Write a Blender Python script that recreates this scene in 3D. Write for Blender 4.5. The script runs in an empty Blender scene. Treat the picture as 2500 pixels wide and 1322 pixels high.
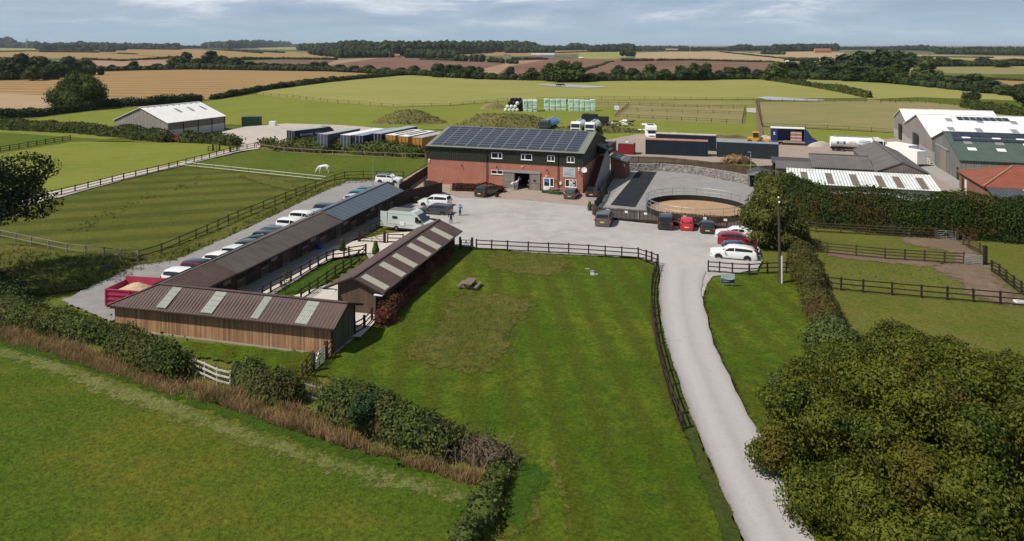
import bpy, bmesh, math, random
import numpy as np
from mathutils import Vector, Matrix
from math import radians as R, sin, cos, pi, atan2, sqrt, hypot

SC = bpy.context.scene
COL = SC.collection
# ------------------------------------------------------------------ camera
HC, FP, CU, CV = 22.5, 1730.0, 1250.0, 110.0      # camera height, focal length (px of 2500), principal column, horizon row
cam_d = bpy.data.cameras.new('camera'); cam = bpy.data.objects.new('camera', cam_d); COL.objects.link(cam)
cam.location = (0, 0, HC); cam.rotation_euler = (R(90), 0, 0)
cam_d.sensor_width = 36; cam_d.lens = FP/2500*36
cam_d.shift_y = -(661-CV)/2500
cam_d.clip_start = 0.5; cam_d.clip_end = 60000
SC.camera = cam
# ------------------------------------------------------------------ light
SUN_EL, SUN_DIR = R(52), (-0.92, -0.39)            # direction towards the sun on the plan
w = bpy.data.worlds.new('World'); SC.world = w; w.use_nodes = True
nt = w.node_tree; nt.nodes.clear()
def N(nt, t, **k):
    n = nt.nodes.new(t)
    for a, b in k.items():
        if a in ('i',):
            for kk, vv in b.items(): n.inputs[kk].default_value = vv
        else: setattr(n, a, b)
    return n
sky = N(nt, 'ShaderNodeTexSky', sky_type='NISHITA', sun_disc=False, sun_elevation=SUN_EL,
        sun_rotation=atan2(SUN_DIR[0], SUN_DIR[1]), air_density=1.0, dust_density=1.2, ozone_density=2.0)
tc = N(nt, 'ShaderNodeTexCoord'); sep = N(nt, 'ShaderNodeSeparateXYZ'); nt.links.new(tc.outputs['Generated'], sep.inputs[0])
zz = N(nt, 'ShaderNodeMath', operation='ADD', i={1: 0.13}); nt.links.new(sep.outputs[2], zz.inputs[0])
zm = N(nt, 'ShaderNodeMath', operation='MAXIMUM', i={1: 0.03}); nt.links.new(zz.outputs[0], zm.inputs[0])
dx = N(nt, 'ShaderNodeMath', operation='DIVIDE'); dy = N(nt, 'ShaderNodeMath', operation='DIVIDE')
nt.links.new(sep.outputs[0], dx.inputs[0]); nt.links.new(zm.outputs[0], dx.inputs[1])
nt.links.new(sep.outputs[1], dy.inputs[0]); nt.links.new(zm.outputs[0], dy.inputs[1])
cb = N(nt, 'ShaderNodeCombineXYZ'); nt.links.new(dx.outputs[0], cb.inputs[0]); nt.links.new(dy.outputs[0], cb.inputs[1])
nz = N(nt, 'ShaderNodeTexNoise', i={'Scale': 0.75, 'Detail': 7.0, 'Roughness': 0.6, 'Distortion': 0.3}); nt.links.new(cb.outputs[0], nz.inputs['Vector'])
cr = N(nt, 'ShaderNodeValToRGB'); nt.links.new(nz.outputs[0], cr.inputs[0])
cr.color_ramp.elements[0].position = 0.38; cr.color_ramp.elements[0].color = (2.9, 3.95, 5.45, 1)
cr.color_ramp.elements[1].position = 0.64; cr.color_ramp.elements[1].color = (7.6, 8.0, 8.6, 1)
e = cr.color_ramp.elements.new(0.52); e.color = (4.0, 4.9, 6.3, 1)
# pale blue band right above the horizon, clouds higher up
hr = N(nt, 'ShaderNodeMapRange', i={1: 0.0, 2: 0.05, 3: 0.0, 4: 1.0}); nt.links.new(sep.outputs[2], hr.inputs[0])
hm = N(nt, 'ShaderNodeMixRGB', i={1: (3.6, 5.2, 6.4, 1)}); nt.links.new(hr.outputs[0], hm.inputs[0]); nt.links.new(cr.outputs[0], hm.inputs[2])
ur = N(nt, 'ShaderNodeMapRange', i={1: 0.08, 2: 0.55, 3: 1.0, 4: 0.42}); nt.links.new(sep.outputs[2], ur.inputs[0])      # unseen upper sky dimmed to weaken the fill light and deepen shadows
um = N(nt, 'ShaderNodeMixRGB', blend_type='MULTIPLY', i={0: 1.0}); nt.links.new(hm.outputs[0], um.inputs[1]); nt.links.new(ur.outputs[0], um.inputs[2])
mx = N(nt, 'ShaderNodeMixRGB', i={0: 0.85}); nt.links.new(sky.outputs[0], mx.inputs[1]); nt.links.new(um.outputs[0], mx.inputs[2])
bg = N(nt, 'ShaderNodeBackground', i={1: 0.1}); nt.links.new(mx.outputs[0], bg.inputs[0])
wo = N(nt, 'ShaderNodeOutputWorld'); nt.links.new(bg.outputs[0], wo.inputs[0])
sl = bpy.data.lights.new('sun', 'SUN'); sl.energy = 4.7; sl.angle = R(0.6); sl.color = (1.0, 0.94, 0.84)
so = bpy.data.objects.new('sun', sl); COL.objects.link(so)
SD = Vector((SUN_DIR[0]*cos(SUN_EL), SUN_DIR[1]*cos(SUN_EL), sin(SUN_EL))).normalized()
so.rotation_euler = (-SD).to_track_quat('-Z', 'Y').to_euler(); so.location = (0, 0, 200)
SC.view_settings.view_transform = 'Standard'; SC.view_settings.look = 'None'
SC.view_settings.exposure = 0.12; SC.view_settings.gamma = 1.0
SC.render.engine = 'CYCLES'; SC.cycles.use_denoising = True
SC.cycles.max_bounces = 5; SC.cycles.diffuse_bounces = 2; SC.cycles.glossy_bounces = 2; SC.cycles.transparent_max_bounces = 6

# ------------------------------------------------------------------ plan helpers: a photo pixel to the place it shows
def G(u, v, z=0.0):
    s = (v-CV)/(HC-z); return Vector(((u-CU)/s, FP/s, z))
def S(v): return (v-CV)/HC                           # px per metre on the ground at row v
E1 = Vector((0.2566, 0.9665, 0)); R1 = Vector((0.9665, -0.2566, 0))     # stable yard axes
E2 = Vector((0.314, 0.949, 0)); R2 = Vector((0.949, -0.314, 0))         # main barn and farm axes
def ang(d): return atan2(d[1], d[0])

# ------------------------------------------------------------------ mesh builder
class MB:
    def __init__(self): self.v = []; self.f = []; self.m = []; self.M = Matrix.Identity(4)
    def add(self, vs, fs, mi=0):
        b = len(self.v)
        self.v += [tuple(self.M @ Vector(p)) for p in vs]
        for f in fs: self.f.append([b+i for i in f]); self.m.append(mi)
    def box(self, x0, x1, y0, y1, z0, z1, mi=0):
        self.add([(x0,y0,z0),(x1,y0,z0),(x1,y1,z0),(x0,y1,z0),(x0,y0,z1),(x1,y0,z1),(x1,y1,z1),(x0,y1,z1)],
                 [(0,3,2,1),(4,5,6,7),(0,1,5,4),(1,2,6,5),(2,3,7,6),(3,0,4,7)], mi)
    def quad(self, a, b, c, d, mi=0): self.add([a,b,c,d], [(0,1,2,3)], mi)
    def poly(self, pts, mi=0): self.add(pts, [tuple(range(len(pts)))], mi)
    def slab(self, pts, t, mi=0, n=None):            # polygon thickened downwards (or along n)
        k = len(pts); P = [Vector(p) for p in pts]; n = Vector(n) if n else Vector((0,0,-1))
        Q = [p+n*t for p in P]
        fs = [tuple(range(k)), tuple(reversed(range(k, 2*k)))]+[(i, i+k, (i+1)%k+k, (i+1)%k) for i in range(k)]
        self.add(P+Q, fs, mi)
    def bar(self, a, b, w, h=None, mi=0, up=(0,0,1)):
        a = Vector(a); b = Vector(b); h = h or w; d = (b-a)
        if d.length < 1e-6: return
        d.normalize(); up = Vector(up)
        if abs(d.dot(up)) > .98: up = Vector((1,0,0))
        s = d.cross(up).normalized()*w/2; u = s.cross(d).normalized()*h/2
        vs = [a-s-u,a+s-u,a+s+u,a-s+u,b-s-u,b+s-u,b+s+u,b-s+u]
        self.add(vs, [(0,1,2,3),(7,6,5,4),(0,4,5,1),(1,5,6,2),(2,6,7,3),(3,7,4,0)], mi)
    def tube(self, pts, rad, n=8, mi=0, cap=True):
        pts = [Vector(p) for p in pts]
        if not hasattr(rad, '__len__'): rad = [rad]*len(pts)
        vs = []; fs = []
        for i, p in enumerate(pts):
            d = (pts[min(i+1,len(pts)-1)]-pts[max(i-1,0)]).normalized()
            a = d.cross(Vector((0.13,0.21,1)) if abs(d.z) < .95 else Vector((1,0,0))).normalized(); b = d.cross(a)
            for k in range(n): t = 2*pi*k/n; vs.append(p+(a*cos(t)+b*sin(t))*rad[i])
        for i in range(len(pts)-1):
            for k in range(n): fs.append((i*n+k, i*n+(k+1)%n, (i+1)*n+(k+1)%n, (i+1)*n+k))
        if cap: fs.append(tuple(reversed(range(n)))); fs.append(tuple(range((len(pts)-1)*n, len(pts)*n)))
        self.add(vs, fs, mi)
    def cyl(self, c, axis, r, h, n=16, mi=0):
        c = Vector(c); axis = Vector(axis).normalized(); self.tube([c-axis*h/2, c+axis*h/2], r, n, mi)
    def build(self, name, mats, parent=None, smooth=None):
        me = bpy.data.meshes.new(name); me.from_pydata(self.v, [], self.f)
        if not isinstance(mats, (list, tuple)): mats = [mats]
        for m in mats: me.materials.append(m)
        if len(mats) > 1: me.polygons.foreach_set('material_index', self.m)
        if smooth is not None:
            me.polygons.foreach_set('use_smooth', [True]*len(me.polygons))
            me.set_sharp_from_angle(angle=R(smooth))
        me.update()
        o = bpy.data.objects.new(name, me); COL.objects.link(o)
        if parent: o.parent = parent
        return o
def tag(o, label=None, cat=None, group=None, kind=None):
    if label: o['label'] = label
    if cat: o['category'] = cat
    if group: o['group'] = group
    if kind: o['kind'] = kind
    return o
def thing(name, label, cat, loc=(0,0,0), rz=0, group=None):
    o = bpy.data.objects.new(name, None); COL.objects.link(o); o.empty_display_size = .3
    o.location = loc; o.rotation_euler = (0,0,rz); return tag(o, label, cat, group)
def copy_tree(o, parent=None):
    kids = list(o.children); c = o.copy(); COL.objects.link(c)
    if parent: c.parent = parent
    for k in kids: copy_tree(k, c)
    return c
def np_mesh(name, V, Fq, mats, parent=None, mi=None, smooth=False):
    """V (n,3), Fq (m,k) arrays -> object, fast"""
    me = bpy.data.meshes.new(name); V = np.asarray(V, dtype=np.float32); Fq = np.asarray(Fq, dtype=np.int32)
    k = Fq.shape[1]; me.vertices.add(len(V)); me.vertices.foreach_set('co', V.ravel())
    me.loops.add(Fq.size); me.loops.foreach_set('vertex_index', Fq.ravel())
    me.polygons.add(len(Fq)); me.polygons.foreach_set('loop_start', np.arange(0, Fq.size, k, dtype=np.int32))
    if not isinstance(mats, (list, tuple)): mats = [mats]
    for m in mats: me.materials.append(m)
    if mi is not None: me.polygons.foreach_set('material_index', np.asarray(mi, dtype=np.int32))
    if smooth: me.polygons.foreach_set('use_smooth', [True]*len(Fq))
    me.update(calc_edges=True); me.validate()
    o = bpy.data.objects.new(name, me); COL.objects.link(o)
    if parent: o.parent = parent
    return o

# ------------------------------------------------------------------ materials
def newmat(name):
    m = bpy.data.materials.new(name); m.use_nodes = True; nt = m.node_tree; nt.nodes.clear()
    out = N(nt, 'ShaderNodeOutputMaterial'); b = N(nt, 'ShaderNodeBsdfPrincipled'); nt.links.new(b.outputs[0], out.inputs[0])
    return m, nt, b, out
def c4(c): return (c[0], c[1], c[2], 1)
def mixn(nt, fac, a, b, blend='MIX'):
    n = N(nt, 'ShaderNodeMixRGB', blend_type=blend)
    for i, x in ((0, fac), (1, a), (2, b)):
        if isinstance(x, bpy.types.NodeSocket): nt.links.new(x, n.inputs[i])
        else: n.inputs[i].default_value = x if i == 0 else c4(x)
    return n.outputs[0]
def noise(nt, vec, scale, detail=4, rough=.6, stretch=None):
    if stretch:
        mp = N(nt, 'ShaderNodeMapping'); mp.inputs['Scale'].default_value = stretch[:3]
        if len(stretch) > 3: mp.inputs['Rotation'].default_value = (0, 0, stretch[3])
        nt.links.new(vec, mp.inputs[0]); vec = mp.outputs[0]
    n = N(nt, 'ShaderNodeTexNoise', i={'Scale': scale, 'Detail': detail, 'Roughness': rough}); nt.links.new(vec, n.inputs['Vector']); return n.outputs[0]
def ramp(nt, val, p0, p1):
    n = N(nt, 'ShaderNodeMapRange', i={1: p0, 2: p1, 3: 0.0, 4: 1.0}); nt.links.new(val, n.inputs[0]); return n.outputs[0]
def bumpn(nt, b, h, strength, dist):
    n = N(nt, 'ShaderNodeBump', i={'Strength': strength, 'Distance': dist}); nt.links.new(h, n.inputs['Height']); nt.links.new(n.outputs[0], b.inputs['Normal'])
def scl(c, k): return (c[0]*k, c[1]*k, c[2]*k)
def mat(name, col, col2=None, scale=2.0, rough=.8, metal=0.0, spec=.3, bump=0.0, bscale=None, stretch=None, coord='Object', coat=0.0):
    m, nt, b, o = newmat(name); tcn = N(nt, 'ShaderNodeTexCoord'); vec = tcn.outputs[coord]
    col2 = col2 or scl(col, .75)
    f = ramp(nt, noise(nt, vec, scale, 5, .6, stretch), .3, .7)
    nt.links.new(mixn(nt, f, col, col2), b.inputs['Base Color'])
    b.inputs['Roughness'].default_value = rough; b.inputs['Metallic'].default_value = metal
    b.inputs['Specular IOR Level'].default_value = spec; b.inputs['Coat Weight'].default_value = coat
    if bump: bumpn(nt, b, noise(nt, vec, bscale or scale*4, 4, .6, stretch), bump, .03)
    return m
def ribbed(name, col, col2, axis, period, rough=.6, depth=.04, metal=0.0, spec=.3, boards=False, dirt=None, vary=.5):
    """corrugated sheet or boards: ribs along a local axis, weathering noise"""
    m, nt, b, o = newmat(name); tcn = N(nt, 'ShaderNodeTexCoord'); vec = tcn.outputs['Object']
    sp = N(nt, 'ShaderNodeSeparateXYZ'); nt.links.new(vec, sp.inputs[0])
    if isinstance(axis, int): co = sp.outputs[axis]
    else:
        d = N(nt, 'ShaderNodeVectorMath', operation='DOT_PRODUCT'); nt.links.new(vec, d.inputs[0]); d.inputs[1].default_value = axis; co = d.outputs['Value']
    q = N(nt, 'ShaderNodeMath', operation='DIVIDE', i={1: period}); nt.links.new(co, q.inputs[0])
    fr = N(nt, 'ShaderNodeMath', operation='FRACT'); nt.links.new(q.outputs[0], fr.inputs[0])
    f = ramp(nt, noise(nt, vec, .7, 5, .65), .3, .7)
    colr = mixn(nt, f, col, col2)
    if boards:
        fl = N(nt, 'ShaderNodeMath', operation='FLOOR'); nt.links.new(q.outputs[0], fl.inputs[0])
        wn = N(nt, 'ShaderNodeTexWhiteNoise', noise_dimensions='1D'); nt.links.new(fl.outputs[0], wn.inputs['W'])
        mr = N(nt, 'ShaderNodeMapRange', i={1: 0.0, 2: 1.0, 3: 1-vary, 4: 1+vary*.6}); nt.links.new(wn.outputs['Value'], mr.inputs[0])
        hs = N(nt, 'ShaderNodeHueSaturation'); nt.links.new(mr.outputs[0], hs.inputs['Value']); nt.links.new(colr, hs.inputs['Color']); colr = hs.outputs[0]
        g = noise(nt, vec, 1.5, 5, .7, (6, 6, .5)); colr = mixn(nt, ramp(nt, g, .35, .8), colr, scl(col2, .7))
        a = N(nt, 'ShaderNodeMath', operation='GREATER_THAN', i={1: .12}); nt.links.new(fr.outputs[0], a.inputs[0]); h = a.outputs[0]
    else:
        p = N(nt, 'ShaderNodeMath', operation='PINGPONG', i={1: .5}); nt.links.new(q.outputs[0], p.inputs[0])
        h = ramp(nt, p.outputs[0], .08, .3)
    if dirt: colr = mixn(nt, ramp(nt, noise(nt, vec, .5, 6, .7), .5, .75), colr, dirt)
    nt.links.new(colr, b.inputs['Base Color']); b.inputs['Roughness'].default_value = rough
    b.inputs['Metallic'].default_value = metal; b.inputs['Specular IOR Level'].default_value = spec
    bumpn(nt, b, h, 1.0, depth); return m
def ground(name, c1, c2, c3, big=.05, midf=.5, fine=7.0, bump=.5, streak=None, stripe=None, contrast=.35, bdist=.14):
    """natural ground: broad patches, medium mottling, fine grain; world coordinates"""
    m, nt, b, o = newmat(name); gn = N(nt, 'ShaderNodeNewGeometry'); vec = gn.outputs['Position']
    a = mixn(nt, ramp(nt, noise(nt, vec, big, 3, .55), .38, .64), c1, c2)
    a = mixn(nt, ramp(nt, noise(nt, vec, midf, 5, .65, streak), .42, .72), a, c3)
    if stripe:
        ang_, per, k = stripe; d = N(nt, 'ShaderNodeVectorMath', operation='DOT_PRODUCT', i={1: (cos(ang_), sin(ang_), 0)}); nt.links.new(vec, d.inputs[0])
        s1 = N(nt, 'ShaderNodeMath', operation='MULTIPLY', i={1: 2*pi/per}); nt.links.new(d.outputs['Value'], s1.inputs[0])
        s2 = N(nt, 'ShaderNodeMath', operation='SINE'); nt.links.new(s1.outputs[0], s2.inputs[0])
        nn = noise(nt, vec, .2, 3); s3 = N(nt, 'ShaderNodeMath', operation='MULTIPLY'); nt.links.new(s2.outputs[0], s3.inputs[0]); nt.links.new(nn, s3.inputs[1])
        a = mixn(nt, ramp(nt, s3.outputs[0], -.25, .35), a, mixn(nt, k, a, scl(c2, .55)))
    fn = noise(nt, vec, fine, 5, .75); mr = N(nt, 'ShaderNodeMapRange', i={1: .25, 2: .75, 3: 1-contrast, 4: 1+contrast}); nt.links.new(fn, mr.inputs[0])
    hs = N(nt, 'ShaderNodeHueSaturation'); nt.links.new(mr.outputs[0], hs.inputs['Value']); nt.links.new(a, hs.inputs['Color'])
    nt.links.new(hs.outputs[0], b.inputs['Base Color']); b.inputs['Roughness'].default_value = .95; b.inputs['Specular IOR Level'].default_value = .1
    if bump: bumpn(nt, b, fn, bump, bdist)
    return m
def leafmat(name, dark, light, trans=.25, scale=.35, odd=None):
    m, nt, b, out = newmat(name); tcn = N(nt, 'ShaderNodeTexCoord'); gn = N(nt, 'ShaderNodeNewGeometry'); oi = N(nt, 'ShaderNodeObjectInfo')
    f = noise(nt, tcn.outputs['Object'], scale, 4, .6)
    ad = N(nt, 'ShaderNodeMath', operation='MULTIPLY_ADD', i={1: .55}); nt.links.new(gn.outputs['Random Per Island'], ad.inputs[0]); nt.links.new(f, ad.inputs[2])
    c = mixn(nt, ramp(nt, ad.outputs[0], .45, 1.0), dark, light)
    if odd: c = mixn(nt, ramp(nt, noise(nt, tcn.outputs['Object'], scale*.7, 3), .55, .7), c, odd)
    mr = N(nt, 'ShaderNodeMapRange', i={1: 0.0, 2: 1.0, 3: .8, 4: 1.2}); nt.links.new(oi.outputs['Random'], mr.inputs[0])
    hs = N(nt, 'ShaderNodeHueSaturation'); nt.links.new(mr.outputs[0], hs.inputs['Value']); nt.links.new(c, hs.inputs['Color'])
    nt.links.new(hs.outputs[0], b.inputs['Base Color']); b.inputs['Roughness'].default_value = .75; b.inputs['Specular IOR Level'].default_value = .15
    if trans:
        t = N(nt, 'ShaderNodeBsdfTranslucent'); nt.links.new(hs.outputs[0], t.inputs[0])
        mxs = N(nt, 'ShaderNodeMixShader', i={0: trans}); nt.links.new(b.outputs[0], mxs.inputs[1]); nt.links.new(t.outputs[0], mxs.inputs[2]); nt.links.new(mxs.outputs[0], out.inputs[0])
    return m
def plain(name, col, rough=.6, metal=0, spec=.4, coat=0):
    m, nt, b, o = newmat(name); b.inputs['Roughness'].default_value = rough
    tcn = N(nt, 'ShaderNodeTexCoord'); f = noise(nt, tcn.outputs['Object'], 3, 3)
    nt.links.new(mixn(nt, f, scl(col, .93), scl(col, 1.07)), b.inputs['Base Color'])
    b.inputs['Metallic'].default_value = metal; b.inputs['Specular IOR Level'].default_value = spec; b.inputs['Coat Weight'].default_value = coat
    return m

M = {}
M['black'] = plain('black_rubber', (.012,.012,.013), .8)
M['tyre'] = mat('tyre_rubber', (.018,.018,.018), (.03,.028,.026), 5, .9)
M['rim'] = plain('alloy', (.45,.45,.46), .3, .8)
M['glass'] = plain('car_glass', (.012,.016,.02), .06, 0, .8)
M['pane'] = plain('window_pane', (.012,.014,.017), .08, 0, .6)
M['chrome'] = plain('bright_metal', (.6,.6,.6), .25, .9)
M['lampw'] = plain('lamp_lens', (.75,.78,.8), .15)
M['lampr'] = plain('tail_lens', (.35,.012,.012), .2)
M['platey'] = plain('yellow_plate', (.75,.5,.06), .5)
M['platew'] = plain('white_plate', (.75,.75,.72), .5)
M['white'] = mat('white_paint', (.82,.82,.81), (.74,.74,.72), 3, .5)
M['upvc'] = plain('white_plastic', (.85,.85,.84), .35)
M['galv'] = mat('galvanised_steel', (.42,.44,.46), (.33,.35,.37), 4, .45, .5)
M['dwood'] = mat('dark_stained_wood', (.022,.014,.010), (.045,.026,.018), 1.2, .85, stretch=(3,3,.6), bump=.3)
M['bwood'] = mat('brown_fence_wood', (.085,.05,.033), (.05,.03,.02), 1.5, .9, bump=.3)
M['gwood'] = mat('grey_weathered_wood', (.26,.23,.20), (.18,.155,.13), 1.5, .9, bump=.3)
M['tanwood'] = mat('tan_wood', (.33,.24,.17), (.24,.17,.12), 1.5, .9)
M['bark'] = mat('bark', (.07,.055,.042), (.045,.036,.028), 3, .95, bump=.8)
M['concrete'] = mat('concrete', (.40,.37,.345), (.33,.31,.29), .8, .9, bump=.1, bscale=8)
# ------------------------------------------------------------------ ground
rng = np.random.default_rng(7); random.seed(11)
SOFTM = {}
def softmat(m):
    '''the same ground with a ragged, grown-together edge: thins out where the edge attribute falls to zero'''
    if m.name in SOFTM: return SOFTM[m.name]
    c = m.copy(); c.name = m.name+'_ragged'; nt = c.node_tree; out = [n for n in nt.nodes if n.type == 'OUTPUT_MATERIAL'][0]
    src = out.inputs[0].links[0].from_socket; at = N(nt, 'ShaderNodeAttribute', attribute_name='edge'); gn = N(nt, 'ShaderNodeNewGeometry')
    n1 = noise(nt, gn.outputs['Position'], 1.6, 6, .75); md = N(nt, 'ShaderNodeMath', operation='MULTIPLY_ADD', i={1: 5.0, 2: -2.5}); nt.links.new(n1, md.inputs[0])
    ad = N(nt, 'ShaderNodeMath', operation='ADD'); nt.links.new(at.outputs['Fac'], ad.inputs[0]); nt.links.new(md.outputs[0], ad.inputs[1])
    f = ramp(nt, ad.outputs[0], -.12, .12); tr = N(nt, 'ShaderNodeBsdfTransparent'); mx = N(nt, 'ShaderNodeMixShader'); nt.links.new(f, mx.inputs[0]); nt.links.new(tr.outputs[0], mx.inputs[1]); nt.links.new(src, mx.inputs[2]); nt.links.new(mx.outputs[0], out.inputs[0])
    SOFTM[m.name] = c; return c
def poly_sd(P, poly):
    d = np.full(len(P), 1e9)
    for i in range(len(poly)):
        a = poly[i]; b = poly[(i+1) % len(poly)]; e = b-a; w_ = P-a; t = np.clip((w_@e)/max(1e-9, e@e), 0, 1); d = np.minimum(d, np.hypot(*(w_-t[:, None]*e).T))
    x, y = P[:, 0], P[:, 1]; c = np.zeros(len(P), bool)
    for i in range(len(poly)):
        a, b = poly[i], poly[(i+1) % len(poly)]; c ^= ((a[1] > y) != (b[1] > y)) & (x < (b[0]-a[0])*(y-a[1])/((b[1]-a[1]) or 1e-9)+a[0])
    return np.where(c, d, -d)
def soft_zone(name, pts, m, z, width):
    poly = np.array([(p.x, p.y) for p in pts]); lo = np.maximum(poly.min(0)-width, (-75, 18)); hi = np.minimum(poly.max(0)+width, (95, 190)); st = max(.25, width*.4)
    nx, ny = int((hi[0]-lo[0])/st)+2, int((hi[1]-lo[1])/st)+2; gx, gy = np.meshgrid(lo[0]+np.arange(nx)*st, lo[1]+np.arange(ny)*st, indexing='ij'); P = np.stack([gx.ravel(), gy.ravel()], 1)
    sd = poly_sd(P, poly)/width; I = (np.arange(nx-1)[:, None]*ny+np.arange(ny-1)[None]).ravel(); Q = np.stack([I, I+ny, I+ny+1, I+1], 1); Q = Q[(sd[Q] > -1.3).any(1)]
    used = np.unique(Q); mp = np.full(len(P), -1); mp[used] = np.arange(len(used)); V = np.concatenate([P[used], np.full((len(used), 1), z)], 1)
    o = np_mesh(name, V, mp[Q], softmat(m)); at = o.data.attributes.new('edge', 'FLOAT', 'POINT'); at.data.foreach_set('value', np.clip(sd[used], -2, 2).astype(np.float32)); return o
def smooth_poly(pts, n=5, closed=True):
    out = []; k = len(pts)
    for i in range(k if closed else k-1):
        p0 = pts[(i-1)%k] if closed or i > 0 else pts[i]; p1 = pts[i]; p2 = pts[(i+1)%k]; p3 = pts[(i+2)%k] if closed or i+2 < k else p2
        for j in range(n):
            t = j/n
            out.append(.5*((2*p1)+(p2-p0)*t+(2*p0-5*p1+4*p2-p3)*t*t+(3*p1-p0-3*p2+p3)*t**3))
    if not closed: out.append(pts[-1])
    return out
LEVEL = [0]
def densify(pts, step, jit, rnd):
    out = []; ph = [rnd.uniform(0, 6) for _ in range(3)]; s = 0
    for i, p in enumerate(pts):
        q = pts[(i+1)%len(pts)]; n = max(1, min(400, int((q-p).length/step)))
        nd = Vector((-(q-p).y, (q-p).x, 0)); nd = nd.normalized() if nd.length > 0 else nd
        for j in range(n):
            t = j/n; x = p.lerp(q, t)
            s += step
            if jit and 0 < j < n-1: x = x+nd*jit*(sin(s*.31+ph[0])*.9+sin(s*.83+ph[1])*.6+sin(s*2.1+ph[2])*.35)*min(1, j/2, (n-j)/2)
            out.append(x)
    return out
def zone(name, px, m, z=None, jit=.12, step=.8, smooth=False, kind='structure', label=None, world=False, soft=0):
    pts = [Vector((p[0], p[1], 0)) if world else G(p[0], p[1]) for p in px]
    if smooth: pts = smooth_poly(pts, 5)
    rnd = random.Random(hash(name) % 1000 if False else sum(map(ord, name)))
    LEVEL[0] += 1; zz_ = z if z is not None else 0.004*LEVEL[0]
    if soft: return tag(soft_zone(name, pts, m, zz_, soft), label, kind=kind)
    if jit: pts = densify(pts, step, jit, rnd)
    a = sum(pts[i].x*pts[(i+1)%len(pts)].y-pts[(i+1)%len(pts)].x*pts[i].y for i in range(len(pts)))
    if a < 0: pts = pts[::-1]
    mb = MB(); mb.poly([(p.x, p.y, zz_) for p in pts]); o = mb.build(name, m); tag(o, kind=kind)
    if label: o['label'] = label
    return o
GR = lambda *a, **k: ground(*a, **k)
g_base = GR('meadow', (.10,.115,.018), (.082,.095,.015), (.118,.112,.026), .012, .12, 3, .4)
g_lawn = GR('lawn_grass', (.055,.096,.005), (.108,.130,.010), (.034,.070,.004), .10, .9, 4.5, .9, stripe=(R(4), 2.5, .7), contrast=.65)
g_fore = GR('foreground_field_grass', (.042,.088,.006), (.122,.120,.014), (.066,.105,.008), .085, .7, 4.5, .9, contrast=.65)
g_swath = GR('mown_swath', (.135,.150,.042), (.090,.118,.018), (.175,.170,.065), .3, 1.6, 5, 1.0, streak=(3,.7,1,R(-20)), contrast=.6)
g_lush = GR('lush_verge_grass', (.038,.080,.007), (.055,.088,.008), (.028,.064,.005), .15, 1.0, 5, .9, contrast=.55)
g_pad = GR('grazed_paddock_grass', (.092,.104,.014), (.062,.084,.009), (.122,.116,.024), .09, .8, 4.5, .9, streak=(.5,3,1,R(-20)), stripe=(R(108), 6, .5), contrast=.55)
g_pad2 = GR('green_paddock_grass', (.078,.110,.012), (.112,.120,.018), (.055,.085,.008), .1, .9, 4.5, .9, contrast=.5)
g_right = GR('right_paddock_grass', (.110,.120,.020), (.080,.102,.012), (.130,.118,.032), .1, .9, 4.5, .9, contrast=.5)
g_bright = GR('bright_hay_grass', (.155,.175,.022), (.125,.16,.014), (.205,.20,.055), .05, .35, 4, .6, streak=(.5,3,1,R(-22)), contrast=.32)
g_rough = GR('rough_grass', (.085,.098,.014), (.125,.112,.028), (.060,.078,.009), .2, 1.3, 4, 1.0, contrast=.6)
g_past = GR('hill_pasture', (.235,.228,.062), (.195,.205,.050), (.265,.245,.085), .012, .09, 1.5, .3, streak=(.4,2.5,1,R(5)), contrast=.22)
g_gold = GR('ripe_wheat', (.335,.215,.092), (.305,.195,.085), (.27,.172,.072), .01, .08, 1.2, .3, streak=(.25,3,1,R(8)), stripe=(R(80), 18, .6), contrast=.18)
g_stub = GR('stubble', (.33,.235,.14), (.30,.21,.12), (.36,.26,.155), .01, .1, 1.2, .3, streak=(.3,3,1,R(8)), contrast=.18)
g_plough = GR('ploughed_soil', (.15,.082,.058), (.20,.115,.078), (.125,.07,.05), .008, .08, 1.0, .4, streak=(.3,2,1,R(10)), contrast=.25)
g_pink = GR('cultivated_soil', (.28,.175,.115), (.33,.21,.14), (.24,.15,.10), .008, .08, 1.0, .4, contrast=.2)
g_dry = GR('dry_grass_paddock', (.215,.185,.078), (.165,.165,.055), (.25,.20,.10), .02, .15, 2, .4, streak=(.4,2.5,1,R(-10)), contrast=.3)
g_yard = GR('gravel', (.365,.345,.335), (.300,.285,.278), (.405,.385,.375), .10, .5, 9, .6, contrast=.28, bdist=.04)
g_yard2 = GR('grey_gravel', (.245,.235,.232), (.215,.205,.20), (.275,.265,.26), .15, .9, 14, .5, contrast=.25, bdist=.03)
g_apron = GR('tan_hardcore', (.30,.235,.195), (.26,.21,.175), (.33,.27,.23), .25, 1.0, 12, .4, contrast=.25, bdist=.03)
g_hard = GR('pale_hardstanding', (.42,.375,.33), (.36,.325,.29), (.47,.42,.37), .06, .5, 5, .3, contrast=.18)
g_track = GR('stone_track', (.43,.385,.345), (.38,.34,.31), (.47,.42,.38), .2, 1.2, 9, .3, contrast=.2, bdist=.03)
g_conc = GR('concrete_path', (.30,.285,.265), (.26,.25,.235), (.33,.31,.29), .2, 1.2, 9, .2, contrast=.15, bdist=.02)
g_pale = GR('pale_concrete', (.50,.45,.40), (.46,.42,.38), (.54,.49,.44), .3, 1.5, 9, .2, contrast=.12, bdist=.02)
g_sand = GR('arena_sand', (.36,.235,.14), (.32,.21,.125), (.40,.265,.16), .3, 1.6, 10, .3, contrast=.15, bdist=.03)
g_rub = GR('black_rubber_surface', (.022,.024,.028), (.03,.032,.036), (.018,.02,.023), .4, 2, 12, .4, contrast=.3)
g_mud = GR('bare_earth', (.165,.115,.082), (.20,.145,.105), (.12,.095,.055), .3, 1.2, 8, .6, contrast=.3)
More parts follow.
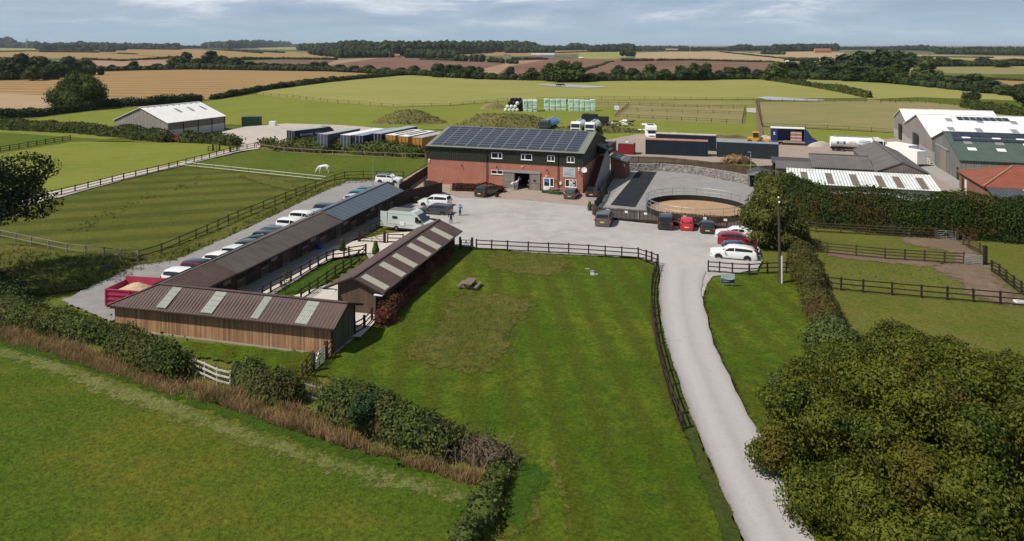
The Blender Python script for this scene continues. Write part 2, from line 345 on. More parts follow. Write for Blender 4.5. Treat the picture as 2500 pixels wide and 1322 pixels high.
g_dark = GR('dark_verge', (.050,.072,.012), (.072,.082,.018), (.036,.050,.008), .3, 1.5, 6, 1.0, contrast=.6)
g_far = GR('far_fields', (.085,.10,.04), (.17,.14,.065), (.06,.08,.032), .0016, .006, .3, .1, contrast=.15)

mb = MB(); mb.quad((-14000,-400,0),(14000,-400,0),(14000,9000,0),(-14000,9000,0)); tag(mb.build('ground', g_base), kind='structure')
mb = MB(); mb.quad((-30000,8900,-3),(30000,8900,-3),(30000,40000,-3),(-30000,40000,-3))
m_sea, nt_, b_, o_ = newmat('sea_water'); b_.inputs['Base Color'].default_value = (.10,.20,.28,1); b_.inputs['Roughness'].default_value = .35
tag(mb.build('sea', m_sea), kind='structure')
# far fields, laid out from the horizon towards the farm
zone('far_land', [(-900,113.2),(3400,113.2),(3400,175),(-900,175)], g_far, jit=0)
Z = [('pale_field_far',[(600,129.5),(690,127),(830,131),(700,136)],g_gold),
 ('green_slope_far',[(620,117.5),(760,115.5),(830,118),(740,122),(640,121)],g_past),
 ('wheat_far',[(270,121),(400,119.5),(520,123),(640,130),(820,131),(835,143),(640,140),(500,146),(300,132),(220,126)],g_gold),
 ('wheat_far_side',[(-200,127),(70,124.5),(250,130),(420,142),(330,147),(60,140),(-200,140)],g_gold),
 ('green_field_far',[(-200,117),(60,116),(150,120),(90,125),(-200,126)],g_past),
 ('wheat_strip_far',[(1120,131),(1230,127.5),(1320,126),(1440,124),(1430,131),(1290,137),(1130,136)],g_gold),
 ('green_far_square',[(1415,129),(1530,127),(1545,138),(1500,145),(1410,143)],g_past),
 ('stubble_far',[(1555,129),(1640,126.5),(1800,127),(1900,136),(1985,152),(1880,153.5),(1700,147),(1550,143)],g_stub),
 ('stubble_far_hill',[(1840,128),(1990,126),(2060,129),(2050,150),(1990,151),(1930,140)],g_stub),
 ('stubble_far_side',[(2230,134),(2500,139),(2800,140),(2800,146),(2420,145),(2250,140)],g_stub),
 ('green_far_side',[(2270,141),(2420,144),(2400,151),(2290,149)],g_past),
 ('wheat_side',[(2200,163),(2280,158),(2420,160),(2800,172),(2800,182),(2420,182),(2200,176)],g_dry),
 ('green_side',[(2460,162),(2800,160),(2800,172),(2520,172)],g_past),
 ('dark_crop_side',[(2420,182),(2800,180),(2800,194),(2430,193)],g_pad),
 ('stubble_side',[(2430,196),(2800,194),(2800,215),(2480,214)],g_gold),
 ('ploughed_field',[(220,148),(420,146),(600,150),(820,146),(960,141),(1080,147),(1205,152),(1290,146),(1400,143),(1560,146),(1700,149),(1880,154),(1920,158),(1900,192),(1420,199),(1050,186),(760,176),(470,172),(220,172)],g_plough),
 ('cultivated_field',[(780,168),(820,146.5),(900,143),(925,142.5),(870,150),(800,160),(830,172)],g_pink),
 ('pale_headland',[(1170,182),(1180,168),(1260,150),(1330,147),(1240,163),(1215,182)],g_pink),
 ('soil_strip',[(225,149),(420,147),(500,152),(480,164),(215,168)],g_pink),
 ('wheat_field',[(-700,200),(0,197.5),(215,179),(370,171),(480,167.5),(640,169),(790,172),(960,180),(930,186),(700,201),(640,212),(500,244),(470,246),(350,240),(-10,229),(-700,250)],g_gold),
 ('stubble_field',[(-700,232),(0,229),(200,237),(350,240),(480,246),(420,250),(230,262),(0,276),(-700,330)],g_stub),
 ('hill_pasture',[(640,222),(820,200),(960,186),(1050,183),(1180,187),(1260,189),(1420,198),(1500,194),(1600,192.5),(1830,190),(1905,201),(1985,214),(2115,240),(1840,243),(1500,244),(1250,246),(1100,258),(960,262),(800,250),(625,231)],g_past),
 ('side_pasture',[(1890,192),(1980,188),(2160,204),(2330,219),(2470,232),(2900,262),(2900,310),(2420,262),(2250,252),(2120,248),(2115,238),(1985,213)],g_past),
 ('green_margin',[(2110,244),(2240,238),(2480,246),(2900,280),(2900,330),(2480,275),(2330,258)],g_pad2),
 ('hay_meadow',[(490,250),(625,231),(800,250),(960,263),(1100,260),(1250,247),(1290,247),(1245,275),(1240,310),(1060,318),(700,318),(560,305),(440,330),(200,345),(-100,345),(-400,345),(-300,318),(0,303),(230,272)],g_bright),
 ('bale_ground',[(1240,262),(1330,246),(1520,244),(1850,245),(1850,350),(1480,350),(1330,330),(1240,310)],g_bright),
 ('dry_paddock',[(1500,259),(1820,262),(1812,304),(1500,291)],g_dry),
 ('dry_strip',[(1300,247),(1840,249),(1840,256),(1460,262)],g_dry),
 ('dry_pasture',[(1855,250),(2110,248),(2260,250),(2370,262),(2420,268),(2900,300),(2900,340),(2180,325),(2020,316),(1862,310)],g_dry),
 ('hay_strip',[(1860,312),(2020,318),(2185,327),(2200,345),(2080,352),(1870,340)],g_bright),
 ('left_hay_field',[(-700,430),(0,375),(180,346),(320,350),(520,352),(560,361),(605,362),(380,412),(150,470),(-700,700)],g_bright),
 ('left_top_paddock',[(-400,345),(0,325),(200,338),(330,346),(180,348),(0,377),(-400,440)],g_pad2),
 ('white_horse_paddock',[(630,366),(820,380),(1040,388),(1040,405),(985,437),(840,437),(800,445),(620,425),(440,407)],g_pad2),
 ('brown_paddock',[(440,407),(620,425),(800,446),(720,482),(560,552),(335,640),(160,622),(60,604),(-300,570),(-260,560),(0,512),(150,478)],g_pad),
 ('rough_strip',[(-260,575),(60,604),(330,642),(480,588),(720,484),(850,440),(985,440),(930,446),(790,470),(560,580),(400,655),(270,700),(60,730),(-260,760)],g_rough),
 ('front_field',[(-900,800),(0,820),(250,905),(560,1000),(900,1120),(1180,1200),(1150,1400),(-900,1500)],g_fore),
 ('lawn',[(930,790),(1110,606),(1250,616),(1560,636),(1608,655),(1592,760),(1630,940),(1700,1120),(1790,1330),(1800,1500),(1180,1500),(1280,1130),(1130,1060),(900,950),(740,915),(500,880),(300,850),(280,830),(500,842),(700,862),(820,870)],g_lawn),
 ('right_lawn',[(1722,690),(1735,668),(1935,668),(1975,780),(2050,900),(2000,1100),(2060,1400),(1990,1340),(1850,1075),(1760,880),(1725,760)],g_lawn),
 ('right_paddock',[(1965,545),(2180,560),(2340,572),(2900,600),(2900,1200),(2420,1000),(2060,820),(1990,620)],g_right),
 ('stable_lawn',[(645,737),(710,698),(797,649),(815,642),(852,635),(888,629),(858,655),(818,680),(775,711),(735,738)],g_lush),
]
g_dis = {'wheat_field','stubble_field','hill_pasture'}
for nm, px, m in Z:
    far = max(p[1] for p in px) < 200
    v = sum(p[1] for p in px)/len(px)
    near = v > 340
    zone(nm, px, m, z=None, jit=.0 if not near else .15, step=1.0, soft=.5 if nm in ('lawn','right_lawn','front_field','rough_strip','right_paddock','stable_lawn') else .6 if nm in ('brown_paddock','white_horse_paddock') else 0)
# mown tracks and worn ground near the camera
zone('mown_track', [(-300,800),(0,846),(250,925),(560,1035),(860,1138),(1120,1205),(1135,1232),(840,1165),(560,1075),(250,965),(0,880),(-300,850)], g_swath, jit=.3, step=.5, smooth=True, soft=0.9)
zone('grass_swath', [(-200,790),(20,838),(250,893),(500,978),(760,1075),(1000,1140),(1000,1152),(740,1092),(480,998),(240,915),(0,852),(-200,815)], g_lush, jit=.3, step=.5, smooth=True, soft=0.7)
zone('worn_rut', [(1340,1130),(1366,1190),(1378,1260),(1376,1400),(1384,1400),(1388,1260),(1376,1185),(1350,1128)], g_rough, jit=.06, step=.4, smooth=True, soft=0.25)
zone('bare_bank', [(1272,1178),(1300,1205),(1318,1260),(1295,1290),(1250,1320),(1230,1315),(1280,1262),(1292,1240),(1266,1190)], g_rough, jit=.15, step=.4, smooth=True, soft=0.3)
zone('lush_patch', [(1235,1140),(1310,1150),(1330,1190),(1300,1215),(1290,1300),(1240,1270),(1225,1190)], g_lush, jit=.2, step=.4, smooth=True, soft=0.5)
zone('tall_grass_patch', [(1118,724),(1200,722),(1300,738),(1262,800),(1225,870),(1180,916),(1100,905),(1000,880),(1020,838),(1070,800)], g_rough, jit=.3, step=.5, smooth=True, soft=1.3)
zone('tall_grass_strip', [(1190,626),(1290,622),(1380,630),(1375,672),(1290,676),(1195,660)], g_rough, jit=.3, step=.5, smooth=True, soft=1.3)
zone('worn_gateway', [(2200,584),(2310,586),(2360,602),(2400,645),(2340,650),(2320,620),(2230,604)], g_mud, jit=.3, step=.6, smooth=True, soft=1.2)
zone('worn_corner', [(2280,652),(2400,650),(2440,690),(2490,745),(2440,748),(2370,722),(2340,690),(2290,668)], g_mud, jit=.4, step=.6, smooth=True, soft=1.3)
zone('worn_track_edge', [(2030,618),(2200,634),(2290,646),(2270,656),(2160,646),(2040,632)], g_mud, jit=.3, step=.5, smooth=True, soft=0.6)
zone('worn_paddock_patch', [(590,432),(640,430),(720,455),(725,470),(680,462),(620,446)], g_rough, jit=.3, step=.6, smooth=True, soft=1.3)
# hard surfaces
zone('gravel_yard', [(1035,600),(1070,540),(940,520),(985,500),(1080,470),(1110,462),(1230,478),(1380,488),(1450,500),(1447,528),(1462,538),(1640,556),(1822,568),(1850,590),(1860,640),(1850,664),(1740,680),(1725,700),(1716,730),(1620,730),(1612,690),(1610,655),(1560,634),(1300,622),(1112,604)], g_yard, jit=.1, soft=.12)
zone('parking_strip', [(150,740),(330,655),(430,640),(560,582),(790,472),(850,446),(985,442),(1000,470),(960,520),(900,560),(700,640),(420,720),(270,790)], g_yard2, jit=.12, soft=0.3)
zone('far_apron', [(985,442),(1046,405),(1060,435),(1250,450),(1425,465),(1460,500),(1440,508),(1240,490),(1120,488),(1085,470),(1010,470)], g_apron, jit=.1)
zone('stable_walk', [(420,712),(700,610),(960,510),(1000,520),(940,548),(860,592),(770,660),(600,768)], g_conc, jit=.02)
zone('pale_path', [(815,606),(872,592),(945,575),(1010,570),(1040,560),(985,612),(940,650),(905,645),(893,624),(852,631),(813,637),(757,664),(710,691),(661,718),(620,742),(600,740),(650,705),(730,655),(790,622)], g_pale, jit=.0)
zone('paved_corner', [(700,735),(830,690),(900,740),(920,790),(880,830),(840,830),(820,770)], g_pale, jit=.02)
zone('pen_yard', [(1432,512),(1447,526),(1462,536),(1822,562),(1850,520),(1842,458),(1700,430),(1530,404),(1470,404),(1440,470)], g_yard2, jit=.05)
zone('pen_path', [(1478,505),(1545,420),(1562,420),(1492,506)], g_conc, jit=.0)
zone('rubber_track', [(1558,421),(1604,423.5),(1551,511),(1490,505)], g_rub, jit=0)
zone('left_drive', [(-300,560),(0,498),(150,468),(300,430),(420,405),(560,368),(600,360),(640,352),(632,366),(590,372),(410,416),(300,443),(150,485),(-300,590)], g_track, jit=.1)
zone('trailer_yard', [(540,325),(600,312),(700,304),(830,308),(1010,322),(1060,330),(1200,345),(1060,385),(830,362),(640,358),(600,362),(560,340)], g_hard, jit=.15)
zone('farm_yard', [(1440,352),(1560,330),(1700,338),(1860,345),(1990,350),(2080,352),(2190,340),(2280,360),(2420,420),(2440,500),(2300,470),(1900,460),(1840,400),(1530,400),(1470,380)], g_apron, jit=.1)
zone('farm_lane', [(2190,345),(2260,380),(2400,475),(2380,490),(2290,440),(2200,380)], g_conc, jit=.1)
zone('field_gateway', [(1822,266),(1848,266),(1848,278),(1824,276)], g_hard, jit=.05)
zone('farm_path', [(1843,245),(1852,245),(1866,345),(1852,345)], g_mud, jit=.05)
# access road as a strip with wheel tracks
LEFT = [(1612,655),(1610,690),(1609,730),(1612,780),(1628,850),(1650,920),(1678,1000),(1712,1090),(1760,1200),(1812,1322),(1860,1440)]
RIGHT = [(1722,668),(1714,700),(1716,740),(1728,795),(1745,850),(1770,910),(1808,985),(1852,1070),(1918,1200),(1985,1322),(2050,1440)]
Lp = smooth_poly([G(*p) for p in LEFT], 4, False); Rp = smooth_poly([G(*p) for p in RIGHT], 4, False)
me = bpy.data.meshes.new('access_road'); vs = []; fs = []; uv = []
NR = 12; LEVEL[0] += 1
for i, (a, b) in enumerate(zip(Lp, Rp)):
    for k in range(NR+1):
        p = a.lerp(b, k/NR)+(Vector((.05*sin(i*1.9+k)+.05*sin(i*.7), 0, 0)) if k in (0, NR) else Vector()); vs.append((p.x, p.y, .004*LEVEL[0])); uv.append((k/NR, i*.1))
for i in range(len(Lp)-1):
    for k in range(NR): a = i*(NR+1)+k; fs.append((a+NR+1, a+NR+2, a+1, a))
me.from_pydata(vs, [], fs); ul = me.uv_layers.new(name='UVMap')
for lo in me.loops: ul.data[lo.index].uv = uv[lo.vertex_index]
m_road, nt_, b_, o_ = newmat('road_surface'); uvn = N(nt_, 'ShaderNodeUVMap'); gn_ = N(nt_, 'ShaderNodeNewGeometry')
sp_ = N(nt_, 'ShaderNodeSeparateXYZ'); nt_.links.new(uvn.outputs[0], sp_.inputs[0])
n1 = noise(nt_, gn_.outputs['Position'], .25, 4); ad_ = N(nt_, 'ShaderNodeMath', operation='MULTIPLY_ADD', i={1: .12, 2: -.06}); nt_.links.new(n1, ad_.inputs[0])
ad2 = N(nt_, 'ShaderNodeMath', operation='ADD'); nt_.links.new(sp_.outputs[0], ad2.inputs[0]); nt_.links.new(ad_.outputs[0], ad2.inputs[1])
rp = N(nt_, 'ShaderNodeValToRGB'); nt_.links.new(ad2.outputs[0], rp.inputs[0]); el = rp.color_ramp.elements
el[0].position = 0; el[0].color = (.20,.175,.16,1); el[1].position = 1; el[1].color = (.27,.245,.235,1)
for p_, c_ in ((.10,(.31,.295,.29)),(.28,(.375,.36,.355)),(.42,(.36,.345,.34)),(.54,(.315,.30,.295)),(.68,(.35,.335,.33)),(.84,(.36,.345,.34)),(.94,(.33,.31,.30))):
    e_ = el.new(p_); e_.color = c4(c_)
f_ = noise(nt_, gn_.outputs['Position'], 9, 5, .7); mr_ = N(nt_, 'ShaderNodeMapRange', i={1: .25, 2: .75, 3: .9, 4: 1.1}); nt_.links.new(f_, mr_.inputs[0])
hs_ = N(nt_, 'ShaderNodeHueSaturation'); nt_.links.new(mr_.outputs[0], hs_.inputs['Value']); nt_.links.new(mixn(nt_, ramp(nt_, noise(nt_, gn_.outputs['Position'], .9, 6, .7), .55, .85), rp.outputs[0], (.29,.27,.26)), hs_.inputs['Color']); nt_.links.new(hs_.outputs[0], b_.inputs['Base Color']); b_.inputs['Roughness'].default_value = .9
bumpn(nt_, b_, f_, .3, .02)
me.materials.append(m_road); ro = bpy.data.objects.new('access_road', me); COL.objects.link(ro); tag(ro, kind='structure')
# road verge between fence and road
zone('road_verge', [(1600,660),(1609,660),(1607,730),(1612,790),(1650,925),(1712,1095),(1800,1300),(1850,1430),(1810,1430),(1762,1320),(1690,1110),(1632,960),(1598,800),(1592,720)], g_dark, jit=.05, step=.5, soft=0.18)
# ponds
m_pond, nt_, b_, o_ = newmat('pond_water'); b_.inputs['Base Color'].default_value = (.40,.39,.40,1); b_.inputs['Roughness'].default_value = .35; b_.inputs['Specular IOR Level'].default_value = .8
tcn_ = N(nt_, 'ShaderNodeTexCoord'); bumpn(nt_, b_, noise(nt_, tcn_.outputs['Object'], .8, 4), .12, .05)
zone('pond', [(1312,208),(1350,206.6),(1400,208),(1440,211),(1482,213.5),(1440,215.8),(1395,215),(1345,212)], m_pond, jit=0, smooth=True)
zone('pond_water', [(1850,240),(1875,238.2),(1940,242),(2012,246),(1990,248),(1930,247.2),(1875,246),(1862,243)], m_pond, jit=0, smooth=True)
# earth mounds with rough grass
MOUNDS = []
def mound(name, u0, u1, v, vt, m, label, depth=1.0, seed=1):
    a, b = G(u0, v), G(u1, v); c = (a+b)/2; rx = (b-a).length/2; h = HC-(vt-CV)*c.y/FP; ry = rx*.45*depth
    c.y += ry*.6; h = HC-(vt-CV)*c.y/FP
    n = 40; vs = []; fs = []; r = random.Random(seed); ph = [(r.uniform(.6,3.5), r.uniform(0,6), r.uniform(0,6)) for _ in range(8)]
    for i in range(n+1):
        for j in range(n+1):
            x = -1+2*i/n; y = -1+2*j/n; d = hypot(x, y)
            k = max(0, 1-d*d)**1.2; nz_ = sum(sin(x*a_*2+p_)*cos(y*a_*2+q_) for a_, p_, q_ in ph)/8
            vs.append((c.x+x*rx, c.y+y*ry, max(-.02, h*k*(1+.5*nz_)-.02))); 
    for i in range(n):
        for j in range(n): a_ = i*(n+1)+j; fs.append((a_, a_+n+1, a_+n+2, a_+1))
    me = bpy.data.meshes.new(name); me.from_pydata(vs, [], fs); me.materials.append(m); me.polygons.foreach_set('use_smooth', [True]*len(fs))
    o = bpy.data.objects.new(name, me); COL.objects.link(o); 
    tag(o, label, 'mound', kind='structure'); rg = np.random.default_rng(seed); A = np.array(vs); k = int(rx*ry*14); I = rg.integers(0, n, k)*(n+1)+rg.integers(0, n, k); P = A[I]+rg.normal(0, 1, (k, 3))*np.array([rx/n, ry/n, 0]); P = P[A[I][:, 2] > .15]; MOUNDS.append((P, name)); return o
g_mound = GR('mound_scrub', (.15,.145,.05), (.20,.16,.07), (.09,.105,.03), .12, .6, 3, 1.2, contrast=.5, bdist=.3)
mound('earth_mound', 900, 1095, 304, 271, g_mound, 'grassy earth mound behind the parked trailers', .8, 3)
mound('earth_mound', 1085, 1380, 322, 274, g_mound, 'long scrubby earth bank behind the solar roof', .8, 5)
mound('earth_mound', 1290, 1600, 326, 309, g_mound, 'low rubble bank beside the white tankers', .5, 8)
mound('gravel_heap', 1838, 1920, 352, 333, g_hard, 'pale gravel heap behind the blue lorry', 1.0, 9)
mound('gravel_heap', 1970, 2040, 362, 345, g_hard, 'low gravel heap by the white tanker lorry', 1.0, 10)
mound('silage_clamp', 1168, 1240, 268, 251, g_dry, 'low tan heap next to the round bales', .8, 12)
# ------------------------------------------------------------------ foliage
def ico(sub):
    bm = bmesh.new(); bmesh.ops.create_icosphere(bm, subdivisions=sub, radius=1)
    V = np.array([v.co[:] for v in bm.verts]); F = np.array([[v.index for v in f.verts] for f in bm.faces]); bm.free(); return V, F
ICO = {i: ico(i) for i in (1, 2, 3)}
def leaf_quads(P, Nn, size, rg, flat=.55, asp=1.5):
    """one small four-sided leaf clump face per point, leaning along the surface normal"""
    n = len(P); D = Nn+rg.normal(0, flat, (n, 3)); D /= np.linalg.norm(D, axis=1)[:, None]+1e-9
    A = np.cross(D, rg.normal(0, 1, (n, 3))); A /= np.linalg.norm(A, axis=1)[:, None]+1e-9
    B = np.cross(D, A); s = size*rg.uniform(.55, 1.35, n)[:, None]
    a = A*s*.5*asp; b = B*s*.5/asp*1.25
    fold = D*s*rg.uniform(-.15, .25, n)[:, None]
    V = np.stack([P-a, P-b+fold, P+a, P+b+fold], 1).reshape(-1, 3)
    return V, np.arange(4*n).reshape(n, 4)
def lobes_foliage(lobes, size, dens, rg, core=.82, rough=.16):
    """lobes (cx,cy,cz,rx,ry,rz): leaf faces over each lobe plus a rough inner mass"""
    Vs = []; Fs = []; off = 0
    L = np.array(lobes, float)
    for l in L:
        c, r = l[:3], l[3:]
        area = 4*pi*((r[0]*r[1])**1.6+(r[0]*r[2])**1.6+(r[1]*r[2])**1.6)**(1/1.6)/3**(1/1.6)
        n = max(6, int(area*dens/(size*size)))
        d = rg.normal(0, 1, (n, 3)); d /= np.linalg.norm(d, axis=1)[:, None]
        rad = 1+rg.normal(0, rough, n).clip(-.5, .35)-np.abs(rg.normal(0, .06, n))
        P = c+d*r*rad[:, None]
        # drop leaves deep inside other lobes
        keep = np.ones(n, bool)
        for l2 in L:
            if l2 is l: continue
            q = (P-l2[:3])/l2[3:]; keep &= (q*q).sum(1) > .62
        P = P[keep]; Nn = (d/r)[keep]; Nn /= np.linalg.norm(Nn, axis=1)[:, None]; Nn[:, 2] += .25
        if len(P) == 0: continue
        V, F = leaf_quads(P, Nn, size, rg); Vs.append(V); Fs.append(F+off); off += len(V)
        if core:
            V0, F0 = ICO[2]; V = c+V0*r*core*(1+rg.normal(0, .07, (len(V0), 1)))
            Vs.append(V); F4 = np.concatenate([F0, F0[:, 2:3]], 1); Fs.append(F4+off); off += len(V)
    return np.concatenate(Vs), np.concatenate(Fs)
def quad_mesh(name, V, F, m, parent=None):
    tri = F[:, 2] == F[:, 3]
    me = bpy.data.meshes.new(name); cnt = np.where(tri, 3, 4)
    idx = F[np.concatenate([np.ones((len(F), 3), bool), ~tri[:, None]], 1)]
    me.vertices.add(len(V)); me.vertices.foreach_set('co', V.astype(np.float32).ravel())
    me.loops.add(len(idx)); me.loops.foreach_set('vertex_index', idx.astype(np.int32))
    me.polygons.add(len(F)); me.polygons.foreach_set('loop_start', np.concatenate([[0], np.cumsum(cnt)[:-1]]).astype(np.int32))
    me.materials.append(m); me.update(calc_edges=True)
    o = bpy.data.objects.new(name, me); COL.objects.link(o)
    if parent: o.parent = parent
    return o
L_oak = leafmat('oak_leaves', (.022,.038,.008), (.090,.108,.022), .22, .25)
L_oakf = leafmat('olive_oak_leaves', (.016,.032,.004), (.112,.126,.014), .25, .45, (.10,.082,.014))
L_ash = leafmat('ash_leaves', (.035,.052,.014), (.10,.125,.035), .25, .4)
L_dark = leafmat('dark_leaves', (.014,.027,.008), (.048,.070,.018), .15, .3)
L_con = leafmat('cypress_foliage', (.012,.022,.004), (.046,.068,.010), .15, .22, (.060,.036,.010))
L_thorn = leafmat('hawthorn_leaves', (.024,.036,.008), (.090,.112,.026), .25, .5, (.078,.066,.024))
L_ivy = leafmat('ivy_leaves', (.016,.038,.012), (.055,.105,.035), .2, .8)
L_brownh = leafmat('brown_clipped_hedge', (.040,.045,.012), (.115,.110,.028), .2, .4, (.12,.062,.026))
L_red = leafmat('copper_leaves', (.035,.014,.010), (.115,.038,.026), .2, .8, (.045,.05,.018))
L_far = leafmat('far_tree_leaves', (.012,.024,.010), (.050,.068,.024), .1, .06)
L_box = leafmat('garden_conifer', (.03,.06,.012), (.11,.15,.02), .2, 2)
L_dry = leafmat('dry_grass', (.22,.135,.062), (.46,.31,.165), .3, .6, (.13,.12,.04))
L_grass = leafmat('grass_blades', (.034,.072,.006), (.100,.130,.018), .35, .16, (.095,.095,.014))
L_tall = leafmat('tall_grass_blades', (.09,.09,.018), (.20,.175,.05), .35, .15, (.10,.12,.028))
L_pad = leafmat('weedy_grass_blades', (.05,.07,.014), (.13,.14,.035), .35, .2)

def crown_lobes(rx, rz, n, rg, cz, squash=1.0, lobe=.42):
    Ls = []
    for i in range(n):
        d = rg.normal(0, 1, 3); d /= np.linalg.norm(d)
        if d[2] < -.45: d[2] *= -.4
        k = rg.uniform(.45, .72); s = rg.uniform(.75, 1.2)*lobe
        Ls.append((d[0]*rx*k, d[1]*rx*k, cz+d[2]*rz*k, rx*s, rx*s, rz*s*1.05*squash))
    Ls.append((0, 0, cz, rx*.5, rx*.5, rz*.55)); return Ls
def bushy_lobes(rx, h, n, rg, z0=.1, lobe=.40, flat=1.0):
    '''rounded tree silhouette filled from near the ground to the top'''
    Ls = []
    for i in range(n):
        t = rg.random()**.85; z = h*(z0+(.90-z0)*t); env = rx*(1-.75*max(0, (t-.45)/.55)**1.7)*(.80+.20*min(1, t/.22)); a = rg.uniform(0, 2*pi); q = rg.uniform(.45, .78)*env; s = rg.uniform(.75, 1.2)*lobe*rx*(.72+.28*env/rx)
        Ls.append((cos(a)*q, sin(a)*q, max(z-s*.15, s*.62), s, s, s*.85*flat))
    Ls += [(0, 0, h*.42, rx*.62, rx*.62, h*.38), (0, 0, h*.74, rx*.42, rx*.42, h*.25)]; return Ls
def trunk_mesh(mb, h, r, branches, rg, top, spread):
    pts = [(0,0,-.2),(rg.normal(0,.04)*h*.3,rg.normal(0,.04)*h*.3,h*.35),(rg.normal(0,.05)*h*.4,rg.normal(0,.05)*h*.4,h*.75),(0,0,top)]
    mb.tube(pts, [r*1.35, r*.95, r*.6, r*.2], 9)
    for i in range(branches):
        a = 2*pi*i/branches+rg.uniform(-.4,.4); z0 = h*rg.uniform(.35,.75); L = spread*rg.uniform(.6,1.0)
        mb.tube([(0,0,z0),(cos(a)*L*.45,sin(a)*L*.45,z0+L*.35),(cos(a)*L,sin(a)*L,z0+L*rg.uniform(.45,.8))],[r*.5,r*.32,r*.08],7)
def tree(name, label, pos, height, rx, m, leaf=.5, dens=1.6, nl=14, trunk_h=.25, cat='tree', group=None, seed=1, core=.78, parts=True, lobe=.42, rough=.16, bushy=False):
    rg = np.random.default_rng(seed); t = thing(name, label, cat, pos, rg.uniform(0, 6), group)
    rz = height*(1-trunk_h)/2; cz = height-rz
    V, F = lobes_foliage(bushy_lobes(rx, height, nl, rg, trunk_h, lobe) if bushy else crown_lobes(rx, rz, nl, rg, cz, lobe=lobe), leaf, dens, rg, core, rough)
    V[:, 2] = np.maximum(V[:, 2], .12*height*min(1, trunk_h*2))
    quad_mesh('crown', V, F, m, t)
    mb = MB(); trunk_mesh(mb, height*trunk_h+rz*.3, max(.12, height*.028), 5, rg, height*.7, rx*.55); mb.build('trunk', M['bark'], t, 50)
    return t
def hedge(name, label, pts, wd, ht, m, leaf=.3, dens=1.5, seed=1, cat='hedge', wav=.18, trim=False, group=None):
    """hedge along a line of plan points: rough body plus leaf faces over its sides and top"""
    rg = np.random.default_rng(seed); pts = [Vector((p.x, p.y, 0)) for p in pts]; org = pts[0].copy()
    step = max(.5, min(wd*.5, 1.5)); line = []
    for a, b in zip(pts[:-1], pts[1:]):
        n = max(1, int((b-a).length/step))
        for i in range(n): line.append(a.lerp(b, i/n))
    line.append(pts[-1]); K = len(line); ringn = 11
    hw = wd*(.5+np.convolve(rg.normal(0, wav, K+6), np.ones(3)/3, 'same')[3:-3]*1.0) if K > 3 else np.full(K, wd*.5)
    hh = ht*(1+np.convolve(rg.normal(0, wav, K+6), np.ones(3)/3, 'same')[3:-3]*1.5) if K > 3 else np.full(K, ht)
    end = np.minimum(1, np.minimum(np.arange(K)+.35, K-1-np.arange(K)+.35)/1.5) if not trim else np.ones(K)
    hh = hh*(.6+.4*end); hw = hw*(.5+.5*end)
    rings = []; norms = []
    for i, p in enumerate(line):
        d = (line[min(i+1, K-1)]-line[max(i-1, 0)]).normalized(); s = Vector((-d.y, d.x, 0))
        r = []; nn = []
        for k in range(ringn):
            t = pi*k/(ringn-1); ex = .5 if trim else .7
            cx, cz = cos(t), sin(t); x = math.copysign(abs(cx)**ex, cx)*hw[i]; z = max(0, cz)**ex*hh[i]
            q = p+s*x+Vector((0, 0, z)); r.append(q-org); nn.append(s*cx+Vector((0, 0, cz)))
        rings.append(r); norms.append(nn)
    Rg = np.array([[v[:] for v in r] for r in rings]); Nr = np.array([[v[:] for v in r] for r in norms])
    # sample the surface
    e1 = np.linalg.norm(np.diff(Rg, axis=0), axis=2).mean(); e2 = np.linalg.norm(np.diff(Rg, axis=1), axis=2).mean()
    area = (K-1)*(ringn-1)*e1*e2; n = int(area*dens/(leaf*leaf))
    i = rg.integers(0, K-1, n); k = rg.integers(0, ringn-1, n); u = rg.random((n, 1)); v = rg.random((n, 1))
    P = (Rg[i, k]*(1-u)+Rg[i+1, k]*u)*(1-v)+(Rg[i, k+1]*(1-u)+Rg[i+1, k+1]*u)*v; Nn = Nr[i, k]
    lump = np.sin(P[:, 0]*1.3+P[:, 2]*1.7)*np.sin(P[:, 1]*1.1-P[:, 2])*.5+rg.normal(0, .5, n)
    P = P+Nn*(lump[:, None]*(wav*1.3 if not trim else .06)*min(wd, ht)*.5)
    P[:, 2] = np.maximum(P[:, 2], .02); Nn = Nn+np.array([0, 0, .2]); Nn /= np.linalg.norm(Nn, axis=1)[:, None]
    V, F = leaf_quads(P, Nn, leaf, rg)
    # end caps
    body = Rg*np.array([1, 1, .86]); cen = np.array([(line[j]-org)[:] for j in range(K)])[:, None, :]; body[:, :, :2] = cen[:, :, :2]+(body[:, :, :2]-cen[:, :, :2])*.82
    body += rg.normal(0, .04*min(wd, ht), body.shape); bf = []
    for a in range(K-1):
        for b in range(ringn-1): q = a*ringn+b; bf.append((q, q+ringn, q+ringn+1, q+1))
    off = len(V); V = np.concatenate([V, body.reshape(-1, 3)]); F = np.concatenate([F, np.array(bf)+off])
    capv = []; 
    for j in (0, K-1):
        q = cen[j, 0]+rg.normal(0, 1, (int(wd*ht*dens/(leaf*leaf)), 3))*np.array([hw[j]*.5, hw[j]*.5, ht*.25])+np.array([0, 0, ht*.4]); q[:, 2] = np.abs(q[:, 2])
        if len(q): v2, f2 = leaf_quads(q, np.tile([[0, -1, .3]], (len(q), 1)), leaf, rg, .9); F = np.concatenate([F, f2+len(V)]); V = np.concatenate([V, v2])
    o = quad_mesh(name, V, F, m); o.location = org; return tag(o, label, cat, group)
def in_poly(P, poly):
    x, y = P[:, 0], P[:, 1]; c = np.zeros(len(P), bool); k = len(poly)
    for i in range(k):
        a, b = poly[i], poly[(i+1) % k]
        cond = (a[1] > y) != (b[1] > y); c ^= cond & (x < (b[0]-a[0])*(y-a[1])/((b[1]-a[1]) or 1e-9)+a[0])
    return c
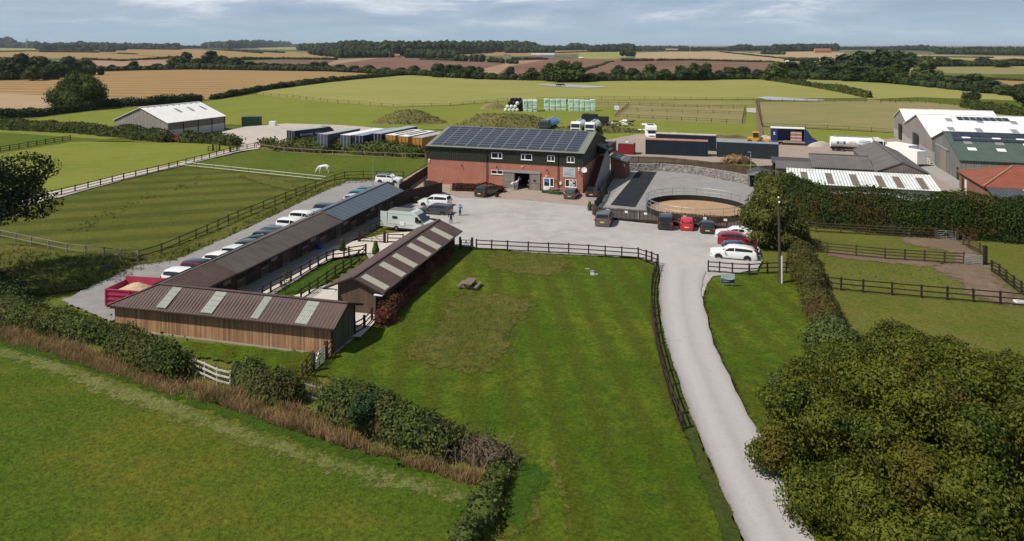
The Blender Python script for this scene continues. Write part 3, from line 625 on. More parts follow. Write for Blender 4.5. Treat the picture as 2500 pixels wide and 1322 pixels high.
def tufts(name, px, m, per_m2, h, seed=3, z=.1, wdt=.05, ymax=80, blades=3, clump=0.0, world=False):
    poly = [(p[0], p[1]) if world else tuple(G(*p)[:2]) for p in px]; A = np.array(poly); lo = A.min(0); hi = A.max(0); hi[1] = min(hi[1], ymax); lo[0] = max(lo[0], -60); hi[0] = min(hi[0], 70); lo[1] = max(lo[1], 20)
    rg = np.random.default_rng(seed); n = int((hi[0]-lo[0])*(hi[1]-lo[1])*per_m2); P = lo+rg.random((n, 2))*(hi-lo)
    # thin out with distance and keep what the view could show
    keep = in_poly(P, poly) & (np.abs(P[:, 0]) < P[:, 1]*.76+3) & (rg.random(n) < np.clip(42/P[:, 1], .25, 1))
    if clump: keep &= rg.random(n) < np.clip(.5+clump*np.sin(P[:, 0]*1.3+np.sin(P[:, 1]*.9)*2)*np.sin(P[:, 1]*1.7), 0, 1)
    P = P[keep]; n = len(P)
    P = np.repeat(P, blades, 0)+rg.normal(0, wdt*1.2, (n*blades, 2)); n = len(P); a = rg.uniform(0, 2*pi, n); hh = h*rg.uniform(.45, 1.3, n); lean = rg.normal(0, .45, (n, 2))*hh[:, None]
    base = np.concatenate([P, np.full((n, 1), 0.0)], 1); sx = np.stack([np.cos(a), np.sin(a), np.zeros(n)], 1)*(wdt*rg.uniform(.5, 1.2, n))[:, None]
    tip = base+np.concatenate([lean, hh[:, None]], 1); V = np.stack([base-sx, base+sx, tip], 1).reshape(-1, 3); V[:, 2] += z
    o = np_mesh(name, V, np.arange(3*n).reshape(n, 3), m); return tag(o, kind='stuff')
def path_px(*p): return [G(*q) for q in p]

# --- the two trees and bushes that fill the near right corner
def big_oak():
    t = thing('oak_tree', 'huge olive green oak crown filling the corner beside the access road', 'tree', (22.0, 36.4, 0), 0)
    rg = np.random.default_rng(21); lob = []
    # crown outline follows the photographed silhouette: broad dome about ten metres high
    boughs = []
    for i in range(4000):                             # boughs spread over the dome, each a cluster of leafy sprays with a gap to the next
        a = rg.uniform(0, 2*pi); q = sqrt(rg.random()); y = sin(a)*q*9.8-1.2; x = cos(a)*q*8.4+.15+max(0, -y)*.05
        if all(hypot(x-bx_, y-by_) > 1.9 for bx_, by_, _ in boughs): boughs.append((x, y, 7.2*sqrt(max(.08, 1-(q*.95)**2.2))*rg.uniform(.74, 1.04)))
    for (x, y, z) in boughs:
        R_ = rg.uniform(1.2, 1.75); lob.append((x, y, max(1.3, z-R_*.9), R_*.85, R_*.85, R_*.8))
        for j in range(6):
            a = rg.uniform(0, 2*pi); e_ = rg.uniform(.1, 1.3); s = rg.uniform(.5, .85); lob.append((x+cos(a)*cos(e_)*R_*.85, y+sin(a)*cos(e_)*R_*.85, max(.9, z-R_*.9+sin(e_)*R_*.7), s, s, s*.75))
    V, F = lobes_foliage(lob, .118, 2.0, rg, .72, .17); quad_mesh('crown', V, F, L_oakf, t)
    mb = MB(); trunk_mesh(mb, 3.2, .5, 8, rg, 5.5, 3.6); mb.build('trunk', M['bark'], t, 50)
big_oak()
tree('oak_tree', 'tall dark spreading oak cut by the frame edge behind the rough grass', G(-72, 700), 12.9, 8.6, leafmat('dark_oak_leaves', (.008,.015,.005), (.030,.044,.012), .15, .3), .22, 1.7, 46, .30, seed=5, core=0, lobe=.21, rough=.32)  # own leaf greens, darker than the other oaks
tree('field_oak', 'broad rounded dark oak standing alone by the wheat field hedge', G(197, 266), 12.4, 9.6, L_oak, .5, 1.7, 24, .12, seed=8, bushy=True, lobe=.34)
tree('yard_tree', 'round leafy tree beside the parked cars and the utility pole', G(1890, 606), 7.9, 3.2, leafmat('yard_tree_leaves', (.034,.050,.010), (.150,.160,.034), .25, .5), .2, 1.8, 22, .14, seed=31, rough=.22, bushy=True, lobe=.36)
tree('small_field_tree', 'dense dark round tree at the hedge behind the white barns', G(2372, 252), 4.4, 3.4, L_dark, .5, 1.6, 9, .05, seed=33)
tree('small_field_tree', 'dark round tree cut by the frame edge behind the white barns', G(2498, 266), 8.0, 4.5, L_dark, .5, 1.6, 9, .05, seed=35)
tree('willow_bush', 'grey green sallow bush at the near end of the brown hedge', G(2025, 915), 4.0, 2.2, L_ash, .16, 1.8, 16, .02, cat='bush', seed=36)
tree('willow_bush', 'low grey green bush in front of the huge oak', G(1930, 985), 2.3, 1.5, L_ash, .16, 1.8, 11, .02, cat='bush', seed=38)
tree('willow_bush', 'small loose bush on the paddock side of the brown hedge', G(2105, 895), 2.3, 1.2, L_ash, .17, 1.5, 8, .02, cat='bush', seed=39)
# --- hedges of the near ground
hedge('clipped_hedge', 'narrow brown clipped hedge dividing right lawn from paddocks', path_px((1948,590),(1955,640),(1975,700),(2000,760),(2030,825),(2042,870)), 2.3, 1.8, L_brownh, .13, 1.9, 41, wav=.2)
hedge('conifer_hedge', 'tall dark cypress hedge hiding the old farm buildings', path_px((1890,528),(1975,548),(2090,560),(2220,571),(2350,580),(2600,598)), 4.2, 4.9, L_con, .17, 1.7, 42, wav=.10)
hedge('shrub_belt', 'light green shrubs climbing the bank by the gabion wall', path_px((1858,466),(1880,490),(1895,520)), 3.2, 3.2, L_oak, .3, 1.6, 43)
hedge('shrub_belt', 'loose green shrubs in front of the white corrugated roof', path_px((1890,472),(1950,492),(2010,500)), 3.0, 3.6, L_oak, .32, 1.6, 143)
hedge('copper_hedge', 'dark reddish beech hedge along the middle stable wall', path_px((932,802),(985,735),(1040,675),(1100,618)), 1.3, 1.25, L_red, .16, 1.8, 44, wav=.25)
hedge('hedge_block', 'rounded brown green hawthorn block next to the red trailer', path_px((-60,765),(60,790),(170,815),(265,838)), 2.6, 1.75, L_thorn, .16, 1.9, 45, wav=.2)
hedge('hedge_block', 'dark green hawthorn block covering the wooden stable corner', path_px((278,858),(360,900),(445,925)), 2.7, 2.2, L_thorn, .16, 1.9, 46, wav=.18)
hedge('hedge_block', 'hawthorn block between the broken white fence and short rails', path_px((575,945),(650,975),(728,985)), 2.2, 1.85, L_thorn, .16, 1.9, 47, wav=.18)
hedge('hedge_block', 'long hawthorn and ivy block below the lawn', path_px((800,1005),(900,1045),(1010,1085),(1110,1118)), 2.4, 1.9, L_thorn, .16, 1.9, 48, wav=.16)
tree('ivy_bush', 'brighter ivy bush bulging from the long hedge block', G(892, 1065), 2.35, 1.05, L_ivy, .14, 2.0, 10, .02, cat='bush', seed=49)
hedge('twiggy_hedge', 'bare twiggy brown end of the front hedge', path_px((1120,1110),(1180,1125),(1235,1150)), 1.7, 1.35, leafmat('twigs_and_leaves', (.04,.034,.02), (.12,.09,.055), .2, .8), .12, 1.5, 50, wav=.3)
hedge('twiggy_hedge', 'sparse dark hedge running towards the frame bottom', path_px((1225,1165),(1205,1215),(1165,1290),(1120,1380)), 1.5, 1.15, L_thorn, .14, 1.7, 51, wav=.3)
hedge('dark_hedge', 'dark shaded hedge end by the grey gravel', path_px((-120,700),(0,735),(45,752)), 3, 2.2, L_dark, .2, 1.6, 52)
hedge('flower_shrubs', 'low dark green shrubs under the office ramp rail', path_px((1326,474),(1372,478)), 1.2, .75, L_ivy, .14, 1.8, 53)
hedge('copper_hedge', 'clipped red and green hedge in front of the brick wall', path_px((1112,468),(1160,470),(1228,473)), 1.3, 1.15, L_red, .16, 1.9, 54, trim=True)
# --- field hedges
def fh(label, pts, wd, ht, m=L_thorn, leaf=.45, seed=60, name='field_hedge', dens=1.4): return hedge(name, label, path_px(*pts), wd, ht, m, leaf, dens, seed, wav=.16)
fh('thick hawthorn hedge in front of the grey barn gable', [(-60,312),(60,318),(200,326),(320,336),(412,347)], 4.5, 2.5, seed=61, leaf=.4)
fh('short thick hedge between red implement and track gate', [(442,347),(510,351),(582,355)], 4.2, 2.2, seed=62, leaf=.4)
fh('long dark hedge hiding the trailer wheels', [(668,366),(760,368),(860,372),(960,379),(1038,386)], 5.0, 2.5, seed=63, leaf=.38)
fh('isolated round hedge clump at the trailer yard entrance', [(640,357),(668,358)], 3.5, 2.2, seed=64, leaf=.38)
fh('dark field hedge beneath the lone oak', [(-40,292),(80,286),(170,275),(232,268)], 3.5, 2.5, L_dark, .55, 65)
fh('dark field hedge behind the grey barn', [(232,263),(330,259),(430,252),(492,249)], 4.0, 3.0, L_dark, .55, 66)
fh('gappy field hedge between wheat and hill pasture', [(520,244),(640,222),(715,212)], 4.0, 2.3, L_dark, .65, 67)
fh('dark field hedge climbing to the pasture crest', [(722,211),(780,203),(860,195),(960,186.5)], 4.5, 2.6, L_dark, .7, 68)
fh('far thin hedge along the pasture crest', [(962,186),(1010,183),(1060,181)], 5, 2.6, L_dark, .8, 69)
fh('clipped dark hedge crossing the side pasture', [(1815,189.5),(1880,197),(1940,206),(1978,212)], 4.5, 2.6, L_thorn, .7, 70)
fh('clipped hedge end beyond the pasture pond', [(1990,214),(2060,226),(2122,240)], 4.2, 2.8, L_thorn, .6, 71)
fh('clipped hedge behind the white barns', [(2352,262),(2420,274),(2480,283),(2560,294)], 5.0, 2.9, L_thorn, .5, 72)
# --- tree belts: five crowns, each copied along the belts
def proto_tree(m, leaf, seed, h, rx, th=.12, nl=9, dens=1.7):
    t = tree('belt_tree', None, (0,0,0), h, rx, m, leaf, dens, nl+5, th, seed=seed, bushy=True); t.location = (0,0,-500); return t
PROTO = [proto_tree(L_far, 1.15, 80, 12, 6.0), proto_tree(L_far, 1.15, 81, 12, 7.0, .08), proto_tree(L_oak, 1.1, 82, 12, 5.2, .14), proto_tree(L_dark, 1.2, 83, 12, 6.4, .05), proto_tree(L_ash, 1.1, 84, 12, 5.6, .12)]
used_proto = set(); rb = random.Random(5)
def put_tree(u, v, ht, wpx, kind, label, group=None, name='belt_tree'):
    p = G(u, v); t = PROTO[kind]
    c = copy_tree(t) if kind in used_proto else t
    used_proto.add(kind); c.name = name
    wm = wpx*p.y/FP; base_r = {0: 6.0, 1: 7.0, 2: 5.2, 3: 6.4, 4: 5.6}[kind]
    c.location = p; k = wm/2/base_r/.93; c.scale = (k, k, ht/12); c.rotation_euler = (0, 0, rb.uniform(0, 6)); return tag(c, label, 'tree', group)
def belt(rows, label, group):
    for (u, vb, vt, wpx, kind) in rows:
        p = G(u, vb); ht = (vb-vt)*p.y/FP; put_tree(u, vb, ht, wpx, kind, label, group)
belt([(8,192,140,70,3),(52,193,131,62,0),(95,191,137,66,3),(138,190,150,58,3),(168,187,138,56,0),(205,183,146,52,2),(25,196,152,50,3),(120,195,156,50,3),(-40,196,136,70,3),(80,198,160,40,4)],
     'dark tree of the dense copse beyond the wheat field', 'copse trees beyond the wheat')
belt([(245,174,163,16,3),(275,173,158,20,3),(305,171,162,24,2),(328,170,149,26,3),(385,169,155,34,4),(425,167,140,44,2),(455,168,128,48,0),(485,168,143,52,2),(515,168,124,46,0),(545,169,136,54,3),(575,170,140,46,0),(610,171,150,40,3),(640,172,153,36,2),(672,172,154,36,3),(705,173,156,34,0),(738,173,157,34,2),(772,173,151,36,3),(790,174,150,26,4)],
     'dark tree in the belt behind the wheat crest', 'belt trees behind the wheat crest')
belt([(830,175,158,40,0),(865,177,160,36,3),(900,178,159,34,2),(940,180,164,34,4),(980,181,165,34,0),(1010,182,160,34,2),(1036,184,170,22,3),(1070,188,155,48,3),(1098,190,158,40,0),(1122,191,158,40,3),(1150,193,161,40,3),(1172,194,164,36,0),(1200,194,178,30,2),(1245,195,163,32,3),(1300,197,166,36,2),(1345,199,155,50,2),(1375,201,149,66,2),(1408,201,152,60,2),(1440,200,178,34,3),(1470,197,176,34,0),(1512,196,160,46,0),(1545,196,166,40,3),(1588,196,156,36,4),(1625,197,169,40,2),(1665,197,160,44,3),(1695,197,154,44,2),(1722,196,154,38,3),(1755,195,172,36,0),(1782,193,164,50,3),(1815,193,162,44,3),(1850,194,170,40,0)],
     'dark tree in the belt along the hill pasture', 'belt trees along the hill pasture')
belt([(1930,188,150,60,3),(1975,190,147,66,3),(2020,192,140,78,0),(2062,193,134,86,0),(2105,194,126,84,0),(2150,192,122,86,0),(2190,190,124,70,0),(2040,196,158,66,3),(2090,199,160,66,3),(2135,201,164,60,3),(2225,165,129,44,0),(2180,204,160,56,2),(2258,163,136,48,4),(2300,161,138,44,4),(2340,158,145,46,3),(2400,161,141,60,0),(2440,165,148,40,3),(2480,160,143,60,4),(2520,160,143,60,0)],
     'bluish dark tree of the wooded hollow behind the side pasture', 'hollow trees behind the side pasture')
belt([(2205,206,178,50,2),(2240,210,181,44,3),(2275,211,186,46,3),(2320,216,192,54,3),(2350,219,184,56,0),(2385,224,180,62,3),(2420,228,196,60,3),(2455,233,208,48,3),(2495,236,206,56,0)],
     'dark tree in the row below the far dry field', 'row trees below the far dry field')
put_tree(1898, 198, 12, 56, 2, 'single olive tree with bare trunk on the clipped hedge', name='hedge_tree')
put_tree(2262, 208, 15, 56, 4, 'tall open ash tree rising above the dark row', name='hedge_tree')
put_tree(2185, 200, 11, 44, 2, 'loose mid green tree at the head of the dark row', name='hedge_tree')
# far hedges and woods: masses nobody could count
def far_mass(name, rows, m, seed, leafs=True):
    """rows of (u0,v0,u1,v1,h_top_px0,h_top_px1,spacing_px,depth rows): low trees massed on the ground"""
    rg = np.random.default_rng(seed); Vs = []; Fs = []; off = 0; V0, F0 = ICO[2]
    for (u0, v0, u1, v1, t0, t1, sp, dr) in rows:
        n = max(2, int(abs(u1-u0)/sp))
        for i in range(n+1):
            t = i/n; u = u0+(u1-u0)*t; v = v0+(v1-v0)*t; top = t0+(t1-t0)*t
            for d in range(dr):
                p = G(u, v); Y = p.y*(1+.06*d); X = (u-CU)*Y/FP+rg.normal(0, sp*.3*Y/FP); zt = max(1.5, HC-(top-CV)*Y/FP)*(.72+.28*(d+1)/dr)*rg.uniform(.84, 1.03)
                r = sp*Y/FP*rg.uniform(.75, 1.15); rz = min(zt*.6, r*1.1)
                c = np.array([X, Y, zt-rz]); nn = V0*np.array([r, r, rz])*(1+rg.normal(0, .09, (len(V0), 1)))
                Vs.append(c+nn); Fs.append(np.concatenate([F0, F0[:, 2:3]], 1)+off); off += len(nn)
                if zt-2*rz > 0.5:                                   # the mass reaches the ground
                    q = V0*np.array([r*.95, r*.95, (zt-rz)*.6])+np.array([X, Y, (zt-rz)*.5]); Vs.append(q); Fs.append(np.concatenate([F0, F0[:, 2:3]], 1)+off); off += len(q)
                k = 26; dd = rg.normal(0, 1, (k, 3)); dd /= np.linalg.norm(dd, axis=1)[:, None]; dd[:, 2] = np.abs(dd[:, 2])*.9
                v4, f4 = leaf_quads(c+dd*np.array([r, r, rz])*1.04, dd, r*.5, rg); Vs.append(v4); Fs.append(f4+off); off += len(v4)
    o = quad_mesh(name, np.concatenate(Vs), np.concatenate(Fs), m); return tag(o, kind='stuff')
far_mass('far_wood', [(100,123,200,122,104,102,9,3),(200,122,300,124,100,106,9,3),(310,121,430,122,105,106,10,3),(-150,118,20,118,88,90,14,2),(20,118,95,119,104,100,8,2),
  (505,117,560,120,103,99,9,3),(560,120,640,117,98,97,9,3),(640,117,702,115,98,101,8,3),(705,115,722,115,107,107,5,1),(425,120,500,119,110,112,8,1)], L_far, 90)
far_mass('hill_wood', [(735,124,830,128,106,101,9,4),(760,134,830,142,112,116,10,2),(830,132,960,138,98,99,9,4),(830,142,960,141,120,122,11,2),(960,138,1080,136,100,97,8,4),(1000,142,1110,143,118,120,11,2),(1080,136,1200,130,98,100,8,4),(1200,128,1300,126,98,100,8,4),(1300,126,1330,128,104,111,7,3),(1240,130,1345,130,112,116,9,2)], L_far, 91)
far_mass('far_treeline', [(1330,124,1440,122,110,111,7,2),(1395,123,1430,122,104,106,7,2),(1440,127,1545,127,110,105,8,3),(1530,131,1560,124,118,114,7,2),(1520,138,1548,138,122,124,8,1),(1555,122,1680,124,112,111,6,2),(1690,124,1790,124,115,116,7,1),(1780,125,1900,124,112,112,8,2),(1800,124,1830,124,108,108,7,2),(1890,127,2040,125,107,106,8,3),(2040,122,2180,122,115,114,8,2),(2175,124,2250,124,112,110,8,3),(2250,124,2360,133,112,117,9,3),(2290,132,2500,136,118,116,10,3),(2360,132,2560,134,114,115,10,3),(2500,136,2800,138,114,114,10,3)], L_far, 92)
far_mass('far_hedgerows', [(0,127.5,160,124.5,125,122.5,5,1),(100,128,235,129,122,124,6,1),(150,128,215,128,117,116,8,2),(250,127,278,127.5,118,117,7,1),(290,131,330,133,129,131,5,1),(210,146,300,150,142,145,7,1),(300,150,430,142,146,137,7,1),(500,120,640,131,118.5,127,6,1),(560,124,690,130,121,126,6,1),(595,147,690,145,139,141,7,1),(690,145,820,147,140,141,6,1),(1030,146,1130,150,141,145,6,1),(1120,150,1180,152,132,133,9,1),(1200,153,1260,157,140,146,9,1),(1250,147,1330,146,140,141,6,1),(1345,131,1440,127,129,125,5,1),(1420,177,1492,152,168,150,6,1),(1518,150,1700,148,143,144,6,1),(1700,149,1885,153,144,149,6,1),(1545,126,1700,126,123.5,124,6,1),(1760,128,1930,146,126,142,5,1),(1860,133,1905,134,124,124,7,1),(1920,150,1990,150,141,141,8,1),(2260,140,2420,142,138,139,5,1),(2320,156,2500,162,148,152,9,1),(2300,189,2500,199,186,194,6,1)],L_far, 93)
far_mass('belt_undergrowth', [(-40,194,240,184,166,160,11,1),(250,174,480,170,163,158,10,1),(440,170,800,175,152,158,9,2),(800,175,1060,187,162,172,9,1),(1060,189,1200,195,172,180,9,1),(1200,195,1440,200,180,182,10,1),(1440,199,1860,194,180,176,10,2),(1880,192,2200,202,165,184,12,2),(2190,206,2500,236,190,214,12,1),(2200,164,2520,162,148,150,12,1)], L_far, 94)
# grasses and rough strips
tufts('lawn_grass_tufts', [(930,790),(1110,612),(1560,640),(1600,660),(1590,760),(1630,940),(1700,1120),(1790,1330),(1200,1330),(1280,1130),(1130,1060),(900,940),(700,900),(820,868)], L_grass, 48, .13, 101, .05, .035, 80)
tufts('field_grass_tufts', [(-300,850),(250,960),(560,1070),(840,1160),(1140,1230),(1150,1400),(-400,1400)], L_grass, 55, .14, 102, .05, .035, 60)
tufts('right_lawn_tufts', [(1722,700),(1935,672),(1975,780),(2050,900),(2000,1100),(1850,1075),(1760,880)], L_grass, 36, .12, 103, .05, .035, 75)
tufts('tall_grass', [(1118,724),(1300,738),(1262,800),(1225,870),(1180,916),(1000,880),(1020,838)], L_tall, 60, .32, 104, .05, .03, 90, clump=.3)
tufts('tall_grass', [(1190,626),(1290,622),(1380,630),(1375,672),(1290,676),(1195,660)], L_tall, 55, .32, 105, .05, .03, 100, clump=.3)
tufts('dry_grass', [(-150,805),(0,803),(150,835),(300,888),(450,932),(560,955),(740,1006),(920,1100),(1060,1142),(1190,1165),(1160,1195),(1040,1160),(880,1110),(700,1055),(540,998),(420,975),(280,925),(120,872),(0,838)], L_dry, 150, .55, 106, .05, .028, 70, clump=.5)
tufts('verge_grass', [(440,880),(560,905),(760,900),(800,955),(740,985),(560,940),(450,925)], L_tall, 30, .3, 107, .05, .035, 70)
tufts('weedy_grass', [(-100,640),(60,612),(330,648),(480,600),(560,582),(420,648),(270,700),(60,735),(-200,760)], L_pad, 16, .45, 108, .08, .06, 90, clump=.45)
tufts('weedy_grass', [(560,568),(700,490),(850,440),(930,440),(930,447),(850,452),(790,472),(560,582)], L_pad, 14, .4, 109, .08, .07, 130)
tufts('paddock_tussocks', [(170,560),(440,440),(500,430),(520,440),(330,510),(170,590)], L_pad, 2.2, .35, 110, .08, .12, 130, clump=.5)
tufts('road_verge_grass', [(1600,664),(1609,664),(1607,730),(1612,790),(1650,925),(1712,1095),(1800,1300),(1765,1322),(1690,1110),(1632,960),(1598,800),(1592,720)], L_pad, 60, .22, 111, .1, .03, 80)
tufts('right_paddock_tufts', [(1990,620),(2290,655),(2330,715),(2420,740),(2060,710),(2010,690)], L_grass, 14, .22, 112, .05, .05, 100, clump=.4)
tufts('right_paddock_tufts', [(2060,745),(2500,765),(2600,900),(2420,900),(2100,870)], L_pad, 10, .14, 113, .05, .05, 100, clump=.4)

for i_, (P_, nm_) in enumerate(MOUNDS):
    rg_ = np.random.default_rng(i_); V_, F_ = leaf_quads(P_+np.array([0, 0, .12]), np.tile([[0, -.3, 1.]], (len(P_), 1)), .42 if 'earth' in nm_ else .3, rg_, .5)
    if 'gravel' not in nm_: tag(quad_mesh('mound_grass', V_, F_, L_tall if i_ % 2 else L_pad), kind='stuff')

tufts('road_edge_grass', [(1716,700),(1722,700),(1732,795),(1752,850),(1778,910),(1816,985),(1860,1070),(1926,1200),(1990,1310),(1980,1318),(1914,1202),(1848,1072),(1804,987),(1766,912),(1741,852),(1724,797)], L_pad, 70, .2, 115, .1, .03, 80)
# ------------------------------------------------------------------ fences, gates, walls
def fence(name, label, pts, m, ht=1.2, rails=3, post=.12, spacing=None, rail_h=.10, top=None, cat='fence', post_at=None, lowest=.38, post_extra=.06):
    """post and rail: pts are the plan corners; posts stand every `spacing` metres, one rail mesh per height"""
    t = thing(name, label, cat, (pts[0].x, pts[0].y, 0)); o = pts[0]; P = []
    if post_at: P = [Vector((p.x, p.y, 0)) for p in post_at]
    else:
        for a, b in zip(pts[:-1], pts[1:]):
            n = max(1, round((b-a).length/(spacing or 2.0)))
            for i in range(n): P.append(a.lerp(b, i/n))
        P.append(pts[-1])
    mb = MB(); mb.box(-post/2, post/2, -post/2, post/2, -.1, ht+post_extra); p0 = mb.build('post', m, t)
    rr = random.Random(len(P)*7+1)
    step = max(1, math.ceil(len(P)/100))
    for i, p in enumerate(P):
        c = p0 if i == 0 else p0.copy()
        if i: COL.objects.link(c)
        c.parent = t; q = P[min(i+1, len(P)-1)]-P[max(i-1, 0)]
        c.location = (p.x-o.x, p.y-o.y, rr.uniform(-.03,.03)); c.rotation_euler = (rr.uniform(-.03,.03), rr.uniform(-.03,.03), ang(q))
    for k in range(rails):
        z = ht-rail_h/2-(ht-lowest)*k/max(1, rails-1); mb = MB()
        for a, b in zip(P[:-1], P[1:]):
            d = (b-a).normalized(); s = Vector((d.y, -d.x, 0))*(post/2+.02); j = rr.uniform(-.02,.02)
            mb.bar(Vector((a.x-o.x, a.y-o.y, z))+s, Vector((b.x-o.x, b.y-o.y, z+j))+s, .04, rail_h)
        mb.build('rail', m, t)
    return t
def field_gate(name, label, a, b, m, ht=1.15, bars=6, diag=True, cat='gate', posts=None, rail=.05):
    t = thing(name, label, cat, (a.x, a.y, 0)); d = b-a; L = d.length; t.rotation_euler.z = ang(d)
    mb = MB()
    for k in range(bars): z = .14+(ht-.14)*(k/(bars-1))**1.15; mb.bar((.05,0,z),(L-.05,0,z), rail, rail)
    for x in (.05, L-.05, L/2): mb.bar((x,0,.1),(x,0,ht+.02), rail*1.15)
    if diag: mb.bar((.05,rail*.9,.15),(L*.5,rail*.9,ht-.05), rail*.8); mb.bar((L-.05,rail*.9,.15),(L*.5,rail*.9,ht-.05), rail*.8)
    mb.build('gate_leaf', m, t)
    if posts:
        for x in (-.12, L+.12): q = MB(); q.box(x-.11, x+.11, -.11, .11, -.1, ht+.3); q.build('gate_post', posts, t)
    return t
def board_fence(name, label, pts, m, ht=1.6, cat='fence', bw=.14, gap=.03, wavy=0.0, top=None):
    t = thing(name, label, cat, (pts[0].x, pts[0].y, 0)); o = pts[0]; mb = MB(); ra = MB(); rr = random.Random(3); posts = []
    for a, b in zip(pts[:-1], pts[1:]):
        d = (b-a); L = d.length; d.normalize(); s = Vector((d.y, -d.x, 0)); n = int(L/(bw+gap))
        for i in range(n):
            p = a+d*(i*(bw+gap)+bw/2)-o; h = ht*(1+rr.uniform(-.02, .02)); q = p+s*.03
            mb.bar(Vector((q.x, q.y, .04)), Vector((q.x, q.y, h)), bw, .022, up=s)
        for z in (.35, ht*.85): ra.bar(a-o+Vector((0,0,z)), b-o+Vector((0,0,z)), .05, .09)
        k = max(1, round(L/2.4))
        for i in range(k): posts.append(a+d*(L*i/k))
    posts.append(pts[-1]); mb.build('boards', m, t); ra.build('rail', m, t)
    q = MB(); q.box(-.05,.05,-.05,.05,-.1,ht+.05); p0 = q.build('post', m, t)
    for i, p in enumerate(posts):
        c = p0 if i == 0 else p0.copy()
        if i: COL.objects.link(c)
        c.parent = t; c.location = (p.x-o.x, p.y-o.y, 0)
    return t
DW, BW, GW, TW = M['dwood'], M['bwood'], M['gwood'], M['tanwood']
pts_ = lambda *p: [G(*q) for q in p]
fence('post_and_rail_fence', 'dark three rail fence along the top of the lawn', pts_((1163,613),(1200,615),(1239,617),(1340,622),(1437,627),(1559,636),(1577,641),(1591,646),(1606,652)), DW, 1.25, 3, .13, 1.95)
fence('post_and_rail_fence', 'dark curving fence between the lawn and the access road', pts_((1607,655),(1594,700),(1591,745),(1596,800),(1604,850),(1621,918),(1642,990),(1668,1060)), DW, 1.2, 3, .13, 1.9)
fence('post_and_rail_fence', 'dark fence behind the roadside sign', pts_((1729,669),(1756,671),(1788,674),(1829,676),(1874,672.5),(1920,671),(1948,672)), DW, 1.25, 3, .13, 2.1)
fence('paddock_fence', 'brown four rail fence nearest the cypress hedge', pts_((1966,566),(1992,570),(2115,577),(2248,584),(2287,586)), BW, 1.3, 4, .14, 2.4)
fence('paddock_fence', 'brown four rail fence across the worn paddock', pts_((1995,620),(2021,623),(2161,637),(2306,646.5),(2354,649)), BW, 1.3, 4, .14, 2.2)
fence('paddock_fence', 'dark three rail fence below the two small paddocks', pts_((2022,710),(2053,714),(2107,719),(2250,732),(2443,748),(2540,757)), DW, 1.3, 3, .15, 2.2)
fence('paddock_fence', 'short brown fence beyond the paddock gates', pts_((2352,602),(2365,609),(2392,624)), BW, 1.3, 4, .14, 1.6)
fence('paddock_fence', 'dark fence dropping from the tall gatepost to the frame edge', pts_((2422,668),(2440,679),(2475,709),(2515,738)), DW, 1.3, 4, .15, 2.0)
fence('drive_fence', 'dark two rail fence along the stone track', pts_((-120,546),(0,514),(150,480),(302,442),(412,415),(563,375),(622,363)), DW, 1.2, 3, .13, 2.4, rail_h=.09)
fence('top_paddock_fence', 'dark rail fence ending at the thick hedge', pts_((-160,412),(0,373),(90,358),(172,344)), DW, 1.25, 3, .14, 2.4)
fence('parking_fence', 'brown fence running along the gravel parking strip', pts_((337,640),(394,623),(478,586),(581,538),(671,501),(746,471),(793,453),(841,437),(887,435),(985,437)), BW, 1.2, 2, .12, 2.6, lowest=.62)
fence('paddock_rail_fence', 'pale single rail fence with wires behind the rough grass', pts_((0,585),(76,602),(163,620),(254,630),(337,641)), GW, 1.15, 2, .13, 2.6, lowest=.6, rail_h=.08)
fence('tan_rail_fence', 'tan wooden fence beneath the trailer hedge', pts_((626,364),(694,374),(782,379.5),(843,383),(940,387),(1040,390)), TW, 1.15, 2, .12, 3.6, lowest=.35)
fence('broken_fence', 'pale broken rails leaning over the front bank', pts_((446,903),(470,912),(500,925),(530,940),(562,948)), mat('pale_rail', (.55,.52,.49), (.42,.39,.36), 2, .9), 1.1, 3, .07, 1.1, rail_h=.11)
fence('short_fence', 'two short weathered rails between the hedge blocks', pts_((738,975),(762,982),(784,988)), GW, 1.1, 2, .09, 1.0)
fence('yard_fence', 'black fence between the stable walkway and the grass strip', pts_((640,732),(661,720),(710,693),(757,666),(797,643),(813,638)), DW, 1.2, 3, .13, 1.7)
fence('yard_fence', 'black fence on the middle stable side of the grass strip', pts_((735,738),(775,711),(818,680),(858,655),(876,641),(893,625)), DW, 1.2, 3, .13, 1.7)
fence('yard_fence', 'short black fence across the far end of the grass strip', pts_((813,638),(840,635),(852,631),(893,625)), DW, 1.2, 3, .13, 1.4)
fence('yard_fence', 'brown fence leading up to the parked van', pts_((878,588),(903,573),(932,560),(946,554)), DW, 1.2, 3, .12, 1.4)
fence('yard_fence', 'black rails between the gatepost and the middle stable', pts_((946,597),(985,598)), DW, 1.2, 3, .12, 1.9)
fence('yard_fence', 'low black rails between the two wooden stables', pts_((866,822),(890,808),(908,788)), DW, 1.15, 3, .16, 1.3)
fence('corner_rails', 'brown rails joining the gate to the stable corner', pts_((800,878),(806,868),(812,866)), BW, 1.15, 3, .1, .5)
fence('hedge_rails', 'brown rails from the gate into the hawthorn block', pts_((762,900),(748,918),(738,932)), BW, 1.15, 3, .1, .9)
field_gate('metal_gate', 'galvanised gate at the near stable corner', G(766,910), G(794,884), M['galv'], 1.15, 6, posts=BW)
field_gate('metal_gate', 'grey galvanised gate in the fence near the cypress hedge', G(2287,587), G(2334,590), M['galv'], 1.15, 6, posts=BW)
field_gate('metal_gate', 'grey galvanised gate beside the tall wooden gatepost', G(2354,650), G(2399,653), M['galv'], 1.15, 7, posts=None)
field_gate('timber_gate', 'dark timber gate across the pale yard path', G(879,595), G(937,598), M['bwood'], 1.2, 5, posts=M['dwood'])
field_gate('timber_gate', 'small dark timber gate next to the middle stable', G(1126,613), G(1150,614), M['dwood'], 1.2, 5, posts=M['dwood'])
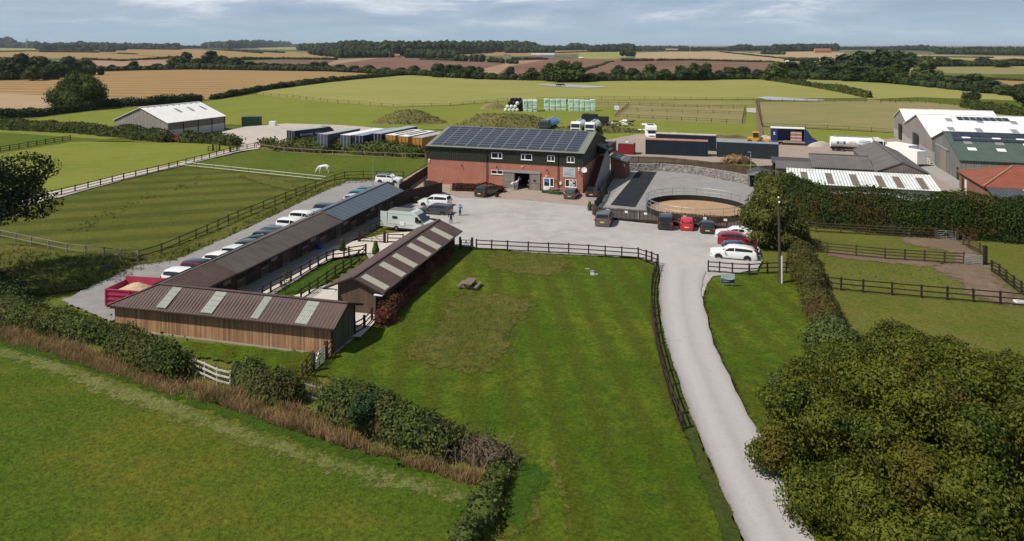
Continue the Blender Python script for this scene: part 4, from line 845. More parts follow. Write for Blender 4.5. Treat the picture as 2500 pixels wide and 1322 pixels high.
field_gate('timber_gate', 'open brown timber gate at the stone track', G(521,370), G(535,370), M['bwood'], 1.2, 5, posts=M['dwood'])
field_gate('timber_gate', 'dark timber gate swung beside the stone track', G(562,375), G(578,371), M['bwood'], 1.2, 5, posts=M['dwood'])
fence('gate_fence', 'short fence beside the open timber gate', pts_((508,372),(519,371)), M['bwood'], 1.2, 3, .12, 1.6)
t = thing('gatepost', 'tall dark wooden gatepost at the worn gateway', 'post', G(2405, 650)); mb = MB(); mb.box(-.16,.16,-.16,.16,-.1,2.05); mb.box(-.165,.165,-.165,.165,2.05,2.08); mb.build('shaft', DW, t)
# board fences
m_boards = ribbed('dark_fence_boards', (.060,.036,.026), (.032,.020,.015), 2, 50, .9, .01)
board_fence('board_fence', 'dark close boarded fence behind the parked cars', pts_((1447,528),(1463,537),(1560,544.4),(1627,549.5),(1720,556.6),(1830,565)), M['bwood'] if False else mat('fence_boards', (.075,.045,.033), (.032,.02,.016), 1.2, .9), 1.62, bw=.13, gap=.035)
board_fence('pen_side_fence', 'dark slatted fence along the rubber track yard', pts_((1452,518),(1468,496),(1484,462),(1497,440)), DW, 1.5, bw=.1, gap=.06)
board_fence('bank_fence', 'brown boarded fence on top of the gabion wall', pts_((1528,404),(1620,407),(1700,415),(1790,428),(1832,431),(1905,428)), mat('bank_fence_boards', (.115,.07,.05), (.05,.032,.024), .8, .9), 1.75, bw=.15, gap=.03)
board_fence('yard_screen', 'tall black boarded screen around the muck bay', pts_((962,512),(1000,500),(1079,481)), DW, 2.1, bw=.16, gap=.0)
board_fence('yard_screen', 'black boarded screen returning beside the gravel drive', pts_((1079,481),(1062,474),(1035,470)), DW, 1.9, bw=.16, gap=.0)
board_fence('drive_fence_boards', 'dark boarded fence beside the brick barn drive', pts_((975,478),(998,462),(1046,428)), DW, 1.7, bw=.16, gap=.0)
board_fence('stable_screen', 'short dark boarded screen behind the blue stable roof', pts_((945,474),(962,478)), DW, 1.9, bw=.16, gap=.0)
# stone gabion wall
m_gab, nt_, b_, o_ = newmat('gabion_stone'); tcn_ = N(nt_, 'ShaderNodeTexCoord'); vo = N(nt_, 'ShaderNodeTexVoronoi', i={'Scale': 4.0}); nt_.links.new(tcn_.outputs['Object'], vo.inputs['Vector'])
sp_ = N(nt_, 'ShaderNodeSeparateColor'); nt_.links.new(vo.outputs['Color'], sp_.inputs[0])
cc = mixn(nt_, sp_.outputs[0], (.12,.108,.10), (.33,.305,.29)); nt_.links.new(cc, b_.inputs['Base Color']); b_.inputs['Roughness'].default_value = .95
iv = N(nt_, 'ShaderNodeMath', operation='SUBTRACT', i={0: 1.0}); nt_.links.new(vo.outputs['Distance'], iv.inputs[1]); bumpn(nt_, b_, iv.outputs[0], 1.0, .15)
mb = MB(); g = pts_((1530,421),(1610,421),(1690,428),(1770,441),(1836,455)); o0 = g[0]
for a, b in zip(g[:-1], g[1:]):
    d = (b-a).normalized(); s = Vector((-d.y, d.x, 0)); a_ = a-o0; b_2 = b-o0
    for z0, z1, dp in ((0, .75, 1.0), (.752, 1.45, .75)):
        A = [a_+s*(1.0-dp), b_2+s*(1.0-dp), b_2+s*1.0, a_+s*1.0]
        mb.add([(q.x,q.y,z0) for q in A]+[(q.x,q.y,z1) for q in A], [(0,3,2,1),(4,5,6,7),(0,1,5,4),(1,2,6,5),(2,3,7,6),(3,0,4,7)])
o = mb.build('gabion_wall', m_gab); o.location = o0; tag(o, 'grey stone gabion wall behind the round pen', 'wall')
# rail fences of the far paddocks (thin posts and rails)
def thin(label, pts, ht=1.2, sp=4, m=BW, rails=2, post=.14): return fence('field_fence', label, pts_(*pts), m, ht, rails, post, sp, rail_h=.08, lowest=.6)
thin('thin fence along the foot of the hill pasture', [(625,233),(700,238),(800,250),(960,263),(1100,260),(1240,247)], 1.2, 6)
thin('thin fence below the hill pasture pond', [(1310,246),(1500,243),(1840,247)], 1.2, 6)
thin('thin fence on the far side of the striped paddock', [(1460,258),(1535,259),(1820,268)], 1.2, 4)
thin('thin fence crossing the striped paddock middle', [(1520,272),(1820,282)], 1.1, 5)
thin('thin fence on the near side of the striped paddock', [(1502,288),(1560,291),(1700,298),(1812,304)], 1.2, 4)
thin('thin fence at the striped paddock corner', [(1502,288),(1535,260)], 1.2, 4)
thin('thin fence with crossed braces by the field gateway', [(1812,304),(1818,270)], 1.3, 3)
thin('thin fence beside the farm path', [(1860,312),(1846,248)], 1.2, 5)
thin('thin fence above the dry pasture', [(1850,249),(2000,250),(2150,252),(2260,254),(2330,260),(2420,275)], 1.2, 5)
thin('thin fence below the dry pasture', [(1862,312),(2020,318),(2184,327)], 1.2, 5)
thin('thin fence under the bordering side pasture', [(2150,250),(2240,247),(2340,252),(2500,258)], 1.2, 5)
# white electric tapes
t = thing('tape_fence', 'white electric tape fence dividing the two paddocks', 'fence', G(440,409)); o = G(440,409); a, b = G(440,409), G(795,447)
for z in (.55, 1.05):
    mb = MB(); n = 14
    for i in range(n): p = a.lerp(b, i/n)-o; q = a.lerp(b, (i+1)/n)-o; p.z = z; q.z = z; mb.bar(p, q, .012, .07)
    mb.build('tape', M['white'], t)
for i in range(1, 8): p = a.lerp(b, i/8)-o; mb = MB(); mb.box(p.x-.02,p.x+.02,p.y-.02,p.y+.02,0,1.15); mb.build('post', M['black'], t)
# round pen
c = Vector((24.7, 95, 0)); t = thing('round_pen', 'round galvanised pen with black kickboards and tan sand', 'pen', c); Rr = 6.6; n = 48
mb = MB(); ri = [(cos(2*pi*i/n)*Rr, sin(2*pi*i/n)*Rr) for i in range(n)]
for i in range(n):
    a, b = ri[i], ri[(i+1)%n]; mb.bar((*a,.5), (*b,.5), .04, .94)
mb.build('kickboard', M['black'], t)
for z in (1.0, 1.5, 2.0):
    mb = MB(); mb.tube([(x,y,z) for x,y in ri]+[(*ri[0],z)], .045 if z > 1.9 else .028, 6); mb.build('ring_rail', M['galv'], t)
q = MB(); q.tube([(0,0,0),(0,0,2.05)], .035, 6); p0 = q.build('post', M['galv'], t)
for i in range(0, n, 2):
    o_ = p0 if i == 0 else p0.copy()
    if i: COL.objects.link(o_)
    o_.parent = t; o_.location = (ri[i][0]*1.006, ri[i][1]*1.006, 0)
mb = MB()
for i in range(n):
    for k in range(3): x = 2*pi*(i+k/3)/n; mb.bar((cos(x)*Rr,sin(x)*Rr,1.0),(cos(x)*Rr,sin(x)*Rr,2.0), .014)
mb.build('wire_mesh', M['galv'], t)
zone('pen_sand', [(c.x+cos(2*pi*i/40)*6.5, c.y+sin(2*pi*i/40)*6.5) for i in range(40)], g_sand, jit=0, world=True)
# ------------------------------------------------------------------ buildings
def brick(name, c1, c2, mortar):
    m, nt, b, o = newmat(name); tcn = N(nt, 'ShaderNodeTexCoord'); sp = N(nt, 'ShaderNodeSeparateXYZ'); nt.links.new(tcn.outputs['Object'], sp.inputs[0])
    ad = N(nt, 'ShaderNodeMath', operation='ADD'); nt.links.new(sp.outputs[0], ad.inputs[0]); nt.links.new(sp.outputs[1], ad.inputs[1])
    cb = N(nt, 'ShaderNodeCombineXYZ'); nt.links.new(ad.outputs[0], cb.inputs[0]); nt.links.new(sp.outputs[2], cb.inputs[1])
    br = N(nt, 'ShaderNodeTexBrick', i={'Color1': c4(c1), 'Color2': c4(c2), 'Mortar': c4(mortar), 'Scale': 1.0, 'Mortar Size': .012, 'Bias': 0, 'Brick Width': .225, 'Row Height': .075}); nt.links.new(cb.outputs[0], br.inputs['Vector'])
    f = ramp(nt, noise(nt, tcn.outputs['Object'], .6, 5), .3, .7); c = mixn(nt, f, br.outputs[0], (.8,.75,.75), 'MULTIPLY')
    nt.links.new(c, b.inputs['Base Color']); b.inputs['Roughness'].default_value = .9; b.inputs['Specular IOR Level'].default_value = .1; bumpn(nt, b, br.outputs['Fac'], -.3, .01); return m
M['brick'] = brick('red_brick', (.46,.145,.085), (.37,.105,.062), (.42,.27,.21))
M['brick2'] = brick('old_brick', (.30,.12,.075), (.22,.085,.06), (.30,.22,.18))
M['clad'] = ribbed('olive_cladding', (.030,.034,.024), (.024,.027,.020), 0, .33, .55, .05)
M['cladg'] = ribbed('olive_gable_cladding', (.030,.034,.024), (.024,.027,.020), 1, .33, .55, .05)
M['clroof'] = ribbed('olive_roof_sheet', (.20,.22,.17), (.17,.19,.15), 0, .33, .5, .04)
M['whroof'] = ribbed('white_fibre_roof', (.80,.79,.77), (.74,.73,.71), 0, .35, .7, .035, dirt=(.66,.65,.62))
M['grnroof'] = ribbed('green_roof_sheet', (.055,.085,.072), (.075,.10,.088), 0, .5, .6, .03, dirt=(.09,.11,.095))
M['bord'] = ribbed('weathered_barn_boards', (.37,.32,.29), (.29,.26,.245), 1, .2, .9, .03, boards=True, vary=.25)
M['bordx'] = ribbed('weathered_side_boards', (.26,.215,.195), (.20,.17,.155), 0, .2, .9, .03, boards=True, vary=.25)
M['greyb'] = ribbed('grey_barn_boards', (.27,.265,.25), (.20,.20,.19), 1, .16, .9, .03, boards=True, vary=.35)
M['greybx'] = ribbed('grey_barn_side_boards', (.27,.265,.25), (.20,.20,.19), 0, .16, .9, .03, boards=True, vary=.35)
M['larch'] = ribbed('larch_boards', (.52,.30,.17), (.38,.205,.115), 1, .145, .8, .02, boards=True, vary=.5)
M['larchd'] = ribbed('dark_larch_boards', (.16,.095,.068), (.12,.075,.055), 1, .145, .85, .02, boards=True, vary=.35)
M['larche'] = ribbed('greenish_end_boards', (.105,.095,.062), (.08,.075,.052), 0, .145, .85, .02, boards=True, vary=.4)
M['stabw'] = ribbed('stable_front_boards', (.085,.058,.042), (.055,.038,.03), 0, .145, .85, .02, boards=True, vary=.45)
M['broof'] = mat('brown_roof_sheet', (.105,.064,.056), (.070,.046,.040), 1.1, .6, bump=.08, stretch=(.5,2.2,1))
M['groof'] = mat('grey_brown_roof_sheet', (.120,.104,.096), (.078,.068,.063), .9, .65, bump=.08, stretch=(2.2,.5,1))
M['bluroof'] = mat('blue_grey_roof_sheet', (.085,.11,.135), (.075,.095,.12), .7, .38)
M['sky1'] = mat('clear_roof_sheet', (.38,.40,.35), (.30,.32,.29), 3, .35)
M['sky2'] = mat('buff_roof_sheet', (.44,.41,.34), (.37,.345,.29), 3, .5)
M['asb'] = ribbed('old_grey_sheet', (.135,.125,.12), (.105,.098,.095), 0, .3, .9, .04, dirt=(.17,.15,.125))
M['asb2'] = ribbed('old_grey_sheet_across', (.135,.125,.12), (.105,.098,.095), 1, .3, .9, .04, dirt=(.16,.145,.13))
M['wcor'] = ribbed('white_corrugated_iron', (.72,.74,.73), (.62,.64,.63), 0, .42, .45, .09, dirt=(.42,.42,.40))
M['pant'] = ribbed('red_pantiles', (.28,.08,.045), (.20,.062,.04), 1, .3, .8, .06, dirt=(.22,.12,.08))
M['pantx'] = ribbed('red_pantiles_across', (.28,.08,.045), (.20,.062,.04), 0, .3, .8, .06, dirt=(.22,.12,.08))
M['blkroof'] = ribbed('black_sheet_roof', (.055,.06,.068), (.07,.075,.085), 1, .6, .5, .04)
M['dgrey'] = mat('dark_roof_felt', (.05,.052,.053), (.07,.07,.07), 1, .9)
M['cont'] = ribbed('navy_container_steel', (.012,.022,.038), (.010,.018,.030), 0, .28, .5, .05)
M['cont2'] = ribbed('slate_container_steel', (.020,.032,.040), (.017,.027,.034), 0, .28, .5, .05)
M['inside_shade'] = plain('painted_inside_shade', (.02,.018,.016), .95)  # near-black colour stands for the shade inside openings, rooms and shelters
def m_solar():
    m, nt, b, o = newmat('solar_cells'); tcn = N(nt, 'ShaderNodeTexCoord')
    oi = N(nt, 'ShaderNodeObjectInfo'); c = mixn(nt, oi.outputs['Random'], (.020,.026,.045), (.030,.036,.052)); nt.links.new(c, b.inputs['Base Color'])
    b.inputs['Roughness'].default_value = .28; b.inputs['Specular IOR Level'].default_value = .5; return m
M['solar'] = m_solar(); M['alu'] = plain('panel_frame', (.42,.43,.46), .4, .3)
def frame_obj(name, label, cat, org, xdir): return thing(name, label, cat, (org[0], org[1], 0), ang(xdir))
def window(p, x0, x1, z0, z1, y, mull=(.5,), mpane=None, axis='x', fr=.07, sill=True, name='window'):
    """white framed window on the plane y (axis x) or x (axis y); the frame stands proud of the wall"""
    mb = MB(); pb = MB(); s = -1
    def bx(B, a0, a1, c0, c1, d0, d1):
        if axis == 'x': B.box(a0, a1, y+min(s*d0, s*d1), y+max(s*d0, s*d1), c0, c1)
        else: B.box(y+min(-s*d0*ax, -s*d1*ax), y+max(-s*d0*ax, -s*d1*ax), a0, a1, c0, c1)
    ax = 1
    bx(mb, x0, x1, z1-fr, z1, .0, .05); bx(mb, x0, x1, z0, z0+fr, .0, .05); bx(mb, x0, x0+fr, z0+fr, z1-fr, 0, .05); bx(mb, x1-fr, x1, z0+fr, z1-fr, 0, .05)
    for q in mull: xm = x0+(x1-x0)*q; bx(mb, xm-fr*.6, xm+fr*.6, z0+fr, z1-fr, 0, .047)
    o = mb.build(name, M['upvc'], p); bx(pb, x0+fr, x1-fr, z0+fr, z1-fr, .0, .02); pb.build('pane', mpane or M['pane'], o)
    if sill: sb = MB(); bx(sb, x0-.06, x1+.06, z0-.07, z0-.002, 0, .09); sb.build('sill', M['upvc'], o)
    return o
def gable(t, L, W, ez0, ez1, rz, rp, wallm, endm, roofm, over=.35, th=.12, open_end=None, base=None, baseh=0, roofm2=None):
    """ridge along local x; eave heights ez0 (y=0) and ez1 (y=W), ridge at y=rp*W; gable walls at x=0 and x=L"""
    yr = rp*W
    def ht(y): return ez0+(rz-ez0)*y/yr if y <= yr else rz+(ez1-rz)*(y-yr)/(W-yr)
    wb = MB()
    for x, s in ((0, 1), (L, -1)):
        pts = [(x,0,baseh),(x,W,baseh),(x,W,ez1),(x,yr,rz),(x,0,ez0)]
        wb.slab(pts if s < 0 else pts[::-1], .2, 1, n=(s,0,0))
    wb.box(.2, L-.2, 0, .2, baseh, ez0-.02, 0); wb.box(.2, L-.2, W-.2, W, baseh, ez1-.02, 0)
    wb.build('wall', [wallm, endm], t)
    if baseh:
        q = MB(); q.box(-.06, .2, -.06, W+.06, 0, baseh); q.box(.2, L, -.06, .2, 0, baseh); q.box(.2, L, W-.2, W+.06, 0, baseh); q.build('base_wall', base, t)
    rb = MB(); k0 = (rz-ez0)/yr; k1 = (rz-ez1)/(W-yr); o = over
    rb.slab([(-o,-o,ez0-k0*o+.1),(L+o,-o,ez0-k0*o+.1),(L+o,yr,rz+.1),(-o,yr,rz+.1)], th, 0)
    rb.slab([(-o,yr,rz+.1),(L+o,yr,rz+.1),(L+o,W+o,ez1-k1*o+.1),(-o,W+o,ez1-k1*o+.1)], th, 0)
    rb.bar((-o,yr,rz+.14),(L+o,yr,rz+.14),.5,.08)
    return rb.build('roof', roofm, t), (lambda x, y, h=.0: Vector((x, y, ht(y)+.1+h)))
def roofpatch(t, name, f, x0, x1, y0, y1, m, h=.03, th=.025):
    mb = MB(); mb.slab([f(x0,y0,h), f(x1,y0,h), f(x1,y1,h), f(x0,y1,h)], th); return mb.build(name, m, t)
# ---------- main brick barn with the solar roof
FO = (-13.6, 114.3); barn = frame_obj('riding_centre', 'long red brick barn with olive upper cladding and solar panel roof', 'building', FO, R2)
def fac(u, v, yo=0.0):
    ox, oy = FO[0]+E2.x*yo, FO[1]+E2.y*yo; k = (u-CU)/FP; t = (k*oy-ox)/(.949+.314*k); Y = oy-.314*t; return t, HC-(v-CV)*Y/FP
def c5(x, y): return fac(1000+x/4.407, 290+y/4.407)
BL, BW_, ZC, ZE, ZR = 25.5, 17.7, 4.13, 6.2, 8.35
dx0, _ = c5(1128, 600); dx1, _ = c5(1293, 600); dz = 2.75
bm_ = MB(); bm_.box(0, dx0, 0, .25, 0, ZC); bm_.box(dx1, BL, 0, .25, 0, ZC); bm_.box(dx0, dx1, 0, .25, dz, ZC)
bm_.box(0, .25, .25, BW_-.25, 0, ZC); bm_.box(BL-.25, BL, .25, BW_-.25, 0, ZC); bm_.box(0, BL, BW_-.25, BW_, 0, ZC)
bm_.build('brick_wall', M['brick'], barn)
ib = MB(); ib.box(dx0-3, dx1+3, 5.0, 5.1, 0, 3.6); ib.box(dx0-3, dx0-2.9, .26, 5, 0, 3.6); ib.box(dx1+2.9, dx1+3, .26, 5, 0, 3.6); ib.box(dx0-3, dx1+3, .26, 5.1, 3.6, 3.7); ib.box(dx0-3, dx1+3, .27, 5, .03, .06); ib.build('inner_wall', M['inside_shade'], barn)
cb_ = MB(); cb_.box(-.05, BL+.05, -.05, .2, ZC, ZE); cb_.box(-.05, BL+.05, BW_-.2, BW_+.05, ZC, ZE)
cb_.build('front_cladding', M['clad'], barn)
for x, s in ((-.05, 1), (BL+.05, -1)):
    cb_ = MB(); p = [(x,.2,ZC),(x,BW_-.2,ZC),(x,BW_-.2,ZE),(x,BW_/2,ZR-.02),(x,.2,ZE)]; cb_.slab(p[::-1] if s > 0 else p, .2, 0, (s,0,0)); cb_.build('gable_cladding', M['cladg'], barn)
kk = (ZR-ZE)/(BW_/2); fr = lambda x, y, h=0: Vector((x, y, ZE+kk*min(y, BW_-y)+.1+h))
rb = MB(); o_ = .3
rb.slab([fr(-o_,-o_), fr(BL+o_,-o_), fr(BL+o_,BW_/2), fr(-o_,BW_/2)], .12); rb.slab([fr(-o_,BW_/2), fr(BL+o_,BW_/2), fr(BL+o_,BW_+o_), fr(-o_,BW_+o_)], .12)
rb.bar((-o_,BW_/2,ZR+.13),(BL+o_,BW_/2,ZR+.13),.4,.06); rb.build('roof', M['clroof'], barn)
gb = MB(); gb.bar((-o_,-.36,ZE-.02),(BL+o_,-.36,ZE-.02),.13,.13); gb.build('gutter', M['black'], barn)
# nine rows of panels would be 108: the four columns of the middle share one strip, the rest are single panels
cols, rows_ = 12, 9; px0, px1 = .35, BL-.75; cw = (px1-px0)/cols; y0_, y1_ = .25, BW_/2-.3; rh = (y1_-y0_)/rows_
q = MB(); q.box(.03, cw-.03, .025, rh-.025, 0, .04); q2 = MB(); 
pm = bpy.data.meshes.new('solar_panel'); sl_ = atan2(kk, 1); cl = sqrt(1+kk*kk)
mbp = MB(); a, b2 = cw-.06, (rh-.05)*cl; mbp.box(0, a, 0, b2, 0, .04, 0); 
for z0 in (0,): mbp.box(.0, a, -.0, .03, .041, .046, 1); mbp.box(0, a, b2-.03, b2, .041, .046, 1); mbp.box(0, .035, .03, b2-.03, .041, .046, 1); mbp.box(a-.035, a, .03, b2-.03, .041, .046, 1)
pp = None; n_ = 0
for i in range(cols):
    for j in range(rows_):
        if i == cols-1 and j > 0: continue
        if pp is None: pp = mbp.build('solar_panel', [M['solar'], M['alu']], barn); o = pp
        else: o = pp.copy(); COL.objects.link(o)
        o.parent = barn; o.location = fr(px0+i*cw+.03, y0_+j*rh+.025, .05); o.rotation_euler = (sl_, 0, 0); n_ += 1
mbp2 = MB()
for j in range(1, rows_):
    mbp2.M = Matrix.Translation(fr(px0+(cols-1)*cw+.03, y0_+j*rh+.025, .05)) @ Matrix.Rotation(sl_, 4, 'X')
    mbp2.box(0, a, 0, b2, 0, .04, 0); mbp2.box(.0, a, -.0, .03, .041, .046, 1); mbp2.box(0, a, b2-.03, b2, .041, .046, 1); mbp2.box(0, .035, .03, b2-.03, .041, .046, 1); mbp2.box(a-.035, a, .03, b2-.03, .041, .046, 1)
tag(mbp2.build('solar_panel_column', [M['solar'], M['alu']], barn), kind='stuff')
rl = MB()
for i in range(cols+1): x = px0+i*cw; rl.slab([fr(x-.03,y0_,.05), fr(x+.03,y0_,.05), fr(x+.03,y1_,.05), fr(x-.03,y1_,.05)], .05)
rl.build('panel_rail', M['alu'], barn)
for u in (833, 1598):
    x, _ = c5(u, 500); mb = MB(); mb.cyl((x,-.14,ZE/2),(0,0,1),.06,ZE-.1,8); mb.build('downpipe', M['black'], barn)
def wpx(a, b, c, d, mull, pane=None, yy=-.05): 
    x0, z1 = c5(a, c); x1, z0 = c5(b, d); x1b, _ = c5(b, (c+d)/2); window(barn, x0, x1, z0, z1, yy, mull, pane)
wpx(882,997,363,430,(.63,)); wpx(1202,1318,379,446,(.34,)); wpx(1483,1562,394,460,(.5,)); wpx(1694,1775,406,474,(.5,))
wpx(878,1005,551,602,(.5,), yy=0); wpx(1675,1795,652,740,(.36,.64), yy=0)
# posters in the office window
for a, b, c, d in ((1725,1745,672,705),(1725,1745,708,722),(1760,1775,670,688),(1760,1775,706,724)):
    x0, z1 = c5(a, c); x1, z0 = c5(b, d); mb = MB(); mb.box(x0, x1, -.026, -.022, z0, z1); mb.build('notice', M['platew'], barn)
# sliding doors and track
x0, z1 = c5(1010, 545); x1, z0 = c5(1410, 590); mb = MB(); mb.box(x0, x1, -.22, 0, dz, dz+.3); mb.build('door_track', M['galv'], barn)
m_sd = ribbed('grey_door_boards', (.33,.30,.265), (.25,.225,.20), 0, .14, .9, .02, boards=True, vary=.2)
for a, b in ((1013, 1130), (1293, 1405)):
    xa, _ = c5(a, 650); xb, _ = c5(b, 650); mb = MB(); mb.box(xa, xb, -.14, -.05, .05, dz)
    d_ = mb.build('sliding_door', m_sd, barn); mb = MB()
    for z in (.06, 1.3, dz-.12): mb.box(xa, xb, -.17, -.142, z, z+.1)
    mb.box(xa, xa+.1, -.17, -.142, .16, dz-.12); mb.box(xb-.1, xb, -.17, -.142, .16, dz-.12); mb.build('door_brace', M['gwood'], d_)
xa, za = c5(1338, 650); mb = MB(); mb.box(xa-.05, xa+.35, -.19, -.175, 1.55, 1.85); mb.build('door_plaque', plain('navy_plate', (.03,.035,.05)), barn)
# white office door with blue poster and side light
xa, zt = c5(1440, 635); xb, _ = c5(1508, 640); xc, _ = c5(1550, 640); _, zm_ = c5(1510, 726)
mb = MB(); mb.box(xa, xb, -.05, 0, .12, zt); dd = mb.build('office_door', M['upvc'], barn)
mb = MB(); mb.box(xa+.12, xb-.1, -.06, -.051, zm_, zt-.12); mb.build('door_glass', M['pane'], dd)
mb = MB(); mb.box(xa+.14, xb-.12, -.066, -.061, zm_+.55, zt-.18); mb.build('door_poster', plain('blue_poster', (.05,.16,.34)), dd)
window(barn, xb+.02, xc, zm_-.05, zt, 0, ())
# sign board with horse outline
xa, zt = c5(1650, 523); xb, _ = c5(1785, 540); _, zb = c5(1650, 628)
sg = MB(); sg.box(xa, xb, -.06, -.0, zb, zt); sgn = sg.build('sign_board', plain('pale_grey_board', (.42,.46,.50), .4), barn)
M['signtxt'] = plain('sign_lettering', (.10,.115,.125), .6)
def strokes(parent, pts, w_, y, m, name='sign_logo'):
    mb = MB()
    for a, b in zip(pts[:-1], pts[1:]): mb.bar((a[0], y, a[1]), (b[0], y, b[1]), w_, .012, up=(0,1,0))
    return mb.build(name, m, parent)
W_, H_ = xb-xa, zt-zb; X = lambda f: xa+W_*f; Zz = lambda f: zb+H_*f
strokes(sgn, [(X(.47),Zz(.62)),(X(.55),Zz(.72)),(X(.62),Zz(.84)),(X(.72),Zz(.88)),(X(.80),Zz(.80)),(X(.78),Zz(.66))], .035, -.065, M['signtxt'])
strokes(sgn, [(X(.12),Zz(.22)),(X(.26),Zz(.29)),(X(.42),Zz(.27)),(X(.58),Zz(.18)),(X(.74),Zz(.16)),(X(.82),Zz(.24))], .045, -.065, M['signtxt'])
def scribble(parent, x0, x1, z, h, y, m, seed, name='lettering', axis=None):
    """a line of writing too small to read: letter-like strokes at the size of the real line"""
    rr = random.Random(seed); mb = MB(); x = x0
    while x < x1-h*.3:
        w_ = h*rr.uniform(.35, .6); k = rr.random()
        mb.box(x, x+h*.12, y-.004, y, z, z+h*(1 if k < .4 else .7)); mb.box(x+h*.12, x+w_, y-.004, y, z+h*(.0 if k < .5 else .55), z+h*(.14 if k < .5 else .7))
        if k > .6: mb.box(x+w_-h*.1, x+w_, y-.0045, y, z, z+h*.55)
        x += w_+h*.16
        if rr.random() < .12: x += h*.3
    return mb.build(name, m, parent)
scribble(sgn, X(.20), X(.72), Zz(.44), H_*.11, -.061, M['signtxt'], 1); scribble(sgn, X(.18), X(.78), Zz(.30), H_*.11, -.061, M['signtxt'], 2)
for (a, b) in ((213,440),(1820,533)):
    x, z = c5(a, b); mb = MB(); mb.cyl((x,-.06,z),(0,1,0),.14,.12,16); mb.cyl((x+.02,-.05,z-.3),(0,1,0),.09,.1,14); mb.build('alarm_box', M['upvc'], barn)
for (a, b) in ((565,505),(940,522),(1480,555),(1835,585)):
    x, z = c5(a, b); mb = MB(); mb.tube([(x,-.02,z+.12),(x,-.16,z+.14),(x,-.2,z)],[.03,.04,.06],8); mb.cyl((x,-.2,z-.06),(0,0,1),.08,.14,10); mb.build('wall_lamp', M['black'], barn)
for (a, b) in ((1210,517),(1472,618)):
    x, z = c5(a, b); mb = MB(); mb.box(x-.16, x+.16, -.12, 0, z-.05, z+.05); mb.build('bulkhead_light', plain('cream_plastic', (.8,.72,.55)), barn)
x, z = c5(1625, 695); mb = MB(); mb.box(x-.14, x+.14, -.14, 0, z-.2, z+.2); mb.build('post_box', M['upvc'], barn)
x, z = c5(1572, 675); mb = MB(); mb.box(x-.2, x+.2, -.04, 0, z-.2, z+.2); mb.build('notice_board', plain('slate_board', (.10,.10,.11)), barn)
# satellite dish on the corner
dsh = bpy.data.objects.new('satellite_dish', None); COL.objects.link(dsh); dsh.parent = barn; x, z = c5(1882, 548); dsh.location = (BL+.3, -.25, z)
mb = MB(); rings = 5; ns = 20; vs = [(0,0,0)]; fs = []
for k in range(1, rings+1):
    r = .42*k/rings
    for i in range(ns): vs.append((r*cos(2*pi*i/ns), -.35*r*r-.0, r*sin(2*pi*i/ns)))
for i in range(ns): fs.append((0, 1+i, 1+(i+1)%ns))
for k in range(rings-1):
    for i in range(ns): a = 1+k*ns; fs.append((a+i, a+ns+i, a+ns+(i+1)%ns, a+(i+1)%ns))
mb.add(vs, fs); d1 = mb.build('dish_bowl', M['upvc'], dsh, 60); mb = MB(); mb.bar((0,.0,-.05),(-.25,.25,-.2),.05); mb.bar((0,-.02,-.3),(0,-.4,-.12),.025); mb.build('dish_arm', M['galv'], dsh)
# external stair on the right gable, its grey side wall and canopy
st = MB(); nst = 20; run0, run1, zt_ = 2.2, 10.4, 3.9
for i in range(nst): y_ = run0+(run1-run0)*i/nst; z_ = zt_*(i+1)/nst; st.box(BL+.06, BL+1.5, y_, y_+(run1-run0)/nst+.02, z_-zt_/nst, z_)
st.box(BL+.06, BL+1.5, run1, run1+2.6, zt_-.2, zt_); st.build('stair', mat('stair_brick', (.13,.05,.035), (.10,.04,.03), 3, .9), barn)
sw = MB(); q = [(BL+1.5,run0-.4,0),(BL+1.5,run1+2.6,0),(BL+1.5,run1+2.6,zt_+1.3),(BL+1.5,run1,zt_+1.3),(BL+1.5,run0-.4,1.1)]; sw.slab(q, .16, 0, (1,0,0)); sw.build('stair_wall', mat('render_grey', (.33,.325,.31), (.28,.27,.26), 1.5, .9), barn)
cp = MB(); cp.slab([(BL+.05,run1-.5,6.2),(BL+2.2,run1-.5,5.35),(BL+2.2,run1+3.0,5.35),(BL+.05,run1+3.0,6.2)], .1); cp.build('stair_canopy', ribbed('canopy_sheet', (.09,.105,.085), (.08,.09,.075), 1, .33, .5, .03), barn)
cv = MB(); cv.box(BL+.06, BL+1.9, run1+1.6, BW_-.2, ZC+.3, ZE-.4); cv.build('stair_lobby', M['cladg'], barn)
rr_ = MB()
for xx in (dx1+4.0, dx1+6, dx1+8.1): rr_.bar((xx,-1.7,.05),(xx,-1.7,1.0),.05)
for z in (.55, 1.0): rr_.bar((dx1+3.0,-1.7,z+.1),(dx1+8.1,-1.7,z),.05)
rr_.build('ramp_rail', M['galv'], barn)
# brick lean-to with green roof
ob = thing('brick_store', 'small brick store with green sloping roof beside the barn stair', 'shed', (16.55, 118.6, 0), ang(R2))
mb = MB(); mb.box(0, 2.4, 0, 4.6, 0, 3.1); mb.slab([(0,0,3.1),(2.4,0,3.1),(0,0,3.7)][::1], .1, 0, (0,1,0)); mb.slab([(0,4.6,3.1),(0,4.6,3.7),(2.4,4.6,3.1)], .1, 0, (0,-1,0)); mb.build('wall', brick('store_brick', (.24,.075,.05), (.19,.06,.042), (.22,.16,.13)), ob)
mb = MB(); mb.slab([(-.2,-.3,3.85),(2.8,-.3,3.1),(2.8,4.9,3.1),(-.2,4.9,3.85)], .1); mb.build('roof', ribbed('store_roof', (.10,.12,.10), (.08,.10,.085), 1, .4, .5, .03), ob)
for yy in (1.0, 2.5): mb = MB(); mb.slab([(.6,yy,3.68),(1.8,yy,3.38),(1.8,yy+.7,3.38),(.6,yy+.7,3.68)], .03); mb.build('skylight', M['sky1'], ob)
